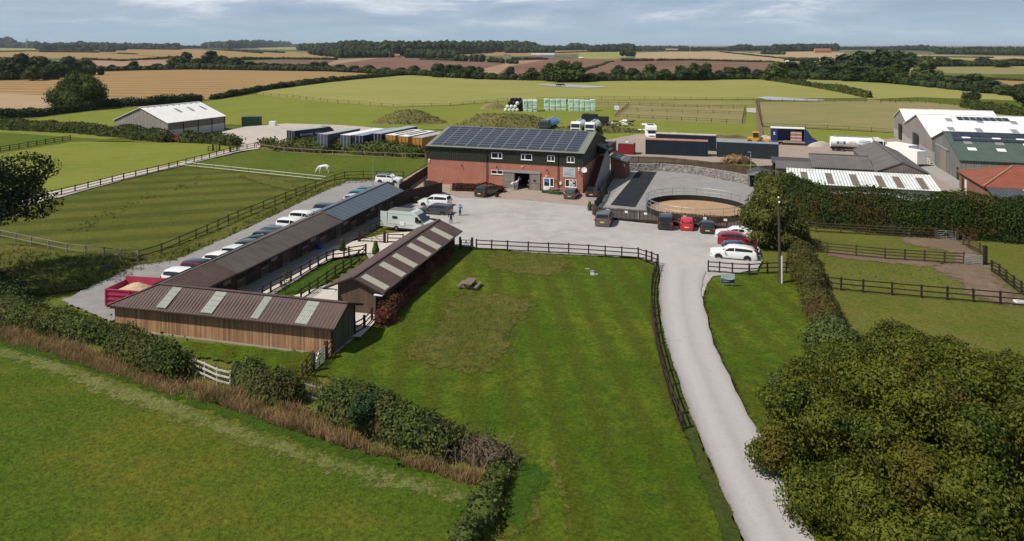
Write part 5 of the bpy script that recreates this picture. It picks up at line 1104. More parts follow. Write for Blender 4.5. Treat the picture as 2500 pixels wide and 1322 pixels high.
# ---------- stables
K = Vector((-28.4, 57.15, 0)); XS = E1
def ribs(mb, a0, a1, b0, b1, n, w_=.045, h=.03, mi=0):
    for i in range(n):
        t = (i+.5)/n; p = Vector(a0).lerp(Vector(a1), t); q = Vector(b0).lerp(Vector(b1), t); u = Vector((0,0,h*.5)); mb.bar(p+u, q+u, w_, h, mi)
s2 = frame_obj('wooden_stable', 'near wooden stable with brown ribbed roof and four clear sheets', 'stable', K, XS)
zr, zf, zb_ = 3.22, 2.12, 2.34
mb = MB(); A = (-2.1,3.1,1.95); K0 = (0,0,zr); RE = (0,-16.75,zr+.03); FE = (-2.1,-16.75,zf); Vv = (2.4,-2.7,zb_); BE = (2.4,-16.75,zb_)
mb.slab([A, FE, RE, K0][::1], .06); mb.slab([K0, RE, BE, Vv], .06)
nb = 68
for i in range(nb):
    y = 2.95-(2.95+16.7)*(i+.5)/nb
    if y > 0: top = (-2.1*y/3.1, y, zr+(1.95-zr)*y/3.1)
    else: top = (0, y, zr)
    zf_ = 1.95+(zf-1.95)*(3.1-y)/19.85; mb.bar(Vector(top)+Vector((0,0,.012)), Vector((-2.1, y, zf_+.012)), .07, .035)
mb.bar((0,0,zr+.03),(0,-16.75,zr+.06),.3,.05); mb.bar(Vector(A)+Vector((0,0,.03)), Vector(K0)+Vector((0,0,.03)), .25,.05); mb.build('roof', M['broof'], s2)
mb = MB(); mb.bar((-2.14,3.1,1.88),(-2.14,-16.75,zf-.07),.09,.09); mb.bar((-2.1,-16.78,zf-.05),(0,-16.78,zr-.02),.04,.16); mb.bar((2.4,-16.78,zb_-.05),(0,-16.78,zr-.02),.04,.16); mb.build('gutter', M['dwood'], s2)
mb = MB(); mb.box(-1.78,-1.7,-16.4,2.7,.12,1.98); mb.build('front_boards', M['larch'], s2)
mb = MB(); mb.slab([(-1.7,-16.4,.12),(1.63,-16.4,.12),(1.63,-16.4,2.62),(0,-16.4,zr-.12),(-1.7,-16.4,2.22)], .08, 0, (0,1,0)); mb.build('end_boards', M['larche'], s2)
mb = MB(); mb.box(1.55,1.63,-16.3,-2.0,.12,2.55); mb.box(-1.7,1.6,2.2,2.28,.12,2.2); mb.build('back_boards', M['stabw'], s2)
mb = MB(); mb.box(-1.8,1.68,-16.44,2.34,0,.12); mb.build('plinth', M['concrete'], s2)
mb = MB(); mb.box(-1.84,-1.70,-16.46,-16.34,.1,2.15); mb.box(1.56,1.68,-16.47,-16.36,.1,2.5); mb.build('corner_post', M['dwood'], s2)
def solve_y(u, x, z):                                # local y on S2 where the line at (x,z) meets column u
    P = K+E1*x; k = (u-CU)/FP; return -((k*P.y-P.x)/(R1.x-k*R1.y))
for (ua, ub) in ((381,404),(489,517),(611,630),(719,749)):
    ya = solve_y(ua, -2.0, 2.1); yb = solve_y(ub, -2.0, 2.1)
    mb = MB(); f = lambda x, y: Vector((x, y, zr+(zf-zr)*(-x)/2.1+.035))
    mb.slab([f(-2.0,ya), f(-2.0,yb), f(-.18,yb), f(-.18,ya)], .03)
    for j in range(7): yy = ya+(yb-ya)*(j+.5)/7; mb.bar(f(-2.0,yy)+Vector((0,0,.01)), f(-.18,yy)+Vector((0,0,.01)), .05, .03)
    o = mb.build('skylight', M['sky1'], s2); q = MB()
    for xx in (-.55,-.95,-1.4): q.bar(f(xx,ya)+Vector((0,0,.03)), f(xx,yb)+Vector((0,0,.03)), .05, .03)
    q.build('skylight_bar', M['sky2'], o)
s1 = frame_obj('wooden_stable', 'long low stable with grey brown corrugated roof', 'stable', K, XS)
LJ = 25.3
mb = MB(); mb.slab([K0, Vv, (LJ,-2.7,2.3), (LJ,0,zr)], .06); mb.slab([(LJ,0,zr),(LJ,2.6,2.34),A,K0], .06, 1)
nb = 94
for i in range(nb):
    x = .1+(LJ-.15)*(i+.5)/nb; 
    if x < 2.4: y1 = -2.7*x/2.4; z1 = zr+(zb_-zr)*x/2.4
    else: y1 = -2.7; z1 = 2.32
    mb.bar((x,0,zr+.02),(x,y1,z1+.02),.10,.06)
mb.bar((0,0,zr+.03),(LJ,0,zr+.03),.28,.05,1); ob_ = mb.build('roof', [M['groof'], M['groof']], s1)
q = MB(); q.slab([Vector(K0)+Vector((.05,-.05,.05)), Vector(Vv)+Vector((.1,.0,.05)), Vector((6.5,-2.7,2.36)), Vector((6.0,0,zr+.045))], .02); nbb = 24
for i in range(nbb):
    x = .2+6.0*(i+.5)/nbb; y1 = -2.7*min(1, x/2.4); z1 = zr+(zb_-zr)*min(1, x/2.4); q.bar((x,0,zr+.06),(x,y1,z1+.06),.09,.04)
q.build('brown_roof_sheets', M['broof'], s1)
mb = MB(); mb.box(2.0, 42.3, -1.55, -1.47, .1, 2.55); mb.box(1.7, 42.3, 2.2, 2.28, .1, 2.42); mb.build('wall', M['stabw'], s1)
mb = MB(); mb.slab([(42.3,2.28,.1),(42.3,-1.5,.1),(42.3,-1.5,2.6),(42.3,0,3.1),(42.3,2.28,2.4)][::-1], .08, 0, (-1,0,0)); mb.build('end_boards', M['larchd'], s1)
mb = MB(); mb.box(1.7,42.36,-1.6,2.3,0,.1); mb.build('plinth', M['concrete'], s1)
mb = MB(); mb.bar((2.4,-2.74,2.25),(42.5,-2.74,2.25),.09,.09); mb.build('gutter', M['black'], s1)
s1d = mat('stable_door_wood', (.11,.075,.055), (.075,.05,.04), 2, .85, stretch=(4,4,.6)); xx = 4.0; i = 0
while xx < 41:
    w_ = 1.25; hi = 1.25 if i % 3 else 2.1
    mb = MB(); mb.box(xx, xx+w_, -1.62, -1.56, .12, hi); dd = mb.build('stable_door', s1d if i % 4 else M['bwood'], s1)
    mb = MB(); mb.box(xx+.06, xx+w_-.06, -1.66, -1.622, .3, .42); mb.box(xx+.06, xx+w_-.06, -1.66, -1.622, hi-.25, hi-.13); mb.build('door_brace', M['gwood'], dd)
    if i % 3: mb = MB(); mb.box(xx+.03, xx+w_-.03, -1.6, -1.556, 1.27, 2.15); mb.build('opening_shade_panel', M['inside_shade'], s1)  # no hole behind: dark sheet painted as the shaded upper opening
    mb = MB(); mb.box(xx+1.75, xx+2.75, -1.62, -1.556, 1.25, 2.05); mb.build('window', M['inside_shade'] if i % 2 else M['gwood'], s1)
    xx += 3.62; i += 1
s1b = frame_obj('wooden_stable', 'far stable section with smooth blue grey roof sheets', 'stable', K+E1*25.2, XS)
zb2 = zr+.16; L2 = 17.35
mb = MB(); mb.slab([(.05,0,zb2),(.05,-2.75,2.44),(L2,-2.75,2.44),(L2,0,zb2)], .06); mb.slab([(L2,0,zb2),(L2,2.65,2.48),(.05,2.65,2.48),(.05,0,zb2)], .06)
for i in range(17): x = .5+i*1.0; mb.bar((x,0,zb2+.015),(x,-2.75,2.455),.05,.04)
mb.bar((.05,0,zb2+.03),(L2,0,zb2+.03),.3,.05); mb.build('roof', M['bluroof'], s1b)
mb = MB(); mb.slab([(.0,.9,2.95),(.0,0,zb2-.02),(.0,-.9,2.95)], .06, 0, (-1,0,0)); mb.slab([(.0,-.9,2.95),(.0,-.9,2.8),(.0,.9,2.8),(.0,.9,2.95)], .06, 0, (-1,0,0)); mb.build('red_end_panel', plain('red_panel', (.42,.06,.05)), s1b)
# middle stable
N3 = Vector((-13.25, 58.7, 0)); s3 = frame_obj('wooden_stable', 'middle wooden stable with plain brown roof and six buff strips', 'stable', N3, E1)
L3 = 20.3; mb = MB(); ze = 2.1
mb.slab([(0,0,zr),(0,-2.75,ze),(L3,-2.75,ze),(L3,0,zr)], .06); mb.slab([(L3,0,zr),(L3,2.7,ze),(0,2.7,ze),(0,0,zr)], .06); mb.bar((0,0,zr+.03),(L3,0,zr+.03),.3,.05)
mb.build('roof', M['broof'], s3)
mb = MB(); mb.bar((-.02,-2.75,ze-.06),(-.02,0,zr-.03),.04,.15); mb.bar((-.02,2.7,ze-.06),(-.02,0,zr-.03),.04,.15); mb.build('barge_board', M['dwood'], s3)
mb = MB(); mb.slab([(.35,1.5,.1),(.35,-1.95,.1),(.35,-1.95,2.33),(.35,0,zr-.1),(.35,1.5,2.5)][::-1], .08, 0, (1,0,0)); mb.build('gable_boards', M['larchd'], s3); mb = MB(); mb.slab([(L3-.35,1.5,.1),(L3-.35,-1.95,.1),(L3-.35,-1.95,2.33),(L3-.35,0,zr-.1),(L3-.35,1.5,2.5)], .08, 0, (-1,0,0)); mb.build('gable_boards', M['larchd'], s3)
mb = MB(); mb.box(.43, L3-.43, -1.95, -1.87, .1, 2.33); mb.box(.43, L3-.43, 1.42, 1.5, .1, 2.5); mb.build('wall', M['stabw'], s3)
mb = MB(); mb.box(.3, L3-.3, -2.0, 1.55, 0, .1); mb.build('plinth', M['concrete'], s3)
mb = MB(); mb.box(-.1,.35,1.55,2.75,ze-.16,ze-.08); mb.box(-.1,.35,-2.75,-2.0,ze-.16,ze-.08); mb.build('soffit', M['white'], s3)
def solve_x(u, y): P = N3-R1*y; k = (u-CU)/FP; return (k*P.y-P.x)/(E1.x-k*E1.y)
for (ua, ub) in ((1107.6,1098.1),(1078.8,1067.5),(1055,1044.8),(1021,1010.7),(992.6,981.3),(951.8,940.4)):
    xa, xb = solve_x(ub, -2.65), solve_x(ua, -2.65); f = lambda x, y: Vector((x, y, zr+(ze-zr)*(-y)/2.75+.04))
    mb = MB(); mb.slab([f(xa,-.45), f(xa,-2.65), f(xb,-2.65), f(xb,-.45)], .03)
    for j in range(5): xq = xa+(xb-xa)*(j+.5)/5; mb.bar(f(xq,-.45)+Vector((0,0,.01)), f(xq,-2.65)+Vector((0,0,.01)), .06, .02)
    mb.build('skylight', M['sky2'], s3)
# ---------- grey barn at the trailer yard
gbx = Vector((.377,.926,0)); gbn = frame_obj('hay_barn', 'wide grey boarded barn with white roof beyond the track', 'barn', (-82.7,170.3), gbx)
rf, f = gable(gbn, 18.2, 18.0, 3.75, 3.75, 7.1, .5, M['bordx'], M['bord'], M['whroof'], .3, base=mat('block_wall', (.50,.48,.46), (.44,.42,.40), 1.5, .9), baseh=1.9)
for x in (4.6, 9.2, 13.7, 18.1): mb = MB(); mb.box(x-.1, x+.1, -.14, -.062, 0, 3.7); mb.build('steel_post', M['black'], gbn)
for x in (7.6, 11.6, 15.6): roofpatch(gbn, 'roof_light', f, x, x+.9, 4.2, 6.6, M['galv'])
for i in range(9): mb = MB(); p = f(1.5+i*1.9, 8.3, .02); mb.box(p.x-.12, p.x+.12, p.y-.12, p.y+.12, p.z-.05, p.z+.08); mb.build('ridge_vent', M['dgrey'], gbn)
# ---------- farm barns on the right
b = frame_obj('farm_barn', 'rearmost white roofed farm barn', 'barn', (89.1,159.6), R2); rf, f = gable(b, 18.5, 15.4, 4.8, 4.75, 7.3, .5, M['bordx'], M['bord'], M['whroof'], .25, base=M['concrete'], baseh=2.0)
mb = MB(); mb.box(-.3,-.21,5.6,8.6,.1,4.0); mb.build('opening_shade_panel', M['inside_shade'], b); roofpatch(b, 'roof_light', f, 3.5, 4.6, 1.6, 3.6, M['galv'])  # doorway is a flat sheet coloured like the shade within
for i in range(10): p = f(1.0+i*1.75, 7.5, .02); mb = MB(); mb.box(p.x-.15,p.x+.15,p.y-.2,p.y+.2,p.z-.05,p.z+.12); mb.build('ridge_vent', M['white'], b)
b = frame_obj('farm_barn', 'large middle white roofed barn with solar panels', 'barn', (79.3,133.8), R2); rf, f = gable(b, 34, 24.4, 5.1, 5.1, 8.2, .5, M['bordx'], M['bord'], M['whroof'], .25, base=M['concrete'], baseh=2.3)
mb = MB(); mb.box(-.3,-.21,10.6,14.4,.1,4.3); mb.build('opening_shade_panel', M['inside_shade'], b); mb = MB(); mb.box(-.36,-.301,14.4,15.3,.1,4.4); mb.build('sliding_door', M['bordx'], b)  # near-black sheet on the gable imitates the unlit doorway
for (x, y) in ((4.4,8.3),(9.6,8.0),(15.3,7.8),(20,7.8),(3.6,3.4),(8.2,3.2),(14.0,3.2),(19.2,3.2)): roofpatch(b, 'roof_light', f, x, x+1.15, y, y+1.9, M['galv'])
for i in range(8):
    x = 6.6+i*1.12; mb = MB(); mb.slab([f(x,9.2,.12), f(x+1.0,9.2,.12), f(x+1.0,11.0,.12), f(x,11.0,.12)], .05); mb.build('solar_panel', M['solar'], b)
b = frame_obj('farm_barn', 'grey boarded barn with green roof and panels', 'barn', (73.1,115.5), R2); rf, f = gable(b, 30, 16.8, 3.75, 5.35, 7.1, .6, M['greybx'], M['greyb'], M['grnroof'], .25)
mb = MB(); mb.box(-.08,-.02,8.4,12.2,.1,4.2); mb.build('sliding_door', mat('tan_sheet_door', (.27,.225,.18), (.22,.185,.15), 1, .8), b); mb = MB(); mb.box(-.09,-.02,12.25,15.2,.1,4.2); mb.build('sliding_door', M['greyb'], b)
mb = MB(); mb.bar((-.12,6.8,4.35),(-.12,15.5,4.35),.12,.25); mb.build('door_track', M['galv'], b); mb = MB(); mb.box(-.07,-.02,.9,2.0,.1,2.3); mb.build('opening_shade_panel', M['inside_shade'], b)  # small doorway drawn as a sheet of painted shade
for i in range(12):
    x = .9+i*1.12; mb = MB(); mb.slab([f(x,8.2,.12), f(x+1.0,8.2,.12), f(x+1.0,9.9,.12), f(x,9.9,.12)], .05); mb.build('solar_panel', M['solar'], b)
for i in range(7):
    x = .6+i*1.85; mb = MB(); mb.slab([f(x,6.5,.14), f(x+1.75,6.5,.14), f(x+1.75,7.5,.14), f(x,7.5,.14)], .05); mb.build('solar_panel', M['solar'], b)
for (x, y, m) in ((2.2,7.55,1),(6.7,7.55,1),(10.2,7.55,1),(2.0,5.6,0),(6.6,5.6,0),(10.6,5.4,1),(2.0,3.3,1),(6.2,3.3,1),(10.4,3.3,1)): roofpatch(b, 'roof_light', f, x, x+1.25, y, y+.95-.3*(y>7), M['white'] if m else M['galv'], .035)
# red pantile building
b = frame_obj('pantile_barn', 'old brick farm building with red pantile hipped roof', 'barn', (65.5,98.1), R2); W_ = 12.5; L_ = 24; ez, rz_ = 3.0, 5.05; hp = 5.2
mb = MB(); mb.box(0, L_, 0, .3, 0, ez); mb.box(0,.3,.3,W_-.3,0,ez); mb.box(0,L_,W_-.3,W_,0,ez); mb.build('wall', M['brick2'], b)
mb = MB(); o = .3; mb.slab([(-o,-o,ez-.1),(L_,-o,ez-.1),(L_,W_/2,rz_),(hp,W_/2,rz_)], .1); mb.slab([(hp,W_/2,rz_),(L_,W_/2,rz_),(L_,W_+o,ez-.1),(-o,W_+o,ez-.1)], .1); mb.build('roof', M['pantx'], b)
mb = MB(); mb.slab([(-o,W_+o,ez-.1),(-o,-o,ez-.1),(hp,W_/2,rz_)], .1); mb.build('hip_roof', M['pant'], b)
mb = MB(); mb.bar((-o,-o,ez),(hp,W_/2,rz_+.04),.25,.1); mb.bar((-o,W_+o,ez),(hp,W_/2,rz_+.04),.25,.1); mb.bar((hp,W_/2,rz_+.04),(L_,W_/2,rz_+.04),.25,.1); mb.build('ridge_tiles', mat('ridge_tile', (.30,.16,.09), (.24,.13,.08)), b)
for y in (8.6, 10.2): mb = MB(); mb.box(-.05,-.01,y,y+.9,.1,2.2); mb.build('door', M['platew'] if y < 9 else M['dwood'], b)
mb = MB(); mb.box(.5, L_, -4.2, -.02, 0, 2.1); mb.build('lean_to_wall', M['brick2'], b); mb = MB(); mb.slab([(0,-4.5,2.15),(L_,-4.5,2.15),(L_,-.35,2.85),(0,-.35,2.85)], .1); mb.build('lean_to_roof', M['blkroof'], b)
mb = MB(); mb.slab([(4.2,-1.7,2.66),(5.4,-1.7,2.66),(5.4,-.5,2.86),(4.2,-.5,2.86)], .03); mb.build('roof_light', M['sky1'], b)
# old grey gabled shed, its wing and the white iron lean-to
b = frame_obj('old_shed', 'old gabled shed with mossy dark grey sheet roof', 'shed', Vector((57.9,105.1,0))+R2*3.5, E2)
L_, W_, ez, rz_ = 23.5, 7.0, 3.55, 5.05
rf, f = gable(b, L_, W_, ez, ez, rz_, .5, M['asb'], ribbed('brown_gable_sheet', (.20,.17,.15), (.14,.115,.10), 1, .22, .9, .05), M['asb'], .15)
b = frame_obj('old_shed', 'low grey sheet roofed wing joined to the gabled shed', 'shed', (47.0,110.9), R2); rf, f = gable(b, 8.6, 5.8, 3.35, 4.5, 4.6, .93, M['asb'], M['asb'], M['asb'], .1)
b = frame_obj('lean_to', 'white corrugated iron lean to with brown roof strips', 'shed', (40.3,103.3), R2); L_ = 19.6
mb = MB(); mb.box(.2,L_-.2,.2,.35,0,2.35); mb.box(.2,.35,.35,6.3,0,2.35); mb.box(L_-.35,L_-.2,.35,6.3,0,2.35); mb.build('wall', M['wcor'], b)
mb = MB(); fl = lambda x, y, h=0: Vector((x, y, 2.4+1.1*y/6.6+h)); mb.slab([fl(0,0), fl(L_,0), fl(L_,6.6), fl(0,6.6)], .08)
for i in range(46): x = .2+(L_-.4)*i/45; mb.bar(fl(x,0,.012), fl(x,6.6,.012), .16, .05)
mb.build('roof', M['wcor'], b)
mb = MB(); mb.bar((0,-.08,2.33),(L_,-.08,2.33),.12,.12); mb.build('gutter', M['dgrey'], b)
for xq in (1.9, 5.3, 8.6, 12.0, 14.3, 17.3): mb = MB(); mb.slab([fl(xq,.4,.05), fl(xq+.95,.4,.05), fl(xq+.95,5.0,.05), fl(xq,5.0,.05)], .03); mb.build('roof_strip', ribbed('brown_plastic_strip', (.17,.145,.12), (.14,.12,.10), 0, .15, .8, .03), b)
b = frame_obj('flat_shed', 'flat grey roofed shed left of the old sheds', 'shed', (41.8,111.6), R2); mb = MB(); mb.box(0,5.4,0,4.4,0,3.1); mb.build('wall', M['bordx'], b); mb = MB(); mb.slab([(-.2,-.2,3.15),(5.5,-.2,3.15),(5.5,4.6,3.6),(-.2,4.6,3.6)], .12); mb.build('roof', M['asb2'], b)
b = frame_obj('open_shelter', 'open fronted shelter with flat dark roof and pale posts', 'shelter', (44.0,119.5), R2)
mb = MB(); mb.slab([(-.2,-.6,2.75),(7.2,-.6,2.75),(7.2,3.6,3.15),(-.2,3.6,3.15)], .15); mb.build('roof', M['dgrey'], b); mb = MB(); mb.box(0,7,3.2,3.3,0,2.9); mb.box(0,.1,0,3.2,0,2.7); mb.box(6.9,7,0,3.2,0,2.7); mb.build('wall', M['inside_shade'], b)
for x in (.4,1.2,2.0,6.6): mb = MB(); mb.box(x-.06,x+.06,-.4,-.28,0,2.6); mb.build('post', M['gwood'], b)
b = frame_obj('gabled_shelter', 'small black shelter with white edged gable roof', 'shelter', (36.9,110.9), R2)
mb = MB(); mb.box(.1,3.4,.6,3.6,0,2.3); mb.build('wall', M['inside_shade'], b); mb = MB(); mb.slab([(-.15,0,2.3),(1.75,0,2.95),(1.75,4,2.95),(-.15,4,2.3)][::1], .1); mb.slab([(1.75,0,2.95),(3.65,0,2.3),(3.65,4,2.3),(1.75,4,2.95)], .1); mb.build('roof', M['dgrey'], b)
mb = MB(); mb.slab([(-.1,-.03,2.12),(3.6,-.03,2.12),(3.6,-.03,2.28),(1.75,-.03,2.92),(-.1,-.03,2.28)], .06, 0, (0,1,0)); mb.build('gable_board', M['galv'], b)
for x in (.2,3.3): mb = MB(); mb.box(x-.06,x+.06,.1,.22,0,2.3); mb.build('post', M['galv'], b)
# ---------- far houses
def house(label, u, v, wpx_, hpx, roofc, wallc, cat='house', chim=1, rot=0.0, wings=0, rh=.45):
    p = G(u, v); w_ = wpx_*p.y/FP; h = hpx*p.y/FP; t = thing('farmhouse', label, cat, p, rot); d = min(w_*.6, 9); eh = h*(1-rh)
    key = f'{roofc}{wallc}'; mr = MATC.setdefault('r'+key, mat('house_roof', roofc, scl(roofc,.75), .3, .8)); mw = MATC.setdefault('w'+key, mat('house_wall', wallc, scl(wallc,.85), .3, .9))
    mb = MB(); mb.box(-w_/2,w_/2,-d/2,d/2,-.5,eh)
    for s in (-1, 1): mb.slab([(s*w_/2,-d/2,eh),(s*w_/2,d/2,eh),(s*w_/2,0,h)], .3, 0, (-s,0,0))
    mb.build('wall', mw, t); mb = MB(); o = .3; mb.slab([(-w_/2-o,-d/2-o,eh-.1),(w_/2+o,-d/2-o,eh-.1),(w_/2+o,0,h+.1),(-w_/2-o,0,h+.1)], .25); mb.slab([(-w_/2-o,0,h+.1),(w_/2+o,0,h+.1),(w_/2+o,d/2+o,eh-.1),(-w_/2-o,d/2+o,eh-.1)], .25); rf = mb.build('roof', mr, t)
    for i in range(chim): x = -w_/2+.8+(w_-1.6)*i/max(1, chim-1) if chim > 1 else w_/2-.8; mb = MB(); mb.box(x-.5,x+.5,-.4,.4,h-.5,h+1.4); mb.build('chimney', mw, rf)
    n = max(2, int(w_/4))
    for i in range(n): x = -w_/2+w_*(i+.5)/n; mb = MB(); mb.box(x-.6,x+.6,-d/2-.05,-d/2-.01,eh*.35,eh*.75); mb.build('window', M['pane'], t)
MATC = {}
house('pink farmhouse with grey slate roof below the wooded hill', 957, 141, 15, 12, (.17,.16,.15), (.42,.26,.21), chim=2)
house('low red roofed wing left of the slate farmhouse', 946, 141, 10, 10, (.34,.11,.08), (.40,.27,.22), chim=0)
house('low red roofed wing right of the slate farmhouse', 970, 142, 12, 10, (.34,.11,.08), (.40,.27,.22), chim=0)
house('big orange brick house on the stubble hill', 2008, 130, 40, 11, (.30,.13,.085), (.42,.20,.13), chim=4)
house('red roofed house inside the hill wood', 1252, 121, 18, 6, (.28,.14,.11), (.35,.25,.2), chim=1)
house('long pale roofed sheds in the far hamlet', 1325, 141, 56, 11, (.42,.42,.43), (.40,.37,.34), 'shed', chim=0)
house('red brick cottage in front of the pale sheds', 1314, 144, 20, 9, (.22,.10,.085), (.42,.36,.33), chim=2)
house('white walled cottage left in the far hamlet', 1238, 140, 16, 7, (.22,.11,.085), (.60,.55,.5), chim=1)
house('small grey cottage among hamlet trees', 1388, 143, 12, 5, (.15,.14,.13), (.45,.4,.36), chim=1)
house('white shed at the end of the hamlet', 1418, 144, 9, 4, (.6,.6,.58), (.7,.7,.68), 'shed', chim=0)
house('low pale farm sheds before the poplar row', 1640, 124.5, 30, 5, (.33,.27,.24), (.36,.3,.27), 'shed', chim=0)
house('tiny red roofed house in the far treeline', 1797, 123, 9, 4, (.38,.13,.09), (.4,.3,.25), chim=0)
house('white cottages beside the copse on the horizon', 24, 115.5, 24, 4, (.16,.13,.12), (.66,.63,.6), chim=2)
house('small pinkish house in the distant wood', 213, 112.4, 10, 3.4, (.3,.18,.14), (.5,.38,.32), chim=0)
house('white box house at the stubble hedge', 1921, 153, 8, 5, (.62,.62,.6), (.72,.72,.7), 'shed', chim=0)
# ------------------------------------------------------------------ vehicles
PROF = {  # x along the car from the nose (0..1), shoulder height, roof height (fractions of the height), half width
 'hatch': [(0,.36,.36,.80),(.015,.46,.46,.88),(.06,.53,.53,.95),(.15,.585,.585,.99),(.25,.63,.635,1),(.29,.645,.68,1),(.43,.66,.965,1),(.55,.665,1.0,1),(.74,.675,.985,1),(.90,.70,.92,.97),(.975,.70,.72,.92),(.99,.58,.58,.90),(1,.36,.36,.87)],
 'suv':   [(0,.38,.38,.82),(.012,.50,.50,.90),(.05,.57,.57,.96),(.15,.61,.61,.99),(.24,.635,.64,1),(.27,.645,.68,1),(.40,.66,.96,1),(.52,.665,1.0,1),(.78,.675,.99,1),(.93,.69,.95,.98),(.98,.68,.70,.94),(.992,.56,.56,.92),(1,.36,.36,.89)],
 'estate':[(0,.38,.38,.80),(.012,.50,.50,.89),(.05,.57,.57,.95),(.15,.62,.62,.99),(.25,.655,.66,1),(.28,.665,.70,1),(.41,.68,.96,1),(.52,.685,1.0,1),(.74,.69,.985,1),(.90,.70,.92,.97),(.97,.70,.73,.93),(.99,.58,.58,.91),(1,.36,.36,.88)],
 'sedan': [(0,.38,.38,.80),(.012,.50,.50,.89),(.05,.57,.57,.95),(.15,.62,.62,.99),(.26,.655,.66,1),(.29,.665,.70,1),(.43,.68,.97,1),(.54,.685,1.0,1),(.68,.69,.97,1),(.84,.70,.74,.98),(.94,.70,.70,.95),(.985,.62,.62,.91),(1,.38,.38,.88)],
}
CARM = {}
def paint(c):
    k = tuple(c)
    if k not in CARM: CARM[k] = plain('car_paint', c, .28, .0, .5, .8)
    return CARM[k]
def wheel_mesh():
    mb = MB(); r, w_ = .33, .11; n = 20
    prof = [(-w_,.19),(-w_,.29),(-w_*.8,.33),(w_*.8,.33),(w_,.29),(w_,.19)]
    vs = []; fs = []
    for (y, q) in prof:
        for i in range(n): vs.append((q*cos(2*pi*i/n), y, q*sin(2*pi*i/n)))
    for k in range(len(prof)-1):
        for i in range(n): fs.append((k*n+i, k*n+(i+1)%n, (k+1)*n+(i+1)%n, (k+1)*n+i))
    mb.add(vs, fs); rb = MB()
    for s in (-1, 1):
        y = s*w_*.75; rb.cyl((0,y,0),(0,1,0),.07,.03,10)
        for i in range(5): a = 2*pi*i/5; rb.bar((cos(a)*.04,y,sin(a)*.04),(cos(a)*.2,y,sin(a)*.2),.06,.03,up=(0,1,0))
    rb.tube([(0,-w_*.85,0),(0,w_*.85,0)],.2,20,0,False); rb.cyl((0,0,0),(0,1,0),.19,.08,16,1); return mb, rb
WH = None
def wheels(t, xs, ys, z=.33, k=1.0):
    global WH
    if WH is None:
        a, b = wheel_mesh(); w0 = a.build('wheel', M['tyre'], None, 50); r0 = b.build('rim', [M['rim'], M['black']], w0, 40); WH = w0; first = True
    else: first = False
    for x in xs:
        for y in ys:
            c = WH if first else copy_tree(WH); first = False
            c.parent = t; c.location = (x, y, z*k); c.scale = (k, 1, k)
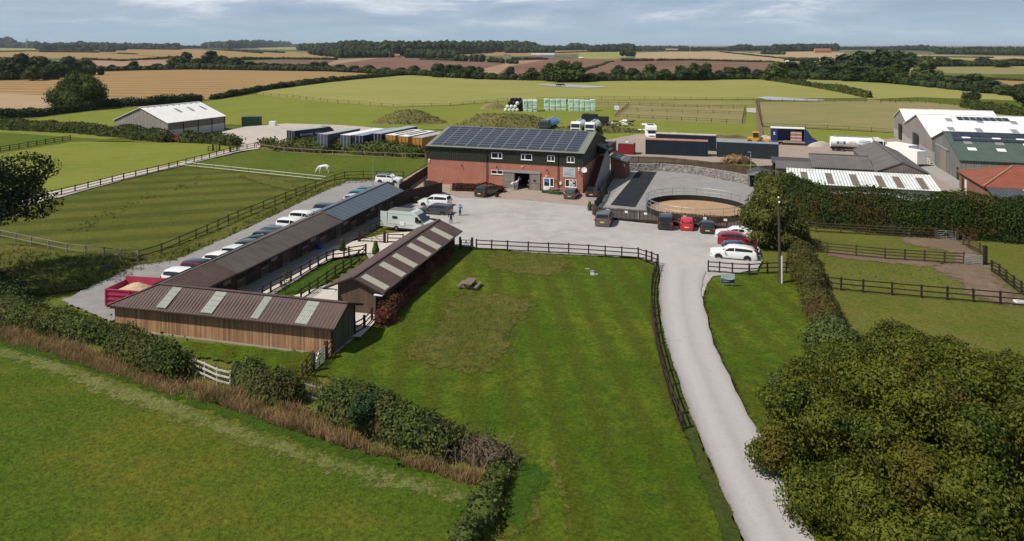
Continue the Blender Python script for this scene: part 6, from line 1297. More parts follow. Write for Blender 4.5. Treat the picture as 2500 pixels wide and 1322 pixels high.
def car(label, pos, head, L, W, H, kind, col, roofc=None, cat='car', group=None, plate='y', spare=False, rails=False, glass=True, wk=1.0, name='parked_car'):
    """nose along +x; pos is the plan centre"""
    t = thing(name, label, cat, pos, ang(head), group); st = PROF[kind]; hw = W/2; sec = []; fl = .20
    for (x, zb, zt, w_) in st:
        X = L/2-x*L; b = zb*H; r = zt*H; w1 = hw*w_; gh = max(0, min(1, (zt-zb)/.30)); wt = w1*(.965-.16*gh)
        e = .10*H*(1 if x > .01 and x < .99 else .6); f0 = fl if .03 < x < .97 else fl+.08
        half = [(w1*.93,f0),(w1*.995,f0+.14),(w1*1.0,b*.72),(w1*.975,b),(wt,r-.045 if gh > .05 else b+.004),(wt*.80,r+(.0 if gh > .05 else .012)),(wt*.4,r+.012+(.012 if gh <= .05 else .006)),]
        sec.append([(X,y,z) for y,z in half]+[(X,-y,z) for y,z in reversed(half)])
    n = len(sec[0]); vs = [p for s_ in sec for p in s_]; fs = []; mi = []
    for i in range(len(sec)-1):
        for k in range(n-1): fs.append((i*n+k, (i+1)*n+k, (i+1)*n+k+1, i*n+k+1)); mi.append(1 if roofc and st[i][2]-st[i][1] > .2 and st[i+1][2]-st[i+1][1] > .18 and 4 <= k <= n-6 else 0)
        fs.append((i*n+n-1, (i+1)*n+n-1, (i+1)*n, i*n)); mi.append(2)
    fs.append(tuple(range(n))); mi.append(0); fs.append(tuple(reversed(range((len(sec)-1)*n, len(sec)*n)))); mi.append(0)
    mb = MB(); mb.v = vs; mb.f = [list(f) for f in fs]; mb.m = mi
    for x in (.19, .79):                              # dark wheel arches
        for s in (-1, 1):
            c = (L/2-x*L, s*(hw*.975), .34*wk); ring = [(c[0]+cos(pi*i/10)*.40*wk, c[1]+s*.035, max(fl, c[2]+sin(pi*i/10)*.40*wk)) for i in range(11)]
            mb.add(ring if s < 0 else ring[::-1], [tuple(range(11))], 2)
    # sills and bumpers in dark trim
    for s in (-1, 1): mb.box(-L*.28, L*.26, s*hw*.985-.02, s*hw*.985+.02, fl-.02, fl+.12, 2)
    body = mb.build('body', [paint(col), paint(roofc) if roofc else paint(col), M['black']], t, 38)
    gb = MB(); ix = [i for i, s_ in enumerate(st) if s_[2]-s_[1] > .15]
    i0, i1 = ix[0], ix[-1]
    def pt(i, k, up): a = Vector(sec[i][k]); b = Vector(sec[i][k+1 if k < 7 else k-1]); return a
    for s in (0, 1):                                  # side glass, split at a pillar
        kk_ = (3, 4) if s == 0 else (n-4, n-5); o_ = Vector((0, .012 if s == 0 else -.012, 0))
        segs = []
        xs = [sec[i][0][0] for i in range(len(sec))]
        for (a, b) in zip(range(i0-1, i1), range(i0, i1+1)):
            A0, A1, B0, B1 = [Vector(sec[q][k]) for q, k in ((a, kk_[0]),(a, kk_[1]),(b, kk_[0]),(b, kk_[1]))]
            lo, hi = .14, .88
            pa, pb, pc, pd = A0.lerp(A1, lo)+o_, B0.lerp(B1, lo)+o_, B0.lerp(B1, hi)+o_, A0.lerp(A1, hi)+o_
            ea = .07 if (b-a) and b in (i0+2, i0+4) else .0
            pa = pa.lerp(pb, ea); pd = pd.lerp(pc, ea)
            gb.poly([pa, pb, pc, pd] if s == 1 else [pd, pc, pb, pa])
    def cross(i, j, lo, hi, w_=.86):                  # windscreen or rear screen between stations i (low) and j (high)
        a = [Vector(sec[i][4]), Vector(sec[i][n-5])]; b = [Vector(sec[j][4]), Vector(sec[j][n-5])]
        for v_ in a: v_.z += .03
        q = []
        for t_, pr in ((lo, 1), (hi, 1)):
            l_ = a[0].lerp(b[0], t_); r_ = a[1].lerp(b[1], t_); m_ = (l_+r_)/2; q += [m_+(l_-m_)*w_, m_+(r_-m_)*w_]
        nrm = (q[1]-q[0]).cross(q[2]-q[0]).normalized(); nrm = nrm if nrm.z > 0 else -nrm
        q = [p+nrm*.03 for p in q]; gb.poly([q[0], q[1], q[3], q[2]])
    fw = next(i for i in range(len(st)) if st[i][2]-st[i][1] > .2); cross(fw-1, fw, .04, .95)
    rw = max(i for i in range(len(st)) if st[i][2]-st[i][1] > .12); cross(rw+1, rw, .06, .95)
    gb.build('windows', M['glass'], t)
    wheels(t, (L/2-.19*L, L/2-.79*L), (hw-.09, -hw+.09), k=wk)
    for s in (-1, 1):
        q = MB(); q.box(L/2-.10, L/2-.02, s*hw*.82-.17, s*hw*.82+.17, .43*H, .51*H); q.build('headlight', M['lampw'], t)
        q = MB(); q.box(-L/2+.012, -L/2+.10, s*hw*.84-.13, s*hw*.84+.13, .50*H, .64*H); q.build('taillight', M['lampr'], t)
        q = MB(); q.box(L*.17, L*.17+.13, s*hw*1.0+(0 if s > 0 else -.2), s*hw*1.0+(.2 if s > 0 else 0), .62*H, .71*H); q.build('wing_mirror', paint(col), t)
    q = MB(); q.box(-L/2-.012, -L/2+.03, -.26, .26, .40*H, .48*H); q.build('number_plate', M['platey'], t)
    q = MB(); q.box(L/2-.03, L/2+.014, -.26, .26, .26*H, .34*H); q.build('number_plate', M['platew'], t)
    q = MB(); q.box(L/2-.04, L/2+.006, -.5*hw, .5*hw, .38*H, .44*H); q.build('grille', M['black'], t)
    if spare: q = MB(); q.cyl((-L/2-.12,0,.55*H),(1,0,0),.34,.2,18); q.build('spare_wheel', M['tyre'], t, 40)
    if rails:
        for s in (-1, 1): q = MB(); q.bar((L*.10,s*hw*.66,H+.04),(-L*.36,s*hw*.66,H+.03),.04); q.build('roof_rail', M['black'], t)
    return t
WHT, BLK, DGR, SLV, GRY, RED, NAVY, BRN = (.80,.80,.79),(.012,.013,.015),(.045,.05,.055),(.42,.44,.46),(.12,.13,.14),(.36,.012,.02),(.02,.035,.10),(.085,.078,.07)
# row behind the long stable: noses towards it
GP = 'cars parked behind the long stable'
row = [((425,654),'suv',WHT,None,1.62,'white car nearest the red trailer behind the stable'),
 ((463,633),'suv',RED,BLK,1.72,'red car with black roof between two white cars'),
 ((515,614),'hatch',WHT,None,1.48,'white car behind the stable next to the red one'),
 ((556,598),'hatch',(.62,.64,.66),None,1.46,'silver white hatchback with red tail lamp behind the stable'),
 ((589,584),'hatch',DGR,None,1.45,'charcoal hatchback between silver white and dark green cars'),
 ((608,571),'sedan',(.02,.03,.028),None,1.45,'dark green black saloon behind the stable'),
 ((632,563),'suv',BLK,None,1.58,'black car with pale roof edge behind the stable'),
 ((650,553),'suv',(.075,.085,.10),None,1.6,'slate grey car with roof rails behind the stable'),
 ((668,549),'hatch',WHT,None,1.46,'white hatchback behind the stable beside the slate car'),
 ((690,531),'suv',WHT,None,1.55,'white tall hatchback below the red roof end panel'),
 ((721,514),'suv',WHT,None,1.64,'large white crossover beside the red roof end panel'),
 ((757,510),'hatch',SLV,None,1.48,'silver car by the start of the blue roof'),
 ((779,496),'suv',(.03,.045,.045),None,1.5,'dark open looking car behind the blue roof'),
 ((850,473),'hatch',(.5,.51,.52),None,1.46,'pale silver car behind the blue roof'),
 ((862,463),'hatch',(.02,.16,.22),None,1.48,'teal hatchback behind the blue roof'),
 ((881,455),'hatch',GRY,None,1.48,'grey hatchback farthest along the blue roof')]
for (uv, kind, col, rc, h, lab) in row:
    p = G(uv[0], uv[1], h); L = 4.2; c = Vector((p.x, p.y, 0))+R1*(L/2-.55)
    rel = c-K; over = (rel.dot(R1)+L/2)-(-2.15)
    if over > 0: c -= R1*over
    car(lab, c, R1, L, 1.8, h, kind, col, rc, group=GP, rails='rails' in lab)
car('white crossover with black roof beside the boarded fence', G(950,448), (.97,-.22,0), 4.3, 1.8, 1.55, 'suv', WHT, BLK)
car('white SUV parked by the black boarded screen', G(1062,505), -R1, 4.5, 1.85, 1.66, 'suv', WHT)
car('dark grey estate car beside the pale van', G(1063,525), -R1, 4.45, 1.75, 1.5, 'estate', (.055,.062,.07))
car('black SUV parked in front of the copper hedge', G(1190,479), E1*.96+R1*.28, 4.5, 1.9, 1.68, 'suv', (.02,.022,.025))
car('dark grey five door car parked outside the office', G(1396,484), E1, 4.2, 1.8, 1.5, 'hatch', (.05,.05,.055))
car('black coupe in the shade of the barn stair', G(1448,479), E1, 4.2, 1.8, 1.38, 'sedan', BLK)
car('brown grey SUV alone by the corner of the boarded fence', G(1476,548), E1, 4.6, 1.95, 1.8, 'suv', BRN)
car('black off roader with rear spare wheel at the fence', G(1626,557), E1, 4.2, 1.85, 1.82, 'suv', (.014,.017,.016), spare=True, rails=True)
car('small bright red city car at the fence', G(1677,560), E1, 3.6, 1.66, 1.5, 'hatch', (.46,.015,.03))
car('small dark green retro hatchback at the fence', G(1727,567), E1, 3.8, 1.72, 1.42, 'hatch', (.012,.024,.020), BLK)
car('white saloon half under the yard tree', G(1797,584), -R1, 4.7, 1.84, 1.44, 'sedan', WHT)
car('dark red hatchback nosed under the yard tree', G(1800,600), R1, 4.3, 1.8, 1.5, 'hatch', (.24,.008,.014))
car('navy blue car mostly hidden by the white estate', G(1806,621), R1, 3.9, 1.7, 1.36, 'hatch', (.02,.03,.075))
p_ = G(1798,638)+Vector((.0,.95,0))
car('white estate car nearest the roadside sign', Vector((23.25,74.45,0)), (-.955,.296,0), 4.75, 1.84, 1.46, 'estate', WHT)
car('white van roof showing behind the rust roofed container', G(1645,345), -E1, 4.8, 1.9, 1.9, 'suv', WHT, cat='van', name='small_van')
# pale panel van with an open rear door
def panel_van():
    hd = Vector((.945,-.325,0)).normalized(); rear = G(965,560)+Vector((-.35,.95,0))*0; L, W, H = 5.7, 2.0, 2.45
    c = Vector((-13.9,85.5,0))+hd*1.55+Vector((-hd.y,hd.x,0))*.95
    t = thing('panel_van', 'pale grey high roof van with rear door open', 'van', c, ang(hd)); col = (.53,.58,.57); m = paint(col)
    side = [(L/2,.45),(L/2,.95),(L/2-.25,1.12),(L/2-.95,1.28),(L/2-1.75,2.12),(L/2-2.1,H-.04),(L/2-2.6,H),(-L/2+.3,H),(-L/2,H-.1),(-L/2,.45)]
    mb = MB(); hw = W/2; kx = lambda x, z: hw*(1-.10*max(0, (z-1.2)/1.25))*(.93 if x > L/2-.3 else 1)
    A = [(x, kx(x,z), z) for x, z in side]; B = [(x, -kx(x,z), z) for x, z in side]; k = len(side)
    mb.add(A+B, [tuple(range(k)), tuple(reversed(range(k, 2*k)))]+[(i, k+i, k+(i+1)%k, (i+1)%k) for i in range(k-1)], 0)
    mb.box(-L/2,L/2-.05,-hw*.99,hw*.99,.3,.46,1)
    for s in (-1, 1):
        for z in (.9, 2.1): mb.box(-L/2+.15, L/2-2.2, s*hw*(1 if z < 1.3 else .93)-.008, s*hw*(1 if z < 1.3 else .93)+.008, z, z+.04, 0)
    b = mb.build('body', [m, M['black']], t, 30)
    rf = MB(); rf.box(-L/2+.15,L/2-2.75,-hw*.8,hw*.8,H-.005,H+.03); rf.build('roof_skin', mat('grimy_roof', (.10,.105,.10), (.17,.17,.16), 1.2, .7), t)
    g = MB(); g.poly([(L/2-.93,.88*hw,1.36),(L/2-.93,-.88*hw,1.36),(L/2-1.7,-.82*hw,2.12),(L/2-1.7,.82*hw,2.12)][::1]); g.build('windscreen', M['glass'], t).location.x = .03
    for s in (-1, 1):
        q = MB(); pl = [(L/2-1.15,s*(hw+.012),1.25),(L/2-1.95,s*(hw+.012),1.25),(L/2-1.95,s*(hw*.955+.012),1.9),(L/2-1.65,s*(hw*.955+.012),1.9)]; q.poly(pl if s < 0 else pl[::-1]); q.build('side_window', M['glass'], t)
        q = MB(); q.box(L/2-1.3,L/2-1.1,s*(hw+.0)-(.28 if s < 0 else 0),s*hw+(.28 if s > 0 else 0),1.3,1.62); q.build('wing_mirror', M['black'], t)
        q = MB(); q.box(L/2-.08,L/2+.005,s*hw*.75-.16,s*hw*.75+.16,.75,.98); q.build('headlight', M['lampw'], t)
    q = MB(); q.box(-L/2+.7,-L/2+1.35,-hw*.985-.012,-hw*.985+.005,1.55,1.82); q.build('side_window', M['glass'], t)
    q = MB(); q.box(-L/2+1.75,-L/2+2.35,-hw-.012,-hw+.005,.75,1.25); q.build('notice_panel', M['platew'], t)
    d = bpy.data.objects.new('rear_door', None); COL.objects.link(d); d.parent = t; d.location = (-L/2,-hw*.97,0); d.rotation_euler.z = R(178)
    q = MB(); q.box(0,.92,-.03,.03,.5,H-.14); dm = q.build('door_panel', m, d); q = MB(); q.box(.12,.8,-.045,-.031,1.55,2.1); q.build('door_glass', paint((.5,.56,.54)), d)
    q = MB(); q.box(-L/2-.012,-L/2+.02,-hw*.85,hw*.9,.55,H-.2); q.build('load_shade_panel', M['inside_shade'], t)  # dark sheet on the rear face, the load space's shade in its colour
    wheels(t, (L/2-1.0,-L/2+1.25), (hw-.1,-hw+.1), k=1.05)
panel_van()
# red high sided trailer with wood shavings
t = thing('tipping_trailer', 'crimson high sided trailer filled with pale shavings', 'trailer', G(320,765)+Vector((.0,1.2,0)), ang(R1)); t.rotation_euler.z = ang(Vector((.985,-.17,0)))
mr_ = mat('crimson_sky_tinted', (.40,.042,.105), (.33,.035,.085), 1.5, .5); L, W, H = 4.3, 2.4, 2.15  # crimson pinked in the colour to imitate blue light on the shaded side
mb = MB(); mb.box(-L/2,L/2,-W/2,-W/2+.07,.6,H-.25); mb.box(-L/2,L/2,W/2-.07,W/2,.6,H+.1); mb.box(-L/2,-L/2+.07,-W/2+.07,W/2-.07,.6,H-.2); mb.box(L/2-.07,L/2,-W/2+.07,W/2-.07,.6,H-.05); mb.box(-L/2,L/2,-W/2,W/2,.5,.6)
mb.build('tub', mr_, t); mb = MB()
for z in (.62,1.0,1.4,1.8): mb.box(-L/2-.03,L/2,-W/2-.06,-W/2-.002,z,z+.1); mb.box(-L/2-.06,-L/2-.002,-W/2-.06,W/2,z,z+.1)
for x in (-L/2-.05,0,L/2-.1): mb.box(x,x+.12,-W/2-.09,-W/2-.062,.5,H-.2)
mb.build('side_rib', mr_, t); sh = MB(); n_ = 14
hf = lambda x, y: 1.35+.75*math.exp(-((x+.3)**2/1.6+(y-.1)**2/.9))+.04*sin(x*9)*cos(y*8)
for i in range(n_):
    for j in range(n_): x0, x1 = -L/2+.08+(L-.16)*i/n_, -L/2+.08+(L-.16)*(i+1)/n_; y0, y1 = -W/2+.08+(W-.16)*j/n_, -W/2+.08+(W-.16)*(j+1)/n_; sh.quad((x0,y0,hf(x0,y0)),(x1,y0,hf(x1,y0)),(x1,y1,hf(x1,y1)),(x0,y1,hf(x0,y1)))
o = sh.build('wood_shavings', mat('shavings', (.52,.38,.24), (.42,.30,.18), 6, .95, bump=.8), None); o.location = t.location; o.rotation_euler = t.rotation_euler; tag(o, 'pale heap of wood shavings inside the crimson trailer', 'shavings')
wheels(t, (-.7,.6), (W/2-.2,-W/2+.2), k=1.15); q = MB(); q.bar((L/2,0,.55),(L/2+1.3,0,.5),.12); q.build('drawbar', mr_, t)
# lorries and trailers
def box_trailer(label, nearp, head, L, W, H, sidem, roofm, endm, z0=1.1, ribs=False, cat='trailer', vents=False, name='lorry_trailer'):
    """nearp: plan place of the rear face centre; the box runs along head"""
    hd = Vector(head).normalized(); t = thing(name, label, cat, nearp+hd*L/2, ang(hd)); hw = W/2
    mb = MB(); mb.box(-L/2+.05,L/2,-hw,hw,z0,H-.06,0); mb.build('body', sidem, t); mb = MB(); mb.box(-L/2,L/2+.02,-hw-.02,hw+.02,H-.06,H)
    rf = mb.build('roof', roofm, t); mb = MB()
    for y in (-hw,-hw*.35,hw*.35,hw): mb.box(-L/2-.02,-L/2+.049,y-.06 if y > -hw else y,y+.06 if y < hw else y,z0,H-.062)
    mb.box(-L/2-.02,-L/2+.049,-hw+.061,hw-.061,z0-.15,z0); mb.build('rear_frame', endm, t)
    mb = MB(); mb.box(-L/2+.3,L/2,-.5,.5,z0-.25,z0-.02); mb.build('chassis', M['black'], t)
    if vents:
        for i in range(5): x = -L/2+2+i*(L-4)/4.5; q = MB(); q.box(x,x+1.1,-.35,.35,H+.001,H+.07); q.build('roof_vent', M['dgrey'], rf)
    wheels(t, (-L/2+1.2,-L/2+2.4,-L/2+3.6), (hw-.18,-hw+.18), k=1.5)
    return t
HT = Vector((.58,.815,0)); m_navy = plain('navy_curtain', (.010,.013,.045), .5); m_grr = mat('trailer_roof_grey', (.36,.38,.39), (.28,.30,.31), .8, .6); m_wr = mat('trailer_roof_white', (.75,.75,.74), (.66,.66,.66), .8, .5)
m_blr = mat('trailer_roof_blue', (.18,.24,.34), (.26,.31,.38), .8, .5); m_slate = plain('slate_curtain', (.06,.08,.11), .5); m_yel = mat('amber_curtain', (.40,.20,.05), (.32,.15,.04), 1.2, .6); m_rear = mat('trailer_door_grey', (.30,.31,.31), (.22,.23,.23), 1, .6)
def ztop(u, v, h): return G(u, v, h)
LL = 9.0; t = box_trailer('dark navy lorry with two lines of white lettering', Vector((ztop(709,319,4.0).x, ztop(709,319,4.0).y, 0)), (.57,.82,0), LL, 2.5, 4.0, m_navy, m_grr, m_rear, cat='lorry', name='curtain_lorry')
q_ = LL/2+.15; mb = MB(); mb.slab([(q_,-1.2,1.0),(q_+2.3,-1.2,1.0),(q_+2.4,-1.2,2.4),(q_+1.7,-1.2,3.3),(q_+.7,-1.2,4.0),(q_,-1.2,4.0)], 2.4, 0, (0,1,0)); cabn = mb.build('cab', m_navy, t); mb = MB(); mb.quad((q_+2.42,-1.1,2.35),(q_+2.42,1.1,2.35),(q_+1.75,1.1,3.25),(q_+1.75,-1.1,3.25)); mb.build('windscreen', M['glass'], t)
wheels(t, (q_+1.2,), (1.05,-1.05), k=1.5)
def text_obj(name, body, size, parent, loc, rot, m, xs=1.0):
    cu = bpy.data.curves.new(name, 'FONT'); cu.body = body; cu.size = size; cu.extrude = .006; cu.space_character = 1.05
    o = bpy.data.objects.new(name, cu); me = bpy.data.meshes.new_from_object(o); bpy.data.objects.remove(o); me.materials.clear(); me.materials.append(m)
    o = bpy.data.objects.new(name, me); COL.objects.link(o); o.parent = parent; o.location = loc; o.rotation_euler = rot; o.scale = (xs, 1, 1); return o
text_obj('lettering', 'Armstrong', .85, t, (-2.9,-1.262,2.7), (R(90),0,0), M['platew'], .85)
scribble(t, 1.1, 3.2, 2.7, .5, -1.262, M['platew'], 6); scribble(t, -2.9, 3.2, 1.85, .5, -1.262, M['platew'], 7)
HTD = (.40,.917,0)
specs = [(787,328,3.9,HTD,11.5,m_slate,m_grr,'trailer with grey roof and pale rear frame beside the navy lorry'),
 (843,330,3.8,HTD,12.5,m_slate,m_wr,'trailer with white and blue roof behind the thick hedge'),
 (873,331,3.8,HTD,15.0,m_navy,m_blr,'trailer with long blue white roof in the trailer row'),
 (918,326,4.0,HTD,14.5,m_navy,m_grr,'navy trailer with plain grey roof and open rear frame'),
 (953,330,3.7,(.43,.90,0),10.5,m_yel,m_wr,'amber trailer with white roof and dark vents nearest the navy ones'),
 (984,333,3.7,(.43,.90,0),10.5,m_yel,m_wr,'middle amber trailer with white vented roof'),
 (1018,336,3.7,(.43,.90,0),10.5,m_yel,m_grr,'amber trailer with grey roof next to the solar barn')]
for (u, v, h, hd, L, sm, rm, lab) in specs:
    p = ztop(u, v, h); box_trailer(lab, Vector((p.x, p.y, 0)), hd, L, 2.5, h, sm, rm, m_rear if sm is not m_yel else m_yel, vents='vent' in lab)
m_flap = m_wr
# containers
def container(label, u0, v0, L, d, H, m, roofm, W=2.45, cat='container', name='steel_container', z0=.15):
    p = G(u0, v0); t = thing(name, label, cat, p, ang(d)); mb = MB(); mb.box(0,L,0,W,z0,H-.08); mb.build('body', m, t); mb = MB(); mb.box(-.02,L+.02,-.02,W+.02,H-.08,H)
    for i in range(int(L/.55)): x = .2+i*.55; mb.box(x,x+.25,.1,W-.1,H+.001,H+.03)
    mb.build('roof', roofm, t); mb = MB()
    for x in (0,L-.12):
        for y in (-.03,W-.09): mb.box(x-.02,x+.14,y,y+.12,z0-.15,H-.081)
    mb.build('corner_post', m, t); return t
m_rust = mat('rusty_roof', (.34,.10,.06), (.40,.24,.17), .9, .8); m_pale = mat('pale_flaking_roof', (.50,.46,.43), (.36,.30,.27), .8, .8)
container('navy container with rusty red roof by the boarded fence', 1576, 380, 12.2, R2*.985+E2*.03, 3.3, M['cont'], m_rust)
container('navy container with pale flaking roof behind the rusty one', 1601, 366, 12.4, R2, 3.5, M['cont'], m_pale)
container('slate blue container with grey blue roof beside the shelter', 1750, 386.5, 11.5, R2, 3.3, M['cont2'], m_blr)
container('dark green container next to the grey barn', 590, 309, 4.8, (.97,.1,0), 2.6, ribbed('green_container', (.02,.05,.035), (.017,.04,.03), 0, .28, .5, .05), mat('green_roof_paint', (.06,.10,.08), (.08,.12,.09), 1, .6))
b = container('bright red site cabin beside the barn canopy', 1479, 376, 1.7, R2, 2.5, plain('red_cabin', (.42,.012,.015), .5), mat('cabin_roof', (.33,.28,.26), (.25,.2,.19), 1, .8), 2.6, 'cabin', 'site_cabin')
b = container('dark red site cabin with a small white box on its roof', 1509, 380, 3.1, R2, 2.5, plain('dark_red_cabin', (.18,.010,.018), .5), mat('cabin_roof_grey', (.30,.29,.28), (.2,.19,.19), 1, .8), 2.6, 'cabin', 'site_cabin'); mb = MB(); mb.box(1.3,1.9,1.2,1.7,2.53,2.72); mb.build('roof_box', M['white'], b)
# tankers
def tanker(label, u, v, head, tankc, cabc, name='tanker_lorry', TL=5.5, marks=False, cab=True, cabm=None):
    hd = Vector(head).normalized(); t = thing(name, label, 'tanker', G(u, v), ang(hd)); mt = paint(tankc); mc = paint(cabc)
    mb = MB(); n = 20; R0 = 1.15; prof = [(-TL+1.5,.7),(-TL+1.35,1.0),(1.2,1.0),(1.35,.7)]; vs = []; fs = []
    for (x, k) in prof:
        for i in range(n): a = 2*pi*i/n; vs.append((x, cos(a)*R0*k*1.05, 2.15+sin(a)*R0*k*.95))
    for q in range(3):
        for i in range(n): fs.append((q*n+i, q*n+(i+1)%n, (q+1)*n+(i+1)%n, (q+1)*n+i))
    fs += [tuple(range(n)), tuple(reversed(range(3*n,4*n)))]; mb.add(vs, fs); tk = mb.build('tank', mt, t, 50)
    mb = MB(); mb.box(-TL+2.0,.8,-.4,.4,3.2,3.3)
    for x in (-TL+2.4,-TL/2+.8,.3): mb.cyl((x,0,3.35),(0,0,1),.28,.14,12)
    mb.build('tank_walkway', M['galv'], tk); mb = MB(); mb.box(-TL+1.4,3.2,-.5,.5,.7,1.05); mb.build('chassis', M['black'], t)
    if cab:
        mb = MB(); mb.slab([(1.6,-1.2,.7),(3.55,-1.2,.7),(3.6,-1.2,1.9),(3.4,-1.2,2.95),(2.6,-1.2,3.25),(1.6,-1.2,3.2)], 2.4, 0, (0,1,0)); mb.build('cab', mc, t, 25)
        mb = MB(); mb.quad((3.62,-1.08,1.85),(3.62,1.08,1.85),(3.46,1.08,2.75),(3.46,-1.08,2.75)); mb.build('windscreen', M['glass'], t); mb = MB(); mb.box(3.56,3.64,-1.0,1.0,1.0,1.5); mb.build('grille', M['black'], t)
        for s in (-1, 1): mb = MB(); q = [(3.2,s*1.21,1.85),(2.2,s*1.21,1.85),(2.2,s*1.21,2.65),(3.1,s*1.21,2.65)]; mb.poly(q if s < 0 else q[::-1]); mb.build('side_window', M['glass'], t); mb = MB(); mb.box(3.3,3.45,s*1.25-(.25 if s<0 else 0),s*1.25+(.25 if s>0 else 0),1.9,2.6); mb.build('wing_mirror', M['black'], t)
        wheels(t, (2.6,), (1.0,-1.0), k=1.5)
    wheels(t, (-TL+2.3,-TL+3.5), (1.0,-1.0), k=1.5); return t
FW = Vector((-.30,-.95,0))
tanker('sky blue tanker lorry behind the solar roof', 1340, 321, (-.45,-.89,0), (.04,.28,.62), (.05,.06,.07))
tanker('white tanker lorry in the middle behind the roof', 1412, 326, FW, (.72,.73,.74), (.80,.80,.80))
tanker('larger white tanker lorry nearest the rubbish heap', 1446, 328, FW, (.72,.74,.77), (.80,.80,.80), TL=6.5)
b = tanker('white tanker with blue droplets and stripes on its side', 2080, 369, R2, (.82,.82,.81), (.80,.80,.79), TL=8.0)
b.location = G(2112, 374)
md1, md2, md3 = plain('teal_mark', (.02,.16,.22)), plain('blue_mark', (.02,.08,.24)), plain('buff_mark', (.55,.40,.30))
def side_mark(t, pts, m, name='tank_marking'):
    """flat decal bent onto the tank side (x along the tank, h = angle up from the belly)"""
    mb = MB(); q = []
    for x, h in pts: a = h; q.append((x, -cos(a)*1.15*1.05*1.012, 2.15+sin(a)*1.15*.95*1.012))
    mb.poly(q); return mb.build(name, m, t)
def drop(t, x, h, s, m): side_mark(t, [(x, h+.75*s), (x-.35*s, h+.1*s), (x-.38*s, h-.25*s), (x-.15*s, h-.48*s), (x+.15*s, h-.48*s), (x+.38*s, h-.25*s), (x+.35*s, h+.1*s)], m)
drop(b, -5.3, .05, .8, md1); drop(b, -4.1, .05, .8, md2); drop(b, -4.7, -.05, .6, md3)
for i, (x0, x1, h, m) in enumerate(((-1.2,.9,.42,md1),(-1.4,.9,.22,md1),(-1.3,.9,.05,md1),(-.6,.9,-.22,md2),(-1.7,-.9,-.42,md2))): side_mark(b, [(x0,h+.06),(x1,h-.16),(x1,h-.04+.12*(i==0)),(x0,h+.12)], m)
def tank_text(t, x0, x1, h, seed): scribble(t, x0, x1, 2.15+sin(h)*1.1, .22, -cos(h)*1.21-.03, M['signtxt'], seed, 'tank_lettering')
tank_text(b, -3.1, -1.8, .15, 9); tank_text(b, -3.2, -1.7, -.12, 10)
# curtain lorry with open side, white vans, motorhome, loader
t = thing('curtain_lorry', 'blue box lorry with its side open showing stacked goods', 'lorry', G(1882,356), ang(R2)); mbl = plain('royal_blue', (.012,.03,.13), .45); L = 7.0
mb = MB(); mb.box(0,L,2.3,2.4,1.1,3.9); mb.box(0,1.4,-.05,.05,1.1,3.9); mb.box(0,.1,.05,2.3,1.1,3.9); mb.box(L-.1,L,.05,2.3,1.1,3.9); mb.build('body', mbl, t); mb = MB(); mb.box(-.05,L+.05,-.1,2.45,3.9,4.05); mb.build('roof', m_wr, t); mb = MB(); mb.box(0,L,-.02,2.35,.95,1.1); mb.build('load_bed', M['tanwood'], t)
mb = MB(); mb.slab([(L+.2,0,.6),(L+2.5,0,.6),(L+2.5,0,1.5),(L+1.6,0,2.0),(L+.9,0,3.1),(L+.2,0,3.9)], 2.3, 0, (0,1,0)); mb.build('cab', mbl, t); mb = MB(); mb.poly([(L+.6,-.015,1.9),(L+1.5,-.015,1.9),(L+.95,-.015,2.7),(L+.6,-.015,2.7)]); mb.build('side_window', M['glass'], t)
mb = MB(); mb.box(.5,.9,-.07,-.051,2.9,3.1); mb.box(.5,.95,-.07,-.051,2.5,2.7); mb.build('side_marking', M['platew'], t); wheels(t, (1.2,2.2,L+1.7), (.25,2.1), k=1.4)
for k in range(3):
    for j in range(2):
        mb = MB(); mb.box(-.55,.55,-.45,.45,0,.75); mb.box(-.56,.56,-.46,.46,.30,.40,1); o = mb.build('pallet_box', [mat('carton', (.36,.19,.15), (.27,.13,.10), 2, .8), M['platew']]); o.location = t.location+R2*(4.7+j*1.15)+E2*.7+Vector((0,0,1.1+.76*k)); o.rotation_euler.z = ang(R2)
        tag(o, 'reddish brown packed box stacked inside the blue lorry', 'box', 'boxes stacked inside the open lorry')
t = thing('motorhome', 'white motorhome with overcab facing the barn', 'motorhome', G(1589,338), ang(Vector((-.10,-.99,0)))); mb = MB()
mb.slab([(-3.2,-1.15,.45),(1.6,-1.15,.45),(1.6,-1.15,1.9),(2.6,-1.15,2.3),(2.5,-1.15,3.0),(2.2,-1.15,3.15),(-3.2,-1.15,3.15)], 2.3, 0, (0,1,0)); mb.build('body', M['white'], t, 30)
mb = MB(); mb.slab([(1.6,-1.0,.45),(3.1,-1.0,.45),(3.1,-1.0,1.15),(2.5,-1.0,1.4),(2.1,-1.0,2.05),(1.6,-1.0,2.05)], 2.0, 0, (0,1,0)); mb.build('cab', M['white'], t); mb = MB(); mb.quad((2.56,-.92,1.42),(2.56,.92,1.42),(2.18,.88,2.02),(2.18,-.88,2.02)); mb.build('windscreen', M['glass'], t)
mb = MB(); mb.box(-2.0,.6,-.8,.8,3.16,3.24); mb.build('roof_panel', M['solar'], t); mb = MB(); mb.box(3.08,3.13,-.6,.6,.8,.98); mb.build('grille', M['black'], t); wheels(t, (2.3,-1.9), (.95,-.95))
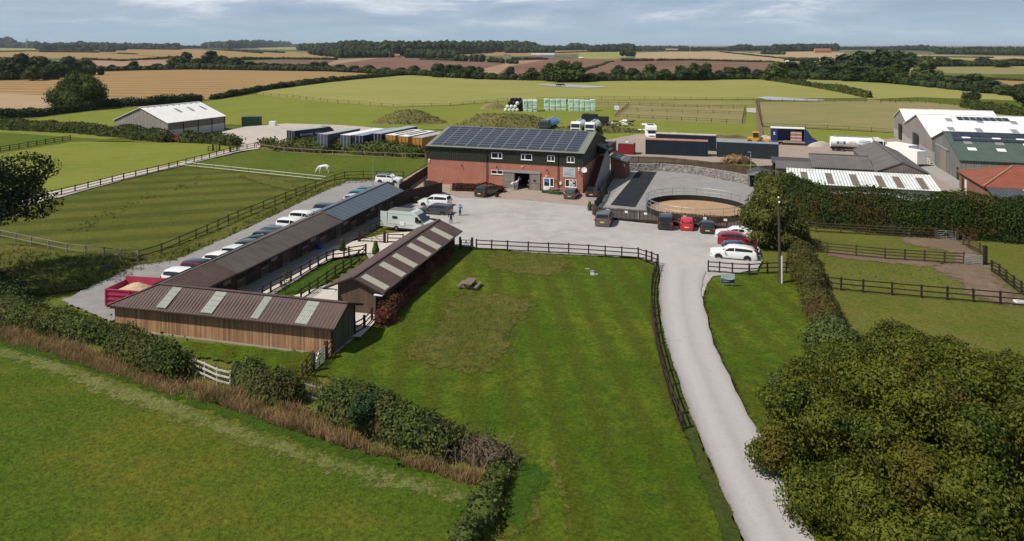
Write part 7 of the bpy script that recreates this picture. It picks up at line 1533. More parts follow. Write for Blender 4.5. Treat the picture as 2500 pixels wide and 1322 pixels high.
for (u, v, lab, L) in ((2195,388,'large white box van behind the old grey shed',7.0),(2222,405,'second white van body between old shed and barns',5.5)):
    t = thing('white_van', lab, 'van', G(u, v), ang(-R2*.55+E2*.85)); mb = MB(); mb.box(-L/2,L/2-1.6,-1.1,1.1,.7,3.1); mb.build('body', M['white'], t); mb = MB(); mb.slab([(L/2-1.6,-1.0,.6),(L/2,-1.0,.6),(L/2,-1.0,1.3),(L/2-.5,-1.0,1.5),(L/2-1.1,-1.0,2.5),(L/2-1.6,-1.0,2.6)], 2.0, 0, (0,1,0)); mb.build('cab', M['white'], t); mb = MB(); mb.quad((L/2-.47,-.9,1.55),(L/2-.47,.9,1.55),(L/2-1.07,.88,2.45),(L/2-1.07,-.88,2.45)); mb.build('windscreen', M['glass'], t); wheels(t, (L/2-1.0,-L/2+1.2), (.95,-.95), k=1.2)
t = thing('loader', 'orange yellow wheeled loader by the gravel heap', 'loader', G(1843,352), ang(R2)); my = plain('loader_orange', (.62,.28,.02), .5)
mb = MB(); mb.box(-1.6,1.0,-.8,.8,.8,1.5); mb.box(-.5,.9,-.75,.75,2.6,2.75); mb.build('body', my, t); mb = MB(); mb.box(-.4,.8,-.7,.7,1.5,2.6); mb.build('cab', M['glass'], t); mb = MB(); mb.bar((.8,0,1.2),(2.3,0,.9),.4,.3); mb.slab([(2.2,-1.1,.3),(3.1,-1.1,.3),(3.0,-1.1,1.2),(2.3,-1.1,1.3)], 2.2, 0, (0,1,0)); mb.build('bucket', my, t); wheels(t, (-1.1,1.0), (.8,-.8), k=1.7)
t = thing('farm_implement', 'red farm implement in the hedge gap by the grey barn', 'implement', G(428,346), .2); mb = MB(); mb.box(-1.6,1.4,-1,1,.6,.85); mb.bar((-1.6,0,1.0),(1.6,0,1.9),.3); mb.bar((1.2,-.9,.8),(1.2,.9,.8),.25); mb.build('frame', plain('implement_red', (.30,.03,.03)), t); wheels(t, (-.8,.9), (1.0,-1.0)); mb = MB(); mb.bar((.3,-.8,1.2),(-1.8,-.8,3.0),.14); mb.build('boom', M['black'], t)
t = thing('black_hauler', 'black open skip lorry body behind the white tankers', 'lorry', G(1462,307), ang(R2)); mb = MB(); mb.box(-3,2.6,-1.2,1.2,1.1,2.5); mb.slab([(-4.8,-1.1,.8),(-3.1,-1.1,.8),(-3.1,-1.1,3.2),(-4.4,-1.1,3.2),(-4.8,-1.1,2.2)], 2.2, 0, (0,1,0)); mb.box(-3,-.5,-1.2,1.2,2.5,3.1); mb.build('body', M['black'], t); wheels(t, (-3.8,1.0,2.0), (1,-1), k=1.5)
# ------------------------------------------------------------------ people and animals
def skin_body(name, joints, edges, m_list, parent, sub=2, matfn=None):
    """joints: {name: (x,y,z,r)} grown into one skin surface"""
    me = bpy.data.meshes.new(name+'_skeleton'); keys = list(joints); me.from_pydata([joints[k][:3] for k in keys], [(keys.index(a), keys.index(b)) for a, b in edges], [])
    o = bpy.data.objects.new(name, me); COL.objects.link(o); md = o.modifiers.new('skin', 'SKIN')
    sv = me.skin_vertices[0].data if me.skin_vertices else None
    if sv is None:
        bm = bmesh.new(); bm.from_mesh(me); bm.verts.layers.skin.verify(); bm.to_mesh(me); bm.free(); sv = me.skin_vertices[0].data
    for i, k in enumerate(keys): r = joints[k][3]; sv[i].radius = (r, r) if not hasattr(r, '__len__') else r; sv[i].use_root = (i == 0)
    s = o.modifiers.new('sub', 'SUBSURF'); s.levels = sub; s.render_levels = sub
    dg = bpy.context.evaluated_depsgraph_get(); nm = bpy.data.meshes.new_from_object(o.evaluated_get(dg)); bpy.data.objects.remove(o)
    nm.materials.clear()
    for m in m_list: nm.materials.append(m)
    if matfn:
        for p in nm.polygons: p.material_index = matfn(p.center)
    for p in nm.polygons: p.use_smooth = True
    o = bpy.data.objects.new(name, nm); COL.objects.link(o); o.parent = parent; return o
m_skin = plain('skin', (.45,.26,.19), .6); m_hair = plain('dark_hair', (.05,.035,.025), .8)
def person(label, u, v, face, top, legs, h=1.74, arm='phone', shoes=(.02,.02,.02), hair=m_hair, sleeves=.5):
    t = thing('person', label, 'person', G(u, v), ang(face)); k = h/1.74; Z = lambda z: z*k
    J = {'pelvis':(0,0,Z(.94),.135),'waist':(0,0,Z(1.10),.125),'chest':(.01,0,Z(1.32),.155),'collar':(0,0,Z(1.45),.10),'neck':(.01,0,Z(1.52),.055),'chin':(.03,0,Z(1.58),.07),'head':(.015,0,Z(1.66),.095),'crown':(0,0,Z(1.72),.07)}
    Ed = [('pelvis','waist'),('waist','chest'),('chest','collar'),('collar','neck'),('neck','chin'),('chin','head'),('head','crown')]
    for s, S_ in ((1,'l'),(-1,'r')):
        J.update({'hip'+S_:(0,s*.10,Z(.88),.10),'knee'+S_:(.03,s*(.12),Z(.49),.062),'ankle'+S_:(-.01,s*.14,Z(.09),.042),'toe'+S_:(.16,s*.16,Z(.045),.035)})
        Ed += [('pelvis','hip'+S_),('hip'+S_,'knee'+S_),('knee'+S_,'ankle'+S_),('ankle'+S_,'toe'+S_)]
        J['sh'+S_] = (0,s*.19,Z(1.41),.065); Ed.append(('collar','sh'+S_))
        if arm == 'phone': J.update({'el'+S_:(.12,s*.30,Z(1.17),.045),'wr'+S_:(.26,s*.12,Z(1.38),.032),'ha'+S_:(.31,s*.07,Z(1.44),.028)})
        elif arm == 'hips': J.update({'el'+S_:(-.10,s*.36,Z(1.18),.045),'wr'+S_:(.05,s*.20,Z(1.04),.033),'ha'+S_:(.10,s*.15,Z(1.02),.03)})
        else: J.update({'el'+S_:(.02,s*.25,Z(1.14),.045),'wr'+S_:(.10,s*.26,Z(.92),.033),'ha'+S_:(.13,s*.25,Z(.84),.03)})
        Ed += [('sh'+S_,'el'+S_),('el'+S_,'wr'+S_),('wr'+S_,'ha'+S_)]
        for q in range(4):
            d = (q-1.5)*.018; hx, hy, hz_, _ = J['ha'+S_]; J[f'f{q}'+S_] = (hx+.05+.008*(q in (1,2)), hy-s*.01+s*d*.6, hz_+.03-abs(d)*.4-d*.8*(arm=='phone'), .009); Ed.append(('ha'+S_, f'f{q}'+S_))
        hx, hy, hz_, _ = J['ha'+S_]; J['th'+S_] = (hx+.02, hy-s*.05, hz_+.02, .01); Ed.append(('ha'+S_,'th'+S_))
    mt, ml, ms = plain('shirt', top, .9), plain('trousers', legs, .9), plain('shoes', shoes, .7)
    def fn(c):
        z = c.z/k
        if z < .10: return 3
        if z < .97 and abs(c.y) < .24 and c.x < .2 and not (arm == 'down' and abs(c.y) > .205): return 2
        if z > 1.50 and abs(c.y) < .13 and c.x < .2: return 0
        if (arm != 'down' and c.x > .17) or (arm == 'down' and z < 1.10 and abs(c.y) > .2) or (arm == 'hips' and abs(c.y) > .13 and z < 1.10): return 0
        return 1
    b = skin_body('body', J, Ed, [m_skin, mt, ml, ms], t, 2, fn)
    mb = MB(); n = 14
    V0, F0 = ICO[2]; hv = [(p[0]*.102-.012, p[1]*.098, Z(1.675)+p[2]*.108) for p in V0]; keep = [tuple(f) for f in F0 if not (np.mean(V0[f][:, 0]) > .35 and np.mean(V0[f][:, 2]) < .45) and np.mean(V0[f][:, 2]) > -.55]
    mb.add(hv, keep); mb.build('hair', hair, t, 60)
    f = MB(); 
    for s in (-1, 1): f.box(.098,.108,s*.033-.012,s*.033+.012,Z(1.655),Z(1.668)); f.build
    f.box(.088,.100,-.024,.024,Z(1.595),Z(1.602)); f.build('face_features', plain('features', (.12,.05,.04)), t)
    nb = MB(); nb.add([(.10,-.014,Z(1.625)),(.10,.014,Z(1.625)),(.128,0,Z(1.622)),(.104,0,Z(1.66))], [(0,2,1),(0,3,2),(2,3,1)]); nb.build('nose', m_skin, t)
    for s in (-1, 1): e = MB(); e.cyl((.0,s*.10,Z(1.645)),(0,1,0),.028,.018,8); e.build('ear', m_skin, t)
    return t
p1 = person('person in black shirt and jeans photographing the yard with raised arms', 1101, 550.5, (-.2,.98,0), (.016,.016,.018), (.06,.075,.10), 1.72, 'hips')
p2 = person('person in bright blue top and dark leggings filming the horse', 1123, 531, (.6,.8,0), (.02,.22,.55), (.02,.025,.03), 1.68, 'phone')
p3 = person('person in dark clothes standing in the barn doorway', 1291, 466.5, (-.95,-.2,0), (.012,.012,.014), (.014,.014,.016), 1.7, 'down')
mb = MB(); mb.box(-.006,.006,-.04,.04,0,.15); ph = mb.build('phone', M['black']); 
ph.matrix_world = Matrix.Translation(p2.location) @ Matrix.Rotation(p2.rotation_euler.z, 4, 'Z') @ Matrix.Translation((.36,0,1.40)); tag(ph, 'black phone held up by the person in blue', 'phone')
def quadruped(name, label, cat, pos, head, k, m_body, m_dark, pose='stand', horse=True, detail=True):
    t = thing(name, label, cat, pos, ang(head)); 
    if horse:
        J = {'rump':(-.62,0,1.30,.27),'back':(-.15,0,1.26,.29),'belly':(.2,0,1.22,.30),'shoulder':(.55,0,1.24,.27),'tailb':(-.88,0,1.33,.06),'tail1':(-.98,0,1.05,.07),'tail2':(-.98,0,.62,.045)}
        if pose == 'graze': J.update({'neck0':(.80,0,1.20,.18),'neck1':(1.12,0,.85,.13),'poll':(1.38,0,.50,.10),'cheek':(1.50,0,.30,.095),'muzzle':(1.56,0,.10,.06)})
        else: J.update({'neck0':(.78,0,1.45,.19),'neck1':(1.02,0,1.75,.135),'poll':(1.20,0,1.98,.10),'cheek':(1.36,0,1.88,.10),'muzzle':(1.66,0,1.66,.062)})
        L0, hf, hh = 1.0, .55, -.62
        legs = [('f', .58, .17), ('h', -.66, .17)]
    else:
        J = {'rump':(-.75,0,1.12,.30),'back':(-.25,0,1.08,.34),'belly':(.25,0,1.05,.36),'shoulder':(.65,0,1.10,.30),'tailb':(-1.02,0,1.20,.05),'tail1':(-1.10,0,.85,.03),'tail2':(-1.10,0,.45,.045)}
        if pose == 'graze': J.update({'neck0':(.92,0,1.02,.20),'neck1':(1.12,0,.72,.15),'poll':(1.30,0,.45,.13),'cheek':(1.40,0,.30,.12),'muzzle':(1.50,0,.12,.09)})
        else: J.update({'neck0':(.95,0,1.18,.20),'neck1':(1.15,0,1.30,.16),'poll':(1.32,0,1.38,.13),'cheek':(1.48,0,1.28,.12),'muzzle':(1.70,0,1.14,.09)})
        legs = [('f', .62, .20), ('h', -.80, .20)]
    Ed = [('back','rump'),('back','belly'),('belly','shoulder'),('shoulder','neck0'),('neck0','neck1'),('neck1','poll'),('poll','cheek'),('cheek','muzzle'),('rump','tailb'),('tailb','tail1'),('tail1','tail2')]
    for q, x, y in legs:
        for s, S_ in ((1,'l'),(-1,'r')):
            d = .10*s if pose != 'stand' else .05*s
            if q == 'f': P = [(x, s*y, .86, .13),(x+d, s*y, .50, .065),(x+d, s*y, .16, .045),(x+d+.03, s*y, .05, .062)]
            else: P = [(x+.02, s*y, 1.0, .19),(x+.14-d, s*y, .78, .12),(x-.14-d, s*y, .50, .062),(x-.08-d, s*y, .16, .046),(x-.04-d, s*y, .05, .062)]
            prev = 'shoulder' if q == 'f' else 'rump'
            for i, p in enumerate(P): J[f'{q}{S_}{i}'] = p; Ed.append((prev, f'{q}{S_}{i}')); prev = f'{q}{S_}{i}'
    J = {a: (v[0]*k, v[1]*k, v[2]*k, v[3]*k) for a, v in sorted(J.items(), key=lambda kv: kv[0] != 'back')}
    skin_body('body', J, Ed, [m_body, m_dark], t, 1 if not detail else 2, lambda c: 1 if (c.z < .09*k or (horse and c.x < -.93*k)) else 0)
    pl = Vector(J['poll'][:3]); 
    for s in (-1, 1): mb = MB(); mb.tube([pl+Vector((-.02*k,s*.06*k,.06*k)), pl+Vector((-.04*k,s*.08*k,.15*k)), pl+Vector((-.03*k,s*.085*k,.23*k))],[.035*k,.04*k,.005*k],6); mb.build('ear', m_body, t, 60)
    if horse:
        a, b = Vector(J['neck0'][:3]), Vector(J['poll'][:3]); mb = MB(); nrm = Vector((-(b-a).z,0,(b-a).x)).normalized()
        mb.tube([a+nrm*.18*k, (a+b)/2+nrm*.14*k, b+nrm*.09*k],[.05*k,.055*k,.03*k],6); mb.build('mane', m_dark, t, 60)
    return t
m_grey = mat('grey_horse_coat', (.62,.60,.57), (.48,.46,.44), 2.5, .8); m_whiteh = mat('white_horse_coat', (.78,.77,.74), (.68,.66,.63), 2, .8); m_blackc = plain('black_coat', (.010,.009,.009), .7); m_dkg = plain('dark_grey_hair', (.14,.13,.12), .9)
quadruped('horse', 'grey horse standing at the open barn doorway', 'horse', G(1256,467), (.66,.75,0), .94, m_grey, m_dkg, 'stand')
quadruped('horse', 'white horse grazing in the paddock behind the stables', 'horse', G(791,424), (-.97,.1,0), 1.02, m_whiteh, m_whiteh, 'graze')
quadruped('horse', 'dark brown horse standing between the green bale stacks', 'horse', G(1387,254), (-1,.1,0), 1.0, plain('bay_coat', (.03,.017,.012), .6), m_blackc, 'stand')
cows = [(1174,193,'graze',-1),(1205,193.5,'stand',1),(1216,195.5,'graze',1),(1240,196,'stand',-1),(1265,194.5,'stand',1),(1270,198.5,'graze',-1),(1291,199,'stand',1)]
clab = ['black cow alone at the far side of the pasture','black cow standing in the far pasture by a grazing one','black cow grazing just below the standing pair','black cow standing in the middle of the far herd','black cow standing highest of the trio near the trees','black cow grazing lowest of the trio near the trees','black cow standing apart on the herd edge nearest the pond']
for (u, v, ps, s), lb in zip(cows, clab): quadruped('cow', lb, 'cow', G(u, v), (s, .3, 0), 1.15, m_blackc, m_blackc, ps, False, False)
for (u, v, ps, s, lb) in ((1362.5,212,'stand',-1,'black cow standing first in the pond group'),(1368,212.3,'stand',1,'black cow standing in the middle of the pond group'),(1373,212,'graze',1,'black cow drinking at the end of the pond group')): quadruped('cow', lb, 'cow', G(u, v), (s, .1, 0), 1.15, m_blackc, m_blackc, ps, False, False)
for (u, v, lb) in ((1990,207,'dark pony grazing at the gap in the clipped hedge'),(2001,211,'dark pony standing beside the hedge gap')): quadruped('pony', lb, 'pony', G(u, v), (-1,.2,0), .95, m_blackc, m_blackc, 'graze', True, False)
# ------------------------------------------------------------------ silage bales
m_pg = mat('pale_green_film', (.50,.66,.55), (.42,.58,.47), 1.5, .35); m_wf = mat('white_film', (.70,.74,.66), (.62,.66,.58), 1.5, .35); m_bf = mat('black_film', (.016,.017,.02), (.012,.012,.014), 1.5, .3)
def bale_mesh(w_, d, h, m):
    bm = bmesh.new(); bmesh.ops.create_cube(bm, size=1); bmesh.ops.scale(bm, vec=(w_, d, h), verts=bm.verts); bmesh.ops.translate(bm, vec=(0,0,h/2), verts=bm.verts)
    bmesh.ops.bevel(bm, geom=bm.edges[:], offset=.14, segments=3, affect='EDGES', profile=.6); me = bpy.data.meshes.new('bale'); bm.to_mesh(me); bm.free(); me.materials.append(m); me.polygons.foreach_set('use_smooth', [True]*len(me.polygons)); return me
def round_mesh(r, L, m):
    mb = MB(); n = 20; mb.tube([(0,-L/2,r),(0,-L/2+.08,r),(0,L/2-.08,r),(0,L/2,r)],[r*.88,r,r,r*.88],n); o = mb.build('b', m, None, 50); me = o.data; bpy.data.objects.remove(o); return me
rbl = random.Random(9); sqm = bale_mesh(1.5, 1.6, 1.0, m_pg); sqm2 = bale_mesh(1.42, 1.6, .62, m_pg)
def stack(u0, u1, v, cols, levels, depth, lab, grp, setback=()):
    a, b = G(u0, v), G(u1, v); w_ = (b-a).length/cols; d = (b-a).normalized(); bk = Vector((-d.y, d.x, 0))
    for r_ in range(depth):
        for c in range(cols):
            z = 0
            for l in range(levels):
                o = bpy.data.objects.new('wrapped_bale', sqm); COL.objects.link(o); k = w_/1.55
                o.scale = (k*rbl.uniform(.88,1.0), 1.15*rbl.uniform(.9,1.05), rbl.uniform(.9,1.08)); off = (.55 if l in setback else 0)
                o.location = a+d*(w_*(c+.5)+rbl.uniform(-.05,.05))+bk*(1.0+1.9*r_+off)+Vector((0,0,z)); o.rotation_euler = (0, rbl.uniform(-.02,.02), ang(d)+rbl.uniform(-.12,.12)); z += o.scale.z*.99
                tag(o, lab, 'bale', grp)
stack(1277, 1313, 274, 3, 4, 2, 'pale green wrapped square bale in the tall three wide stack', 'square bales in the three wide stack')
stack(1328, 1384, 271, 4, 4, 1, 'pale green wrapped square bale in the stepped stack by the dark horse', 'square bales in the stepped stack', (2,3))
stack(1388, 1455, 273, 5, 4, 1, 'pale green wrapped square bale in the widest stack', 'square bales in the widest stack', (2,3))
wrm, brm = round_mesh(.62, 1.3, m_wf), round_mesh(.62, 1.4, m_bf)
a = G(1229, 274); dx_ = Vector((1,0,0)); dr = 1.28
for c in range(4): o = bpy.data.objects.new('round_bale', wrm); COL.objects.link(o); o.location = a+Vector((.75+dr*c, 1, 0)); tag(o, 'white wrapped round bale in the bottom row facing the barn', 'bale', 'white round bales in the bottom row')
for c in range(3): o = bpy.data.objects.new('round_bale', wrm); COL.objects.link(o); o.location = a+Vector((1.4+dr*c, 1, 1.08)); tag(o, 'white wrapped round bale resting on the bottom row', 'bale', 'white round bales in the second row')
o = bpy.data.objects.new('round_bale', wrm); COL.objects.link(o); o.location = a+Vector((4.7, 1.2, 2.2)); tag(o, 'single white round bale perched against the black bales', 'bale')
for (n0, z, y, x0) in ((5,0,2.6,.9),(4,1.08,2.7,1.6),(4,2.16,2.8,2.2),(4,0,4.3,2.0),(4,1.08,4.3,2.4),(4,2.16,4.3,2.6),(3,3.24,4.4,3.0)):
    for c in range(n0): o = bpy.data.objects.new('round_bale', brm); COL.objects.link(o); o.location = a+Vector((x0+dr*c, y, z)); o.rotation_euler.z = R(-20) if z > 2 else 0; tag(o, 'black wrapped round bale heaped behind the white ones', 'bale', 'black round bales behind the white ones')
# ------------------------------------------------------------------ lawn and yard things
t = thing('picnic_bench', 'weathered wooden picnic bench on the lawn', 'picnic bench', G(1146,706), R(-14)); mw = mat('bench_wood', (.20,.165,.13), (.14,.115,.09), 3, .9); L = 1.75
t.rotation_euler.z = ang(E1)
mb = MB()
for i in range(5): y = -.36+.18*i; mb.box(-L/2,L/2,y-.08,y+.08,.70,.745)
mb.build('table_top', mw, t)
for s in (-1, 1):
    mb = MB()
    for q in (-.075,.075): mb.box(-L/2,L/2,s*.82+q-.065,s*.82+q+.065,.42,.46)
    mb.build('seat', mw, t)
for x in (-.6,.6):
    mb = MB(); mb.bar((x,-.9,.36),(x,.9,.36),.05,.12); mb.bar((x,-.36,.66),(x,.36,.66),.05,.08); mb.build('cross_beam', mw, t)
    for s in (-1, 1): mb = MB(); mb.bar((x+.052,s*.28,.69),(x+.052,s*.62,0),.05,.1); mb.build('leg', mw, t)
t = thing('road_sign', 'grey and navy welcome sign on two thin posts', 'sign', G(1777,704), ang((.99,-.10,0))); s_ = S(704); W_ = 33/s_; z1, z0 = 1.33, .48
mb = MB(); mb.box(-W_/2,W_/2,-.02,.02,z0,z1); sb = mb.build('sign_panel', plain('sign_grey', (.46,.51,.52), .4), t); mb = MB(); pts = [(-W_/2+.01,z0+.01)]+[(W_/2-.01,z0+.01)]; N_ = 16
cur = [(-W_/2+.01+(W_-.02)*i/N_, z0+.36+.07*cos(pi*1.15*(i/N_)*1.6-.45)) for i in range(N_+1)]
for (xa, za), (xb, zb) in zip(cur[:-1], cur[1:]): mb.poly([(xa,-.024,z0+.01),(xb,-.024,z0+.01),(xb,-.024,zb),(xa,-.024,za)])
mb.build('navy_wave', plain('sign_navy', (.012,.018,.05), .4), sb); mb = MB()
for (xa, za), (xb, zb) in zip(cur[:-1], cur[1:]): mb.poly([(xa,-.026,za),(xb,-.026,zb),(xb,-.026,zb+.05),(xa,-.026,za+.05)])
mb.build('wave_edge', plain('sign_pale', (.66,.74,.78), .4), sb)
scribble(sb, -W_*.42, -W_*.06, z0+.255, .09, -.03, M['platew'], 21); scribble(sb, -W_*.42, W_*.06, z0+.11, .10, -.03, M['platew'], 22); scribble(sb, -W_*.42, -W_*.05, z0+.60, .05, -.026, plain('sign_green_text', (.25,.33,.32)), 23)
for x in (-W_*.34, W_*.33): mb = MB(); mb.cyl((x,.05,.67),(0,0,1),.03,1.34,8); mb.build('sign_post', M['galv'], t)
t = thing('utility_pole', 'tall leaning wooden utility pole with white cable guard', 'pole', G(1904,695)); hp_ = HC-(484-CV)*G(1904,695).y/FP; mb = MB(); mb.tube([(0,0,-.2),(-.03,0,hp_*.5),(-.12,0,hp_)],[.15,.13,.11],10); mb.build('shaft', mat('pole_wood', (.085,.06,.042), (.05,.038,.03), 2, .9), t); mb = MB(); mb.box(.06,.18,-.2,-.1,0,2.7); mb.build('cable_guard', M['white'], t); mb = MB(); mb.cyl((-.1,-.14,hp_-.35),(0,0,1),.08,.16,10); mb.cyl((-.12,0,hp_+.06),(0,0,1),.07,.14,10); mb.build('insulator', M['upvc'], t)
def lamp(label, u, v, vt, bent=True, name='lamp_post', fl=True):
    p = G(u, v); h = HC-(vt-CV)*p.y/FP; t = thing(name, label, 'lamp post', p); mb = MB(); mb.tube([(0,0,0),(0,0,h)],[.07,.05],8); mb.build('shaft', M['galv'], t); mb = MB(); mb.box(-.45,.05,-.1,.1,h-.05,h+.06) if bent else mb.box(-.06,.06,-.25,.1,h-.02,h+.12); mb.build('lamp_head', M['galv'], t)
lamp('slim grey lamp post in front of the gabion wall', 1833, 456, 372)
lamp('thin grey lamp post beside the white crossover', 911, 458, 392, False)
lamp('grey lamp post hidden in the yard tree', 1862, 600, 487)
t = thing('drain_cover', 'large round concrete drain cover with small box', 'drain cover', G(1434,663)); mb = MB(); mb.tube([(0,0,.02),(0,0,.09)],[.95,.93],24); mb.build('cover', M['concrete'], t); mb = MB(); mb.box(-.2,.25,.2,.5,.09,.16); mb.build('hatch', M['galv'], t)
t = thing('drain_cover', 'small round concrete drain cover on the lawn', 'drain cover', G(1476,671)); mb = MB(); mb.tube([(0,0,.02),(0,0,.07)],[.5,.49],20); mb.build('cover', M['concrete'], t); mb = MB(); mb.box(-.12,.12,-.12,.12,.07,.1); mb.build('hatch', M['galv'], t)
t = thing('control_box', 'white control cabinet beside the round drain cover', 'cabinet', G(1446,675)); mb = MB(); mb.box(-.16,.16,-.14,.14,0,.5); mb.build('case', M['white'], t); mb = MB(); mb.box(-.18,.18,-.16,.16,.5,.54); mb.build('lid', M['galv'], t)
t = thing('control_box', 'low grey box next to the white control cabinet', 'cabinet', G(1455,677)); mb = MB(); mb.box(-.2,.2,-.15,.15,0,.26); mb.build('case', M['galv'], t); mb = MB(); mb.box(-.22,.22,-.17,.17,.26,.3); mb.build('lid', M['galv'], t)
mfb = None
for (u, v) in ((1484,514),(1529,518),(1576,522),(1624,525.5),(1672,529.5),(1721,533.5),(1771,537.5)):
    # small white bay signs screwed to the boarded fence
    k = (u-1463)/(1830-1463); q = G(1463,537).lerp(G(1830,565), k) if u > 1463 else G(u, 537); q = q+Vector((.08,-.12,0)); z = HC-(v-CV)*q.y/FP
    X_ = (u-CU)*q.y/FP; mb = MB(); mb.box(-.2,.2,-.012,.012,-.14,.14); o = mb.build('bay_sign', M['platew']); o.location = (X_, q.y, z); o.rotation_euler.z = ang(G(1830,565)-G(1463,537))
    lb = {1484:'white bay sign behind the brown grey SUV',1529:'white bay sign second along the boarded fence',1576:'white bay sign midway between SUV and off roader',1624:'white bay sign above the black off roader',1672:'white bay sign above the red city car',1721:'white bay sign above the green retro hatchback',1771:'white bay sign nearest the yard tree on the boarded fence'}[u]
    tag(o, lb, 'sign')
def planter(label, u, v, plant_m, h, rx, slender=True):
    t = thing('barrel_planter', label, 'planter', G(u, v)); mb = MB(); mb.tube([(0,0,0),(0,0,.2),(0,0,.42)],[.26,.32,.28],14); mb.build('barrel', M['bwood'], t); mb = MB(); mb.tube([(0,0,.12),(0,0,.16)],[.315,.32],14); mb.build('hoop', M['black'], t)
    rg = np.random.default_rng(u); lob = [(0,0,.42+h*.35,rx,rx,h*.36),(0,0,.42+h*.7,rx*.6,rx*.6,h*.32)]; V, F = lobes_foliage(lob, .10, 2, rg, .85, .1); quad_mesh('plant', V, F, plant_m, t)
planter('half barrel with yellow green conifer by the boarded corner', 1440, 518, L_box, 1.0, .3)
planter('half barrel with reddish plants near the black SUV', 1213, 485, L_red, .5, .32)
for (u, v, lb, h) in ((836,617,'small clipped cypress at the yard fence corner',1.5),(917,626,'small dark cypress at the end of the middle yard fence',1.6),(1463,500,'yellowish conifer beside the slatted pen fence',1.4),(1478,478,'slim yellowish conifer further up the slatted pen fence',1.3)):
    t = thing('garden_cypress', lb, 'shrub', G(u, v)); rg = np.random.default_rng(u); V, F = lobes_foliage([(0,0,h*.35,.36,.36,h*.36),(0,0,h*.68,.24,.24,h*.34)], .11, 2.2, rg, .85, .1); quad_mesh('foliage', V, F, L_box, t); mb = MB(); mb.cyl((0,0,.15),(0,0,1),.05,.3,6); mb.build('trunk', M['bark'], t)
t = thing('young_tree', 'thin young tree in the stable lawn by the fence', 'tree', G(697,722)); rg = np.random.default_rng(4); V, F = lobes_foliage([(0,0,1.2,.45,.45,.6),(.1,.1,1.8,.3,.3,.45)], .13, 1.0, rg, 0, .3); quad_mesh('crown', V, F, L_oak, t); mb = MB(); mb.tube([(0,0,0),(.05,.02,1.8)],[.04,.015],6); mb.build('trunk', M['bark'], t)
def tank(label, u, v, r, h, m, name='water_tank', cat='tank'):
    t = thing(name, label, cat, G(u, v)); mb = MB(); mb.tube([(0,0,0),(0,0,h*.8),(0,0,h*.92),(0,0,h)],[r,r,r*.75,r*.3],20); 
    for z in (.25,.5,.7): mb.tube([(0,0,h*z),(0,0,h*z+.05)],[r*1.02,r*1.02],20)
    mb.build('shell', m, t, 40); mb = MB(); mb.cyl((0,0,h+.03),(0,0,1),r*.28,.12,12); mb.build('lid', m, t)
tank('royal blue plastic tank outside the white barn', 2250, 398, .85, 2.6, plain('blue_plastic', (.01,.05,.42), .4))
t = thing('ibc_cage', 'white caged container in front of the blue tank', 'tank', G(2254,401)+Vector((0,-1.0,0)), ang(R2)); mb = MB(); mb.box(-.55,.55,-.5,.5,.18,1.15); mb.build('bottle', M['white'], t); mb = MB()
for z in (.2,.5,.8,1.15):
    for y in (-.53,.53): mb.bar((-.58,y,z),(.58,y,z),.03)
    for x in (-.58,.58): mb.bar((x,-.53,z),(x,.53,z),.03)
for x in (-.58,-.2,.2,.58):
    for y in (-.53,.53): mb.bar((x,y,.1),(x,y,1.16),.03)
mb.build('cage', M['galv'], t); mb = MB(); mb.box(-.58,.58,-.53,.53,0,.12); mb.build('pallet', M['gwood'], t)
t = thing('water_tank', 'white cube tank on a frame by the striped paddock', 'tank', G(1506,273), 0); mb = MB(); mb.box(-.7,.7,-.6,.6,.6,1.9); mb.build('bottle', M['white'], t); mb = MB(); 
for x in (-.6,.6):
    for y in (-.5,.5): mb.box(x-.06,x+.06,y-.06,y+.06,0,.6)
mb.build('frame', M['black'], t)
t = thing('tarpaulin', 'crumpled blue black tarpaulin lying in the rough grass', 'tarpaulin', G(271,653), .5); mb = MB(); n_ = 12; rg = random.Random(3); hh = [[.16*abs(sin(i*1.3+j*.7)*cos(j*1.1-i*.4))+.10*rg.random() for j in range(n_+1)] for i in range(n_+1)]
for i in range(n_):
    for j in range(n_): P = lambda a, b: ((a/n_-.5)*1.7+.08*sin(b*2.1), (b/n_-.5)*1.1+.08*cos(a*1.7), hh[a][b]+.03 if 0 < a < n_ and 0 < b < n_ else .02); mb.quad(P(i,j),P(i+1,j),P(i+1,j+1),P(i,j+1))
mb.build('sheet', [mat('tarp_sheet', (.05,.09,.14), (.015,.02,.03), 3, .4)], t)
def junk(label, u, v, n, m, size, spread, seed, cat, h=1.0):
    t = thing('rubbish_heap', label, cat, G(u, v)); rg = random.Random(seed)
    for i in range(n):
        mb = MB(); s = size*rg.uniform(.5,1.4); mb.M = Matrix.Translation((rg.gauss(0,spread), rg.gauss(0,spread*.6), max(.1, h*rg.random()*math.exp(-i/n)))) @ Matrix.Rotation(rg.uniform(0,6),4,'Z') @ Matrix.Rotation(rg.uniform(-.6,.6),4,'X'); mb.box(-s,s,-s*.6,s*.6,-s*.15,s*.15+.1*s*rg.random()); mb.build('scrap', m[i % len(m)], t)
junk('heap of white bags and scrap behind the motorhome', 1515, 308, 34, [M['white'], M['dgrey'], M['bwood'], M['platew'], mat('cardboard',(.34,.22,.14),(.28,.18,.11),2)], .55, 2.6, 5, 'rubbish', 1.8)
junk('turquoise sheeting and scrap near the white tankers', 1482, 306, 6, [plain('turquoise_sheet', (.03,.30,.27)), M['dgrey']], .6, 1.0, 6, 'rubbish', .9)
t = thing('log', 'long white pole lying beside the motorhome', 'pole', G(1556,322), 0); mb = MB(); mb.cyl((0,0,.4),(1,0,.02),.22,5.0,10); mb.build('shaft', M['white'], t)
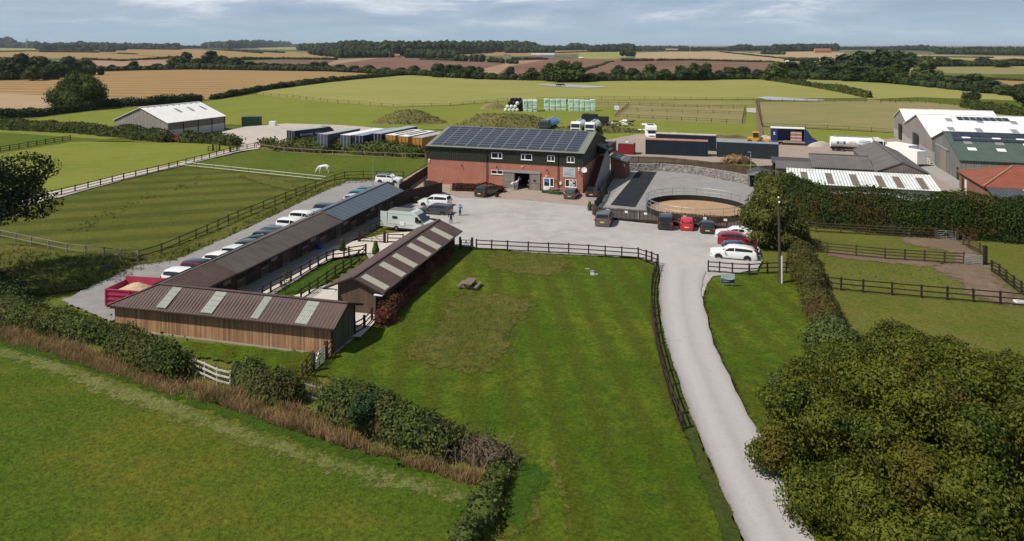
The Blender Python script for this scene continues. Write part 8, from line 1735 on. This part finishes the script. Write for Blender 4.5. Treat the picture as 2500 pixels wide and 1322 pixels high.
t = thing('wheelie_bin', 'black bin beside the boarded screen', 'bin', G(1016,500), .3); mb = MB(); mb.slab([(-.28,-.32,0),(.28,-.32,0),(.33,-.36,.95),(-.33,-.36,.95)], .66, 0, (0,1,0)); mb.build('tub', M['black'], t); mb = MB(); mb.box(-.36,.36,-.42,.34,.95,1.05); mb.build('lid', M['black'], t)
t = thing('wooden_gate_end', 'dark post with rails at the end of the copper hedge', 'gate', G(1107,469), ang(R2)); mb = MB(); mb.box(-.15,.15,-.15,.15,0,1.35); mb.build('post', DW, t); mb = MB()
for z in (.35,.7,1.05): mb.box(.15,1.6,-.04,.02,z,z+.1)
mb.build('rail', DW, t)
t = thing('feed_ring', 'pale feed ring lying on the rubble bank', 'feeder', G(1360,303)); mb = MB(); n_ = 20
for z in (.6,1.1): mb.tube([(cos(2*pi*i/n_)*1.1, sin(2*pi*i/n_)*1.1, z) for i in range(n_+1)], .05, 6)
mb.build('ring', M['galv'], t); mb = MB()
for i in range(n_): mb.bar((cos(2*pi*i/n_)*1.1, sin(2*pi*i/n_)*1.1, .3),(cos(2*pi*i/n_)*1.1, sin(2*pi*i/n_)*1.1, 1.1),.05)
mb.build('bar', M['galv'], t)
t = thing('blue_tub', 'bright blue sheet hanging on the stable front', 'tub', K+E1*21.5+R1*1.95, ang(E1)); mb = MB(); mb.tube([(0,0,.0),(0,0,.35),(0,0,.7)],[.26,.31,.34],14); mb.build('tub', plain('blue_tub', (.01,.09,.40), .4), t); mb = MB(); mb.tube([(cos(a*pi/8)*.34,sin(a*pi/8)*.34,.7) for a in range(17)],.025,6); mb.build('rim', plain('blue_tub_rim', (.01,.11,.45), .4), t)
t = thing('crate', 'white crate on the pale hardstanding by the green container', 'crate', G(666,309)); mb = MB(); mb.box(-.8,.8,-.7,.7,.15,1.4); mb.build('box', M['white'], t); mb = MB(); mb.box(-.85,.85,-.75,.75,0,.15); mb.build('pallet', M['gwood'], t)
t = thing('water_trough', 'white trough at the dark fence corner', 'trough', G(2492,744), 0); mb = MB(); mb.box(-.5,.5,-.25,.25,0,.35); mb.build('tub', M['white'], t); mb = MB(); mb.box(-.42,.42,-.18,.18,.351,.36); mb.build('water', m_pond, t)
t = thing('straw_heap', 'brown straw heap over the boarded bank fence', 'heap', G(1795,399)); rg = np.random.default_rng(9); V, F = lobes_foliage([(0,0,.5,2.4,1.4,1.1),(1.2,.3,.4,1.8,1.2,.8)], .35, 2, rg, .9, .1); quad_mesh('straw', V, F, L_dry, t)
# heap of cut branches in the yard
t = thing('brush_pile', 'long pile of pale cut branches behind the containers', 'brush pile', G(1775,338)); rg = random.Random(2); mb = MB()
for i in range(120): x = rg.gauss(0,4.0); y = rg.gauss(0,1.2); a_ = rg.uniform(-.5,.5); l = rg.uniform(.8,2.6); z = rg.uniform(.05,.7)*math.exp(-x*x/30); mb.bar((x,y,z),(x+cos(a_)*l,y+sin(a_)*l,z+rg.uniform(-.1,.3)),.05)
mb.build('branches', mat('dead_wood', (.27,.21,.16), (.19,.15,.11), 3), t)
# thorn twigs and dead branches in the front hedge
t = thing('dead_branch', 'bare grey branches sticking out of the front hedge end', 'branch', G(1190,1140)); rg = random.Random(8)
mb = MB()
for i in range(46): x, y = rg.gauss(0,.9), rg.gauss(0,.5); l = rg.uniform(.4,1.2); a_ = rg.uniform(0,6); mb.tube([(x,y,.3),(x+cos(a_)*l*.5,y+sin(a_)*l*.5,.9+rg.random()*.4),(x+cos(a_)*l,y+sin(a_)*l,1.0+rg.random()*.6)],[.016,.011,.004],4)
mb.build('twigs', mat('grey_twig', (.22,.185,.155), (.15,.12,.10), 3), t)
# distant pylon and bird
t = thing('pylon', 'faint lattice pylon on the horizon', 'pylon', Vector(((65-CU)*3000/FP, 3000, 0))); mb = MB()
for s in (-1, 1):
    for q in (-1, 1): mb.bar((s*4,q*4,0),(s*.6,q*.6,50),.5)
for z in (34,41,47): mb.bar((-8,0,z),(8,0,z),.6)
for z in range(4,48,6):
    w_ = 4-3.4*z/50; mb.bar((-w_,-w_,z),(w_,-w_,z+5),.35); mb.bar((w_,w_,z),(-w_,w_,z+5),.35)
mb.build('lattice', M['galv'], t)
hz_ = MB(); hz_.box(-30500, 30500, -450, 40500, -4.2, 95)
m_hz = bpy.data.materials.new('air'); m_hz.use_nodes = True; ntz = m_hz.node_tree; ntz.nodes.clear(); oz = N(ntz, 'ShaderNodeOutputMaterial'); pv = N(ntz, 'ShaderNodeVolumePrincipled')
pv.inputs['Color'].default_value = (.72,.82,.95,1); pv.inputs['Density'].default_value = 4e-5; ntz.links.new(pv.outputs[0], oz.inputs['Volume'])
USE_HAZE = True
if USE_HAZE: tag(hz_.build('haze', m_hz), kind='stuff')
for i_, o in enumerate(PROTO):                         # belt prototypes never placed
    if i_ not in used_proto:
        for c in list(o.children): bpy.data.objects.remove(c)
        bpy.data.objects.remove(o)
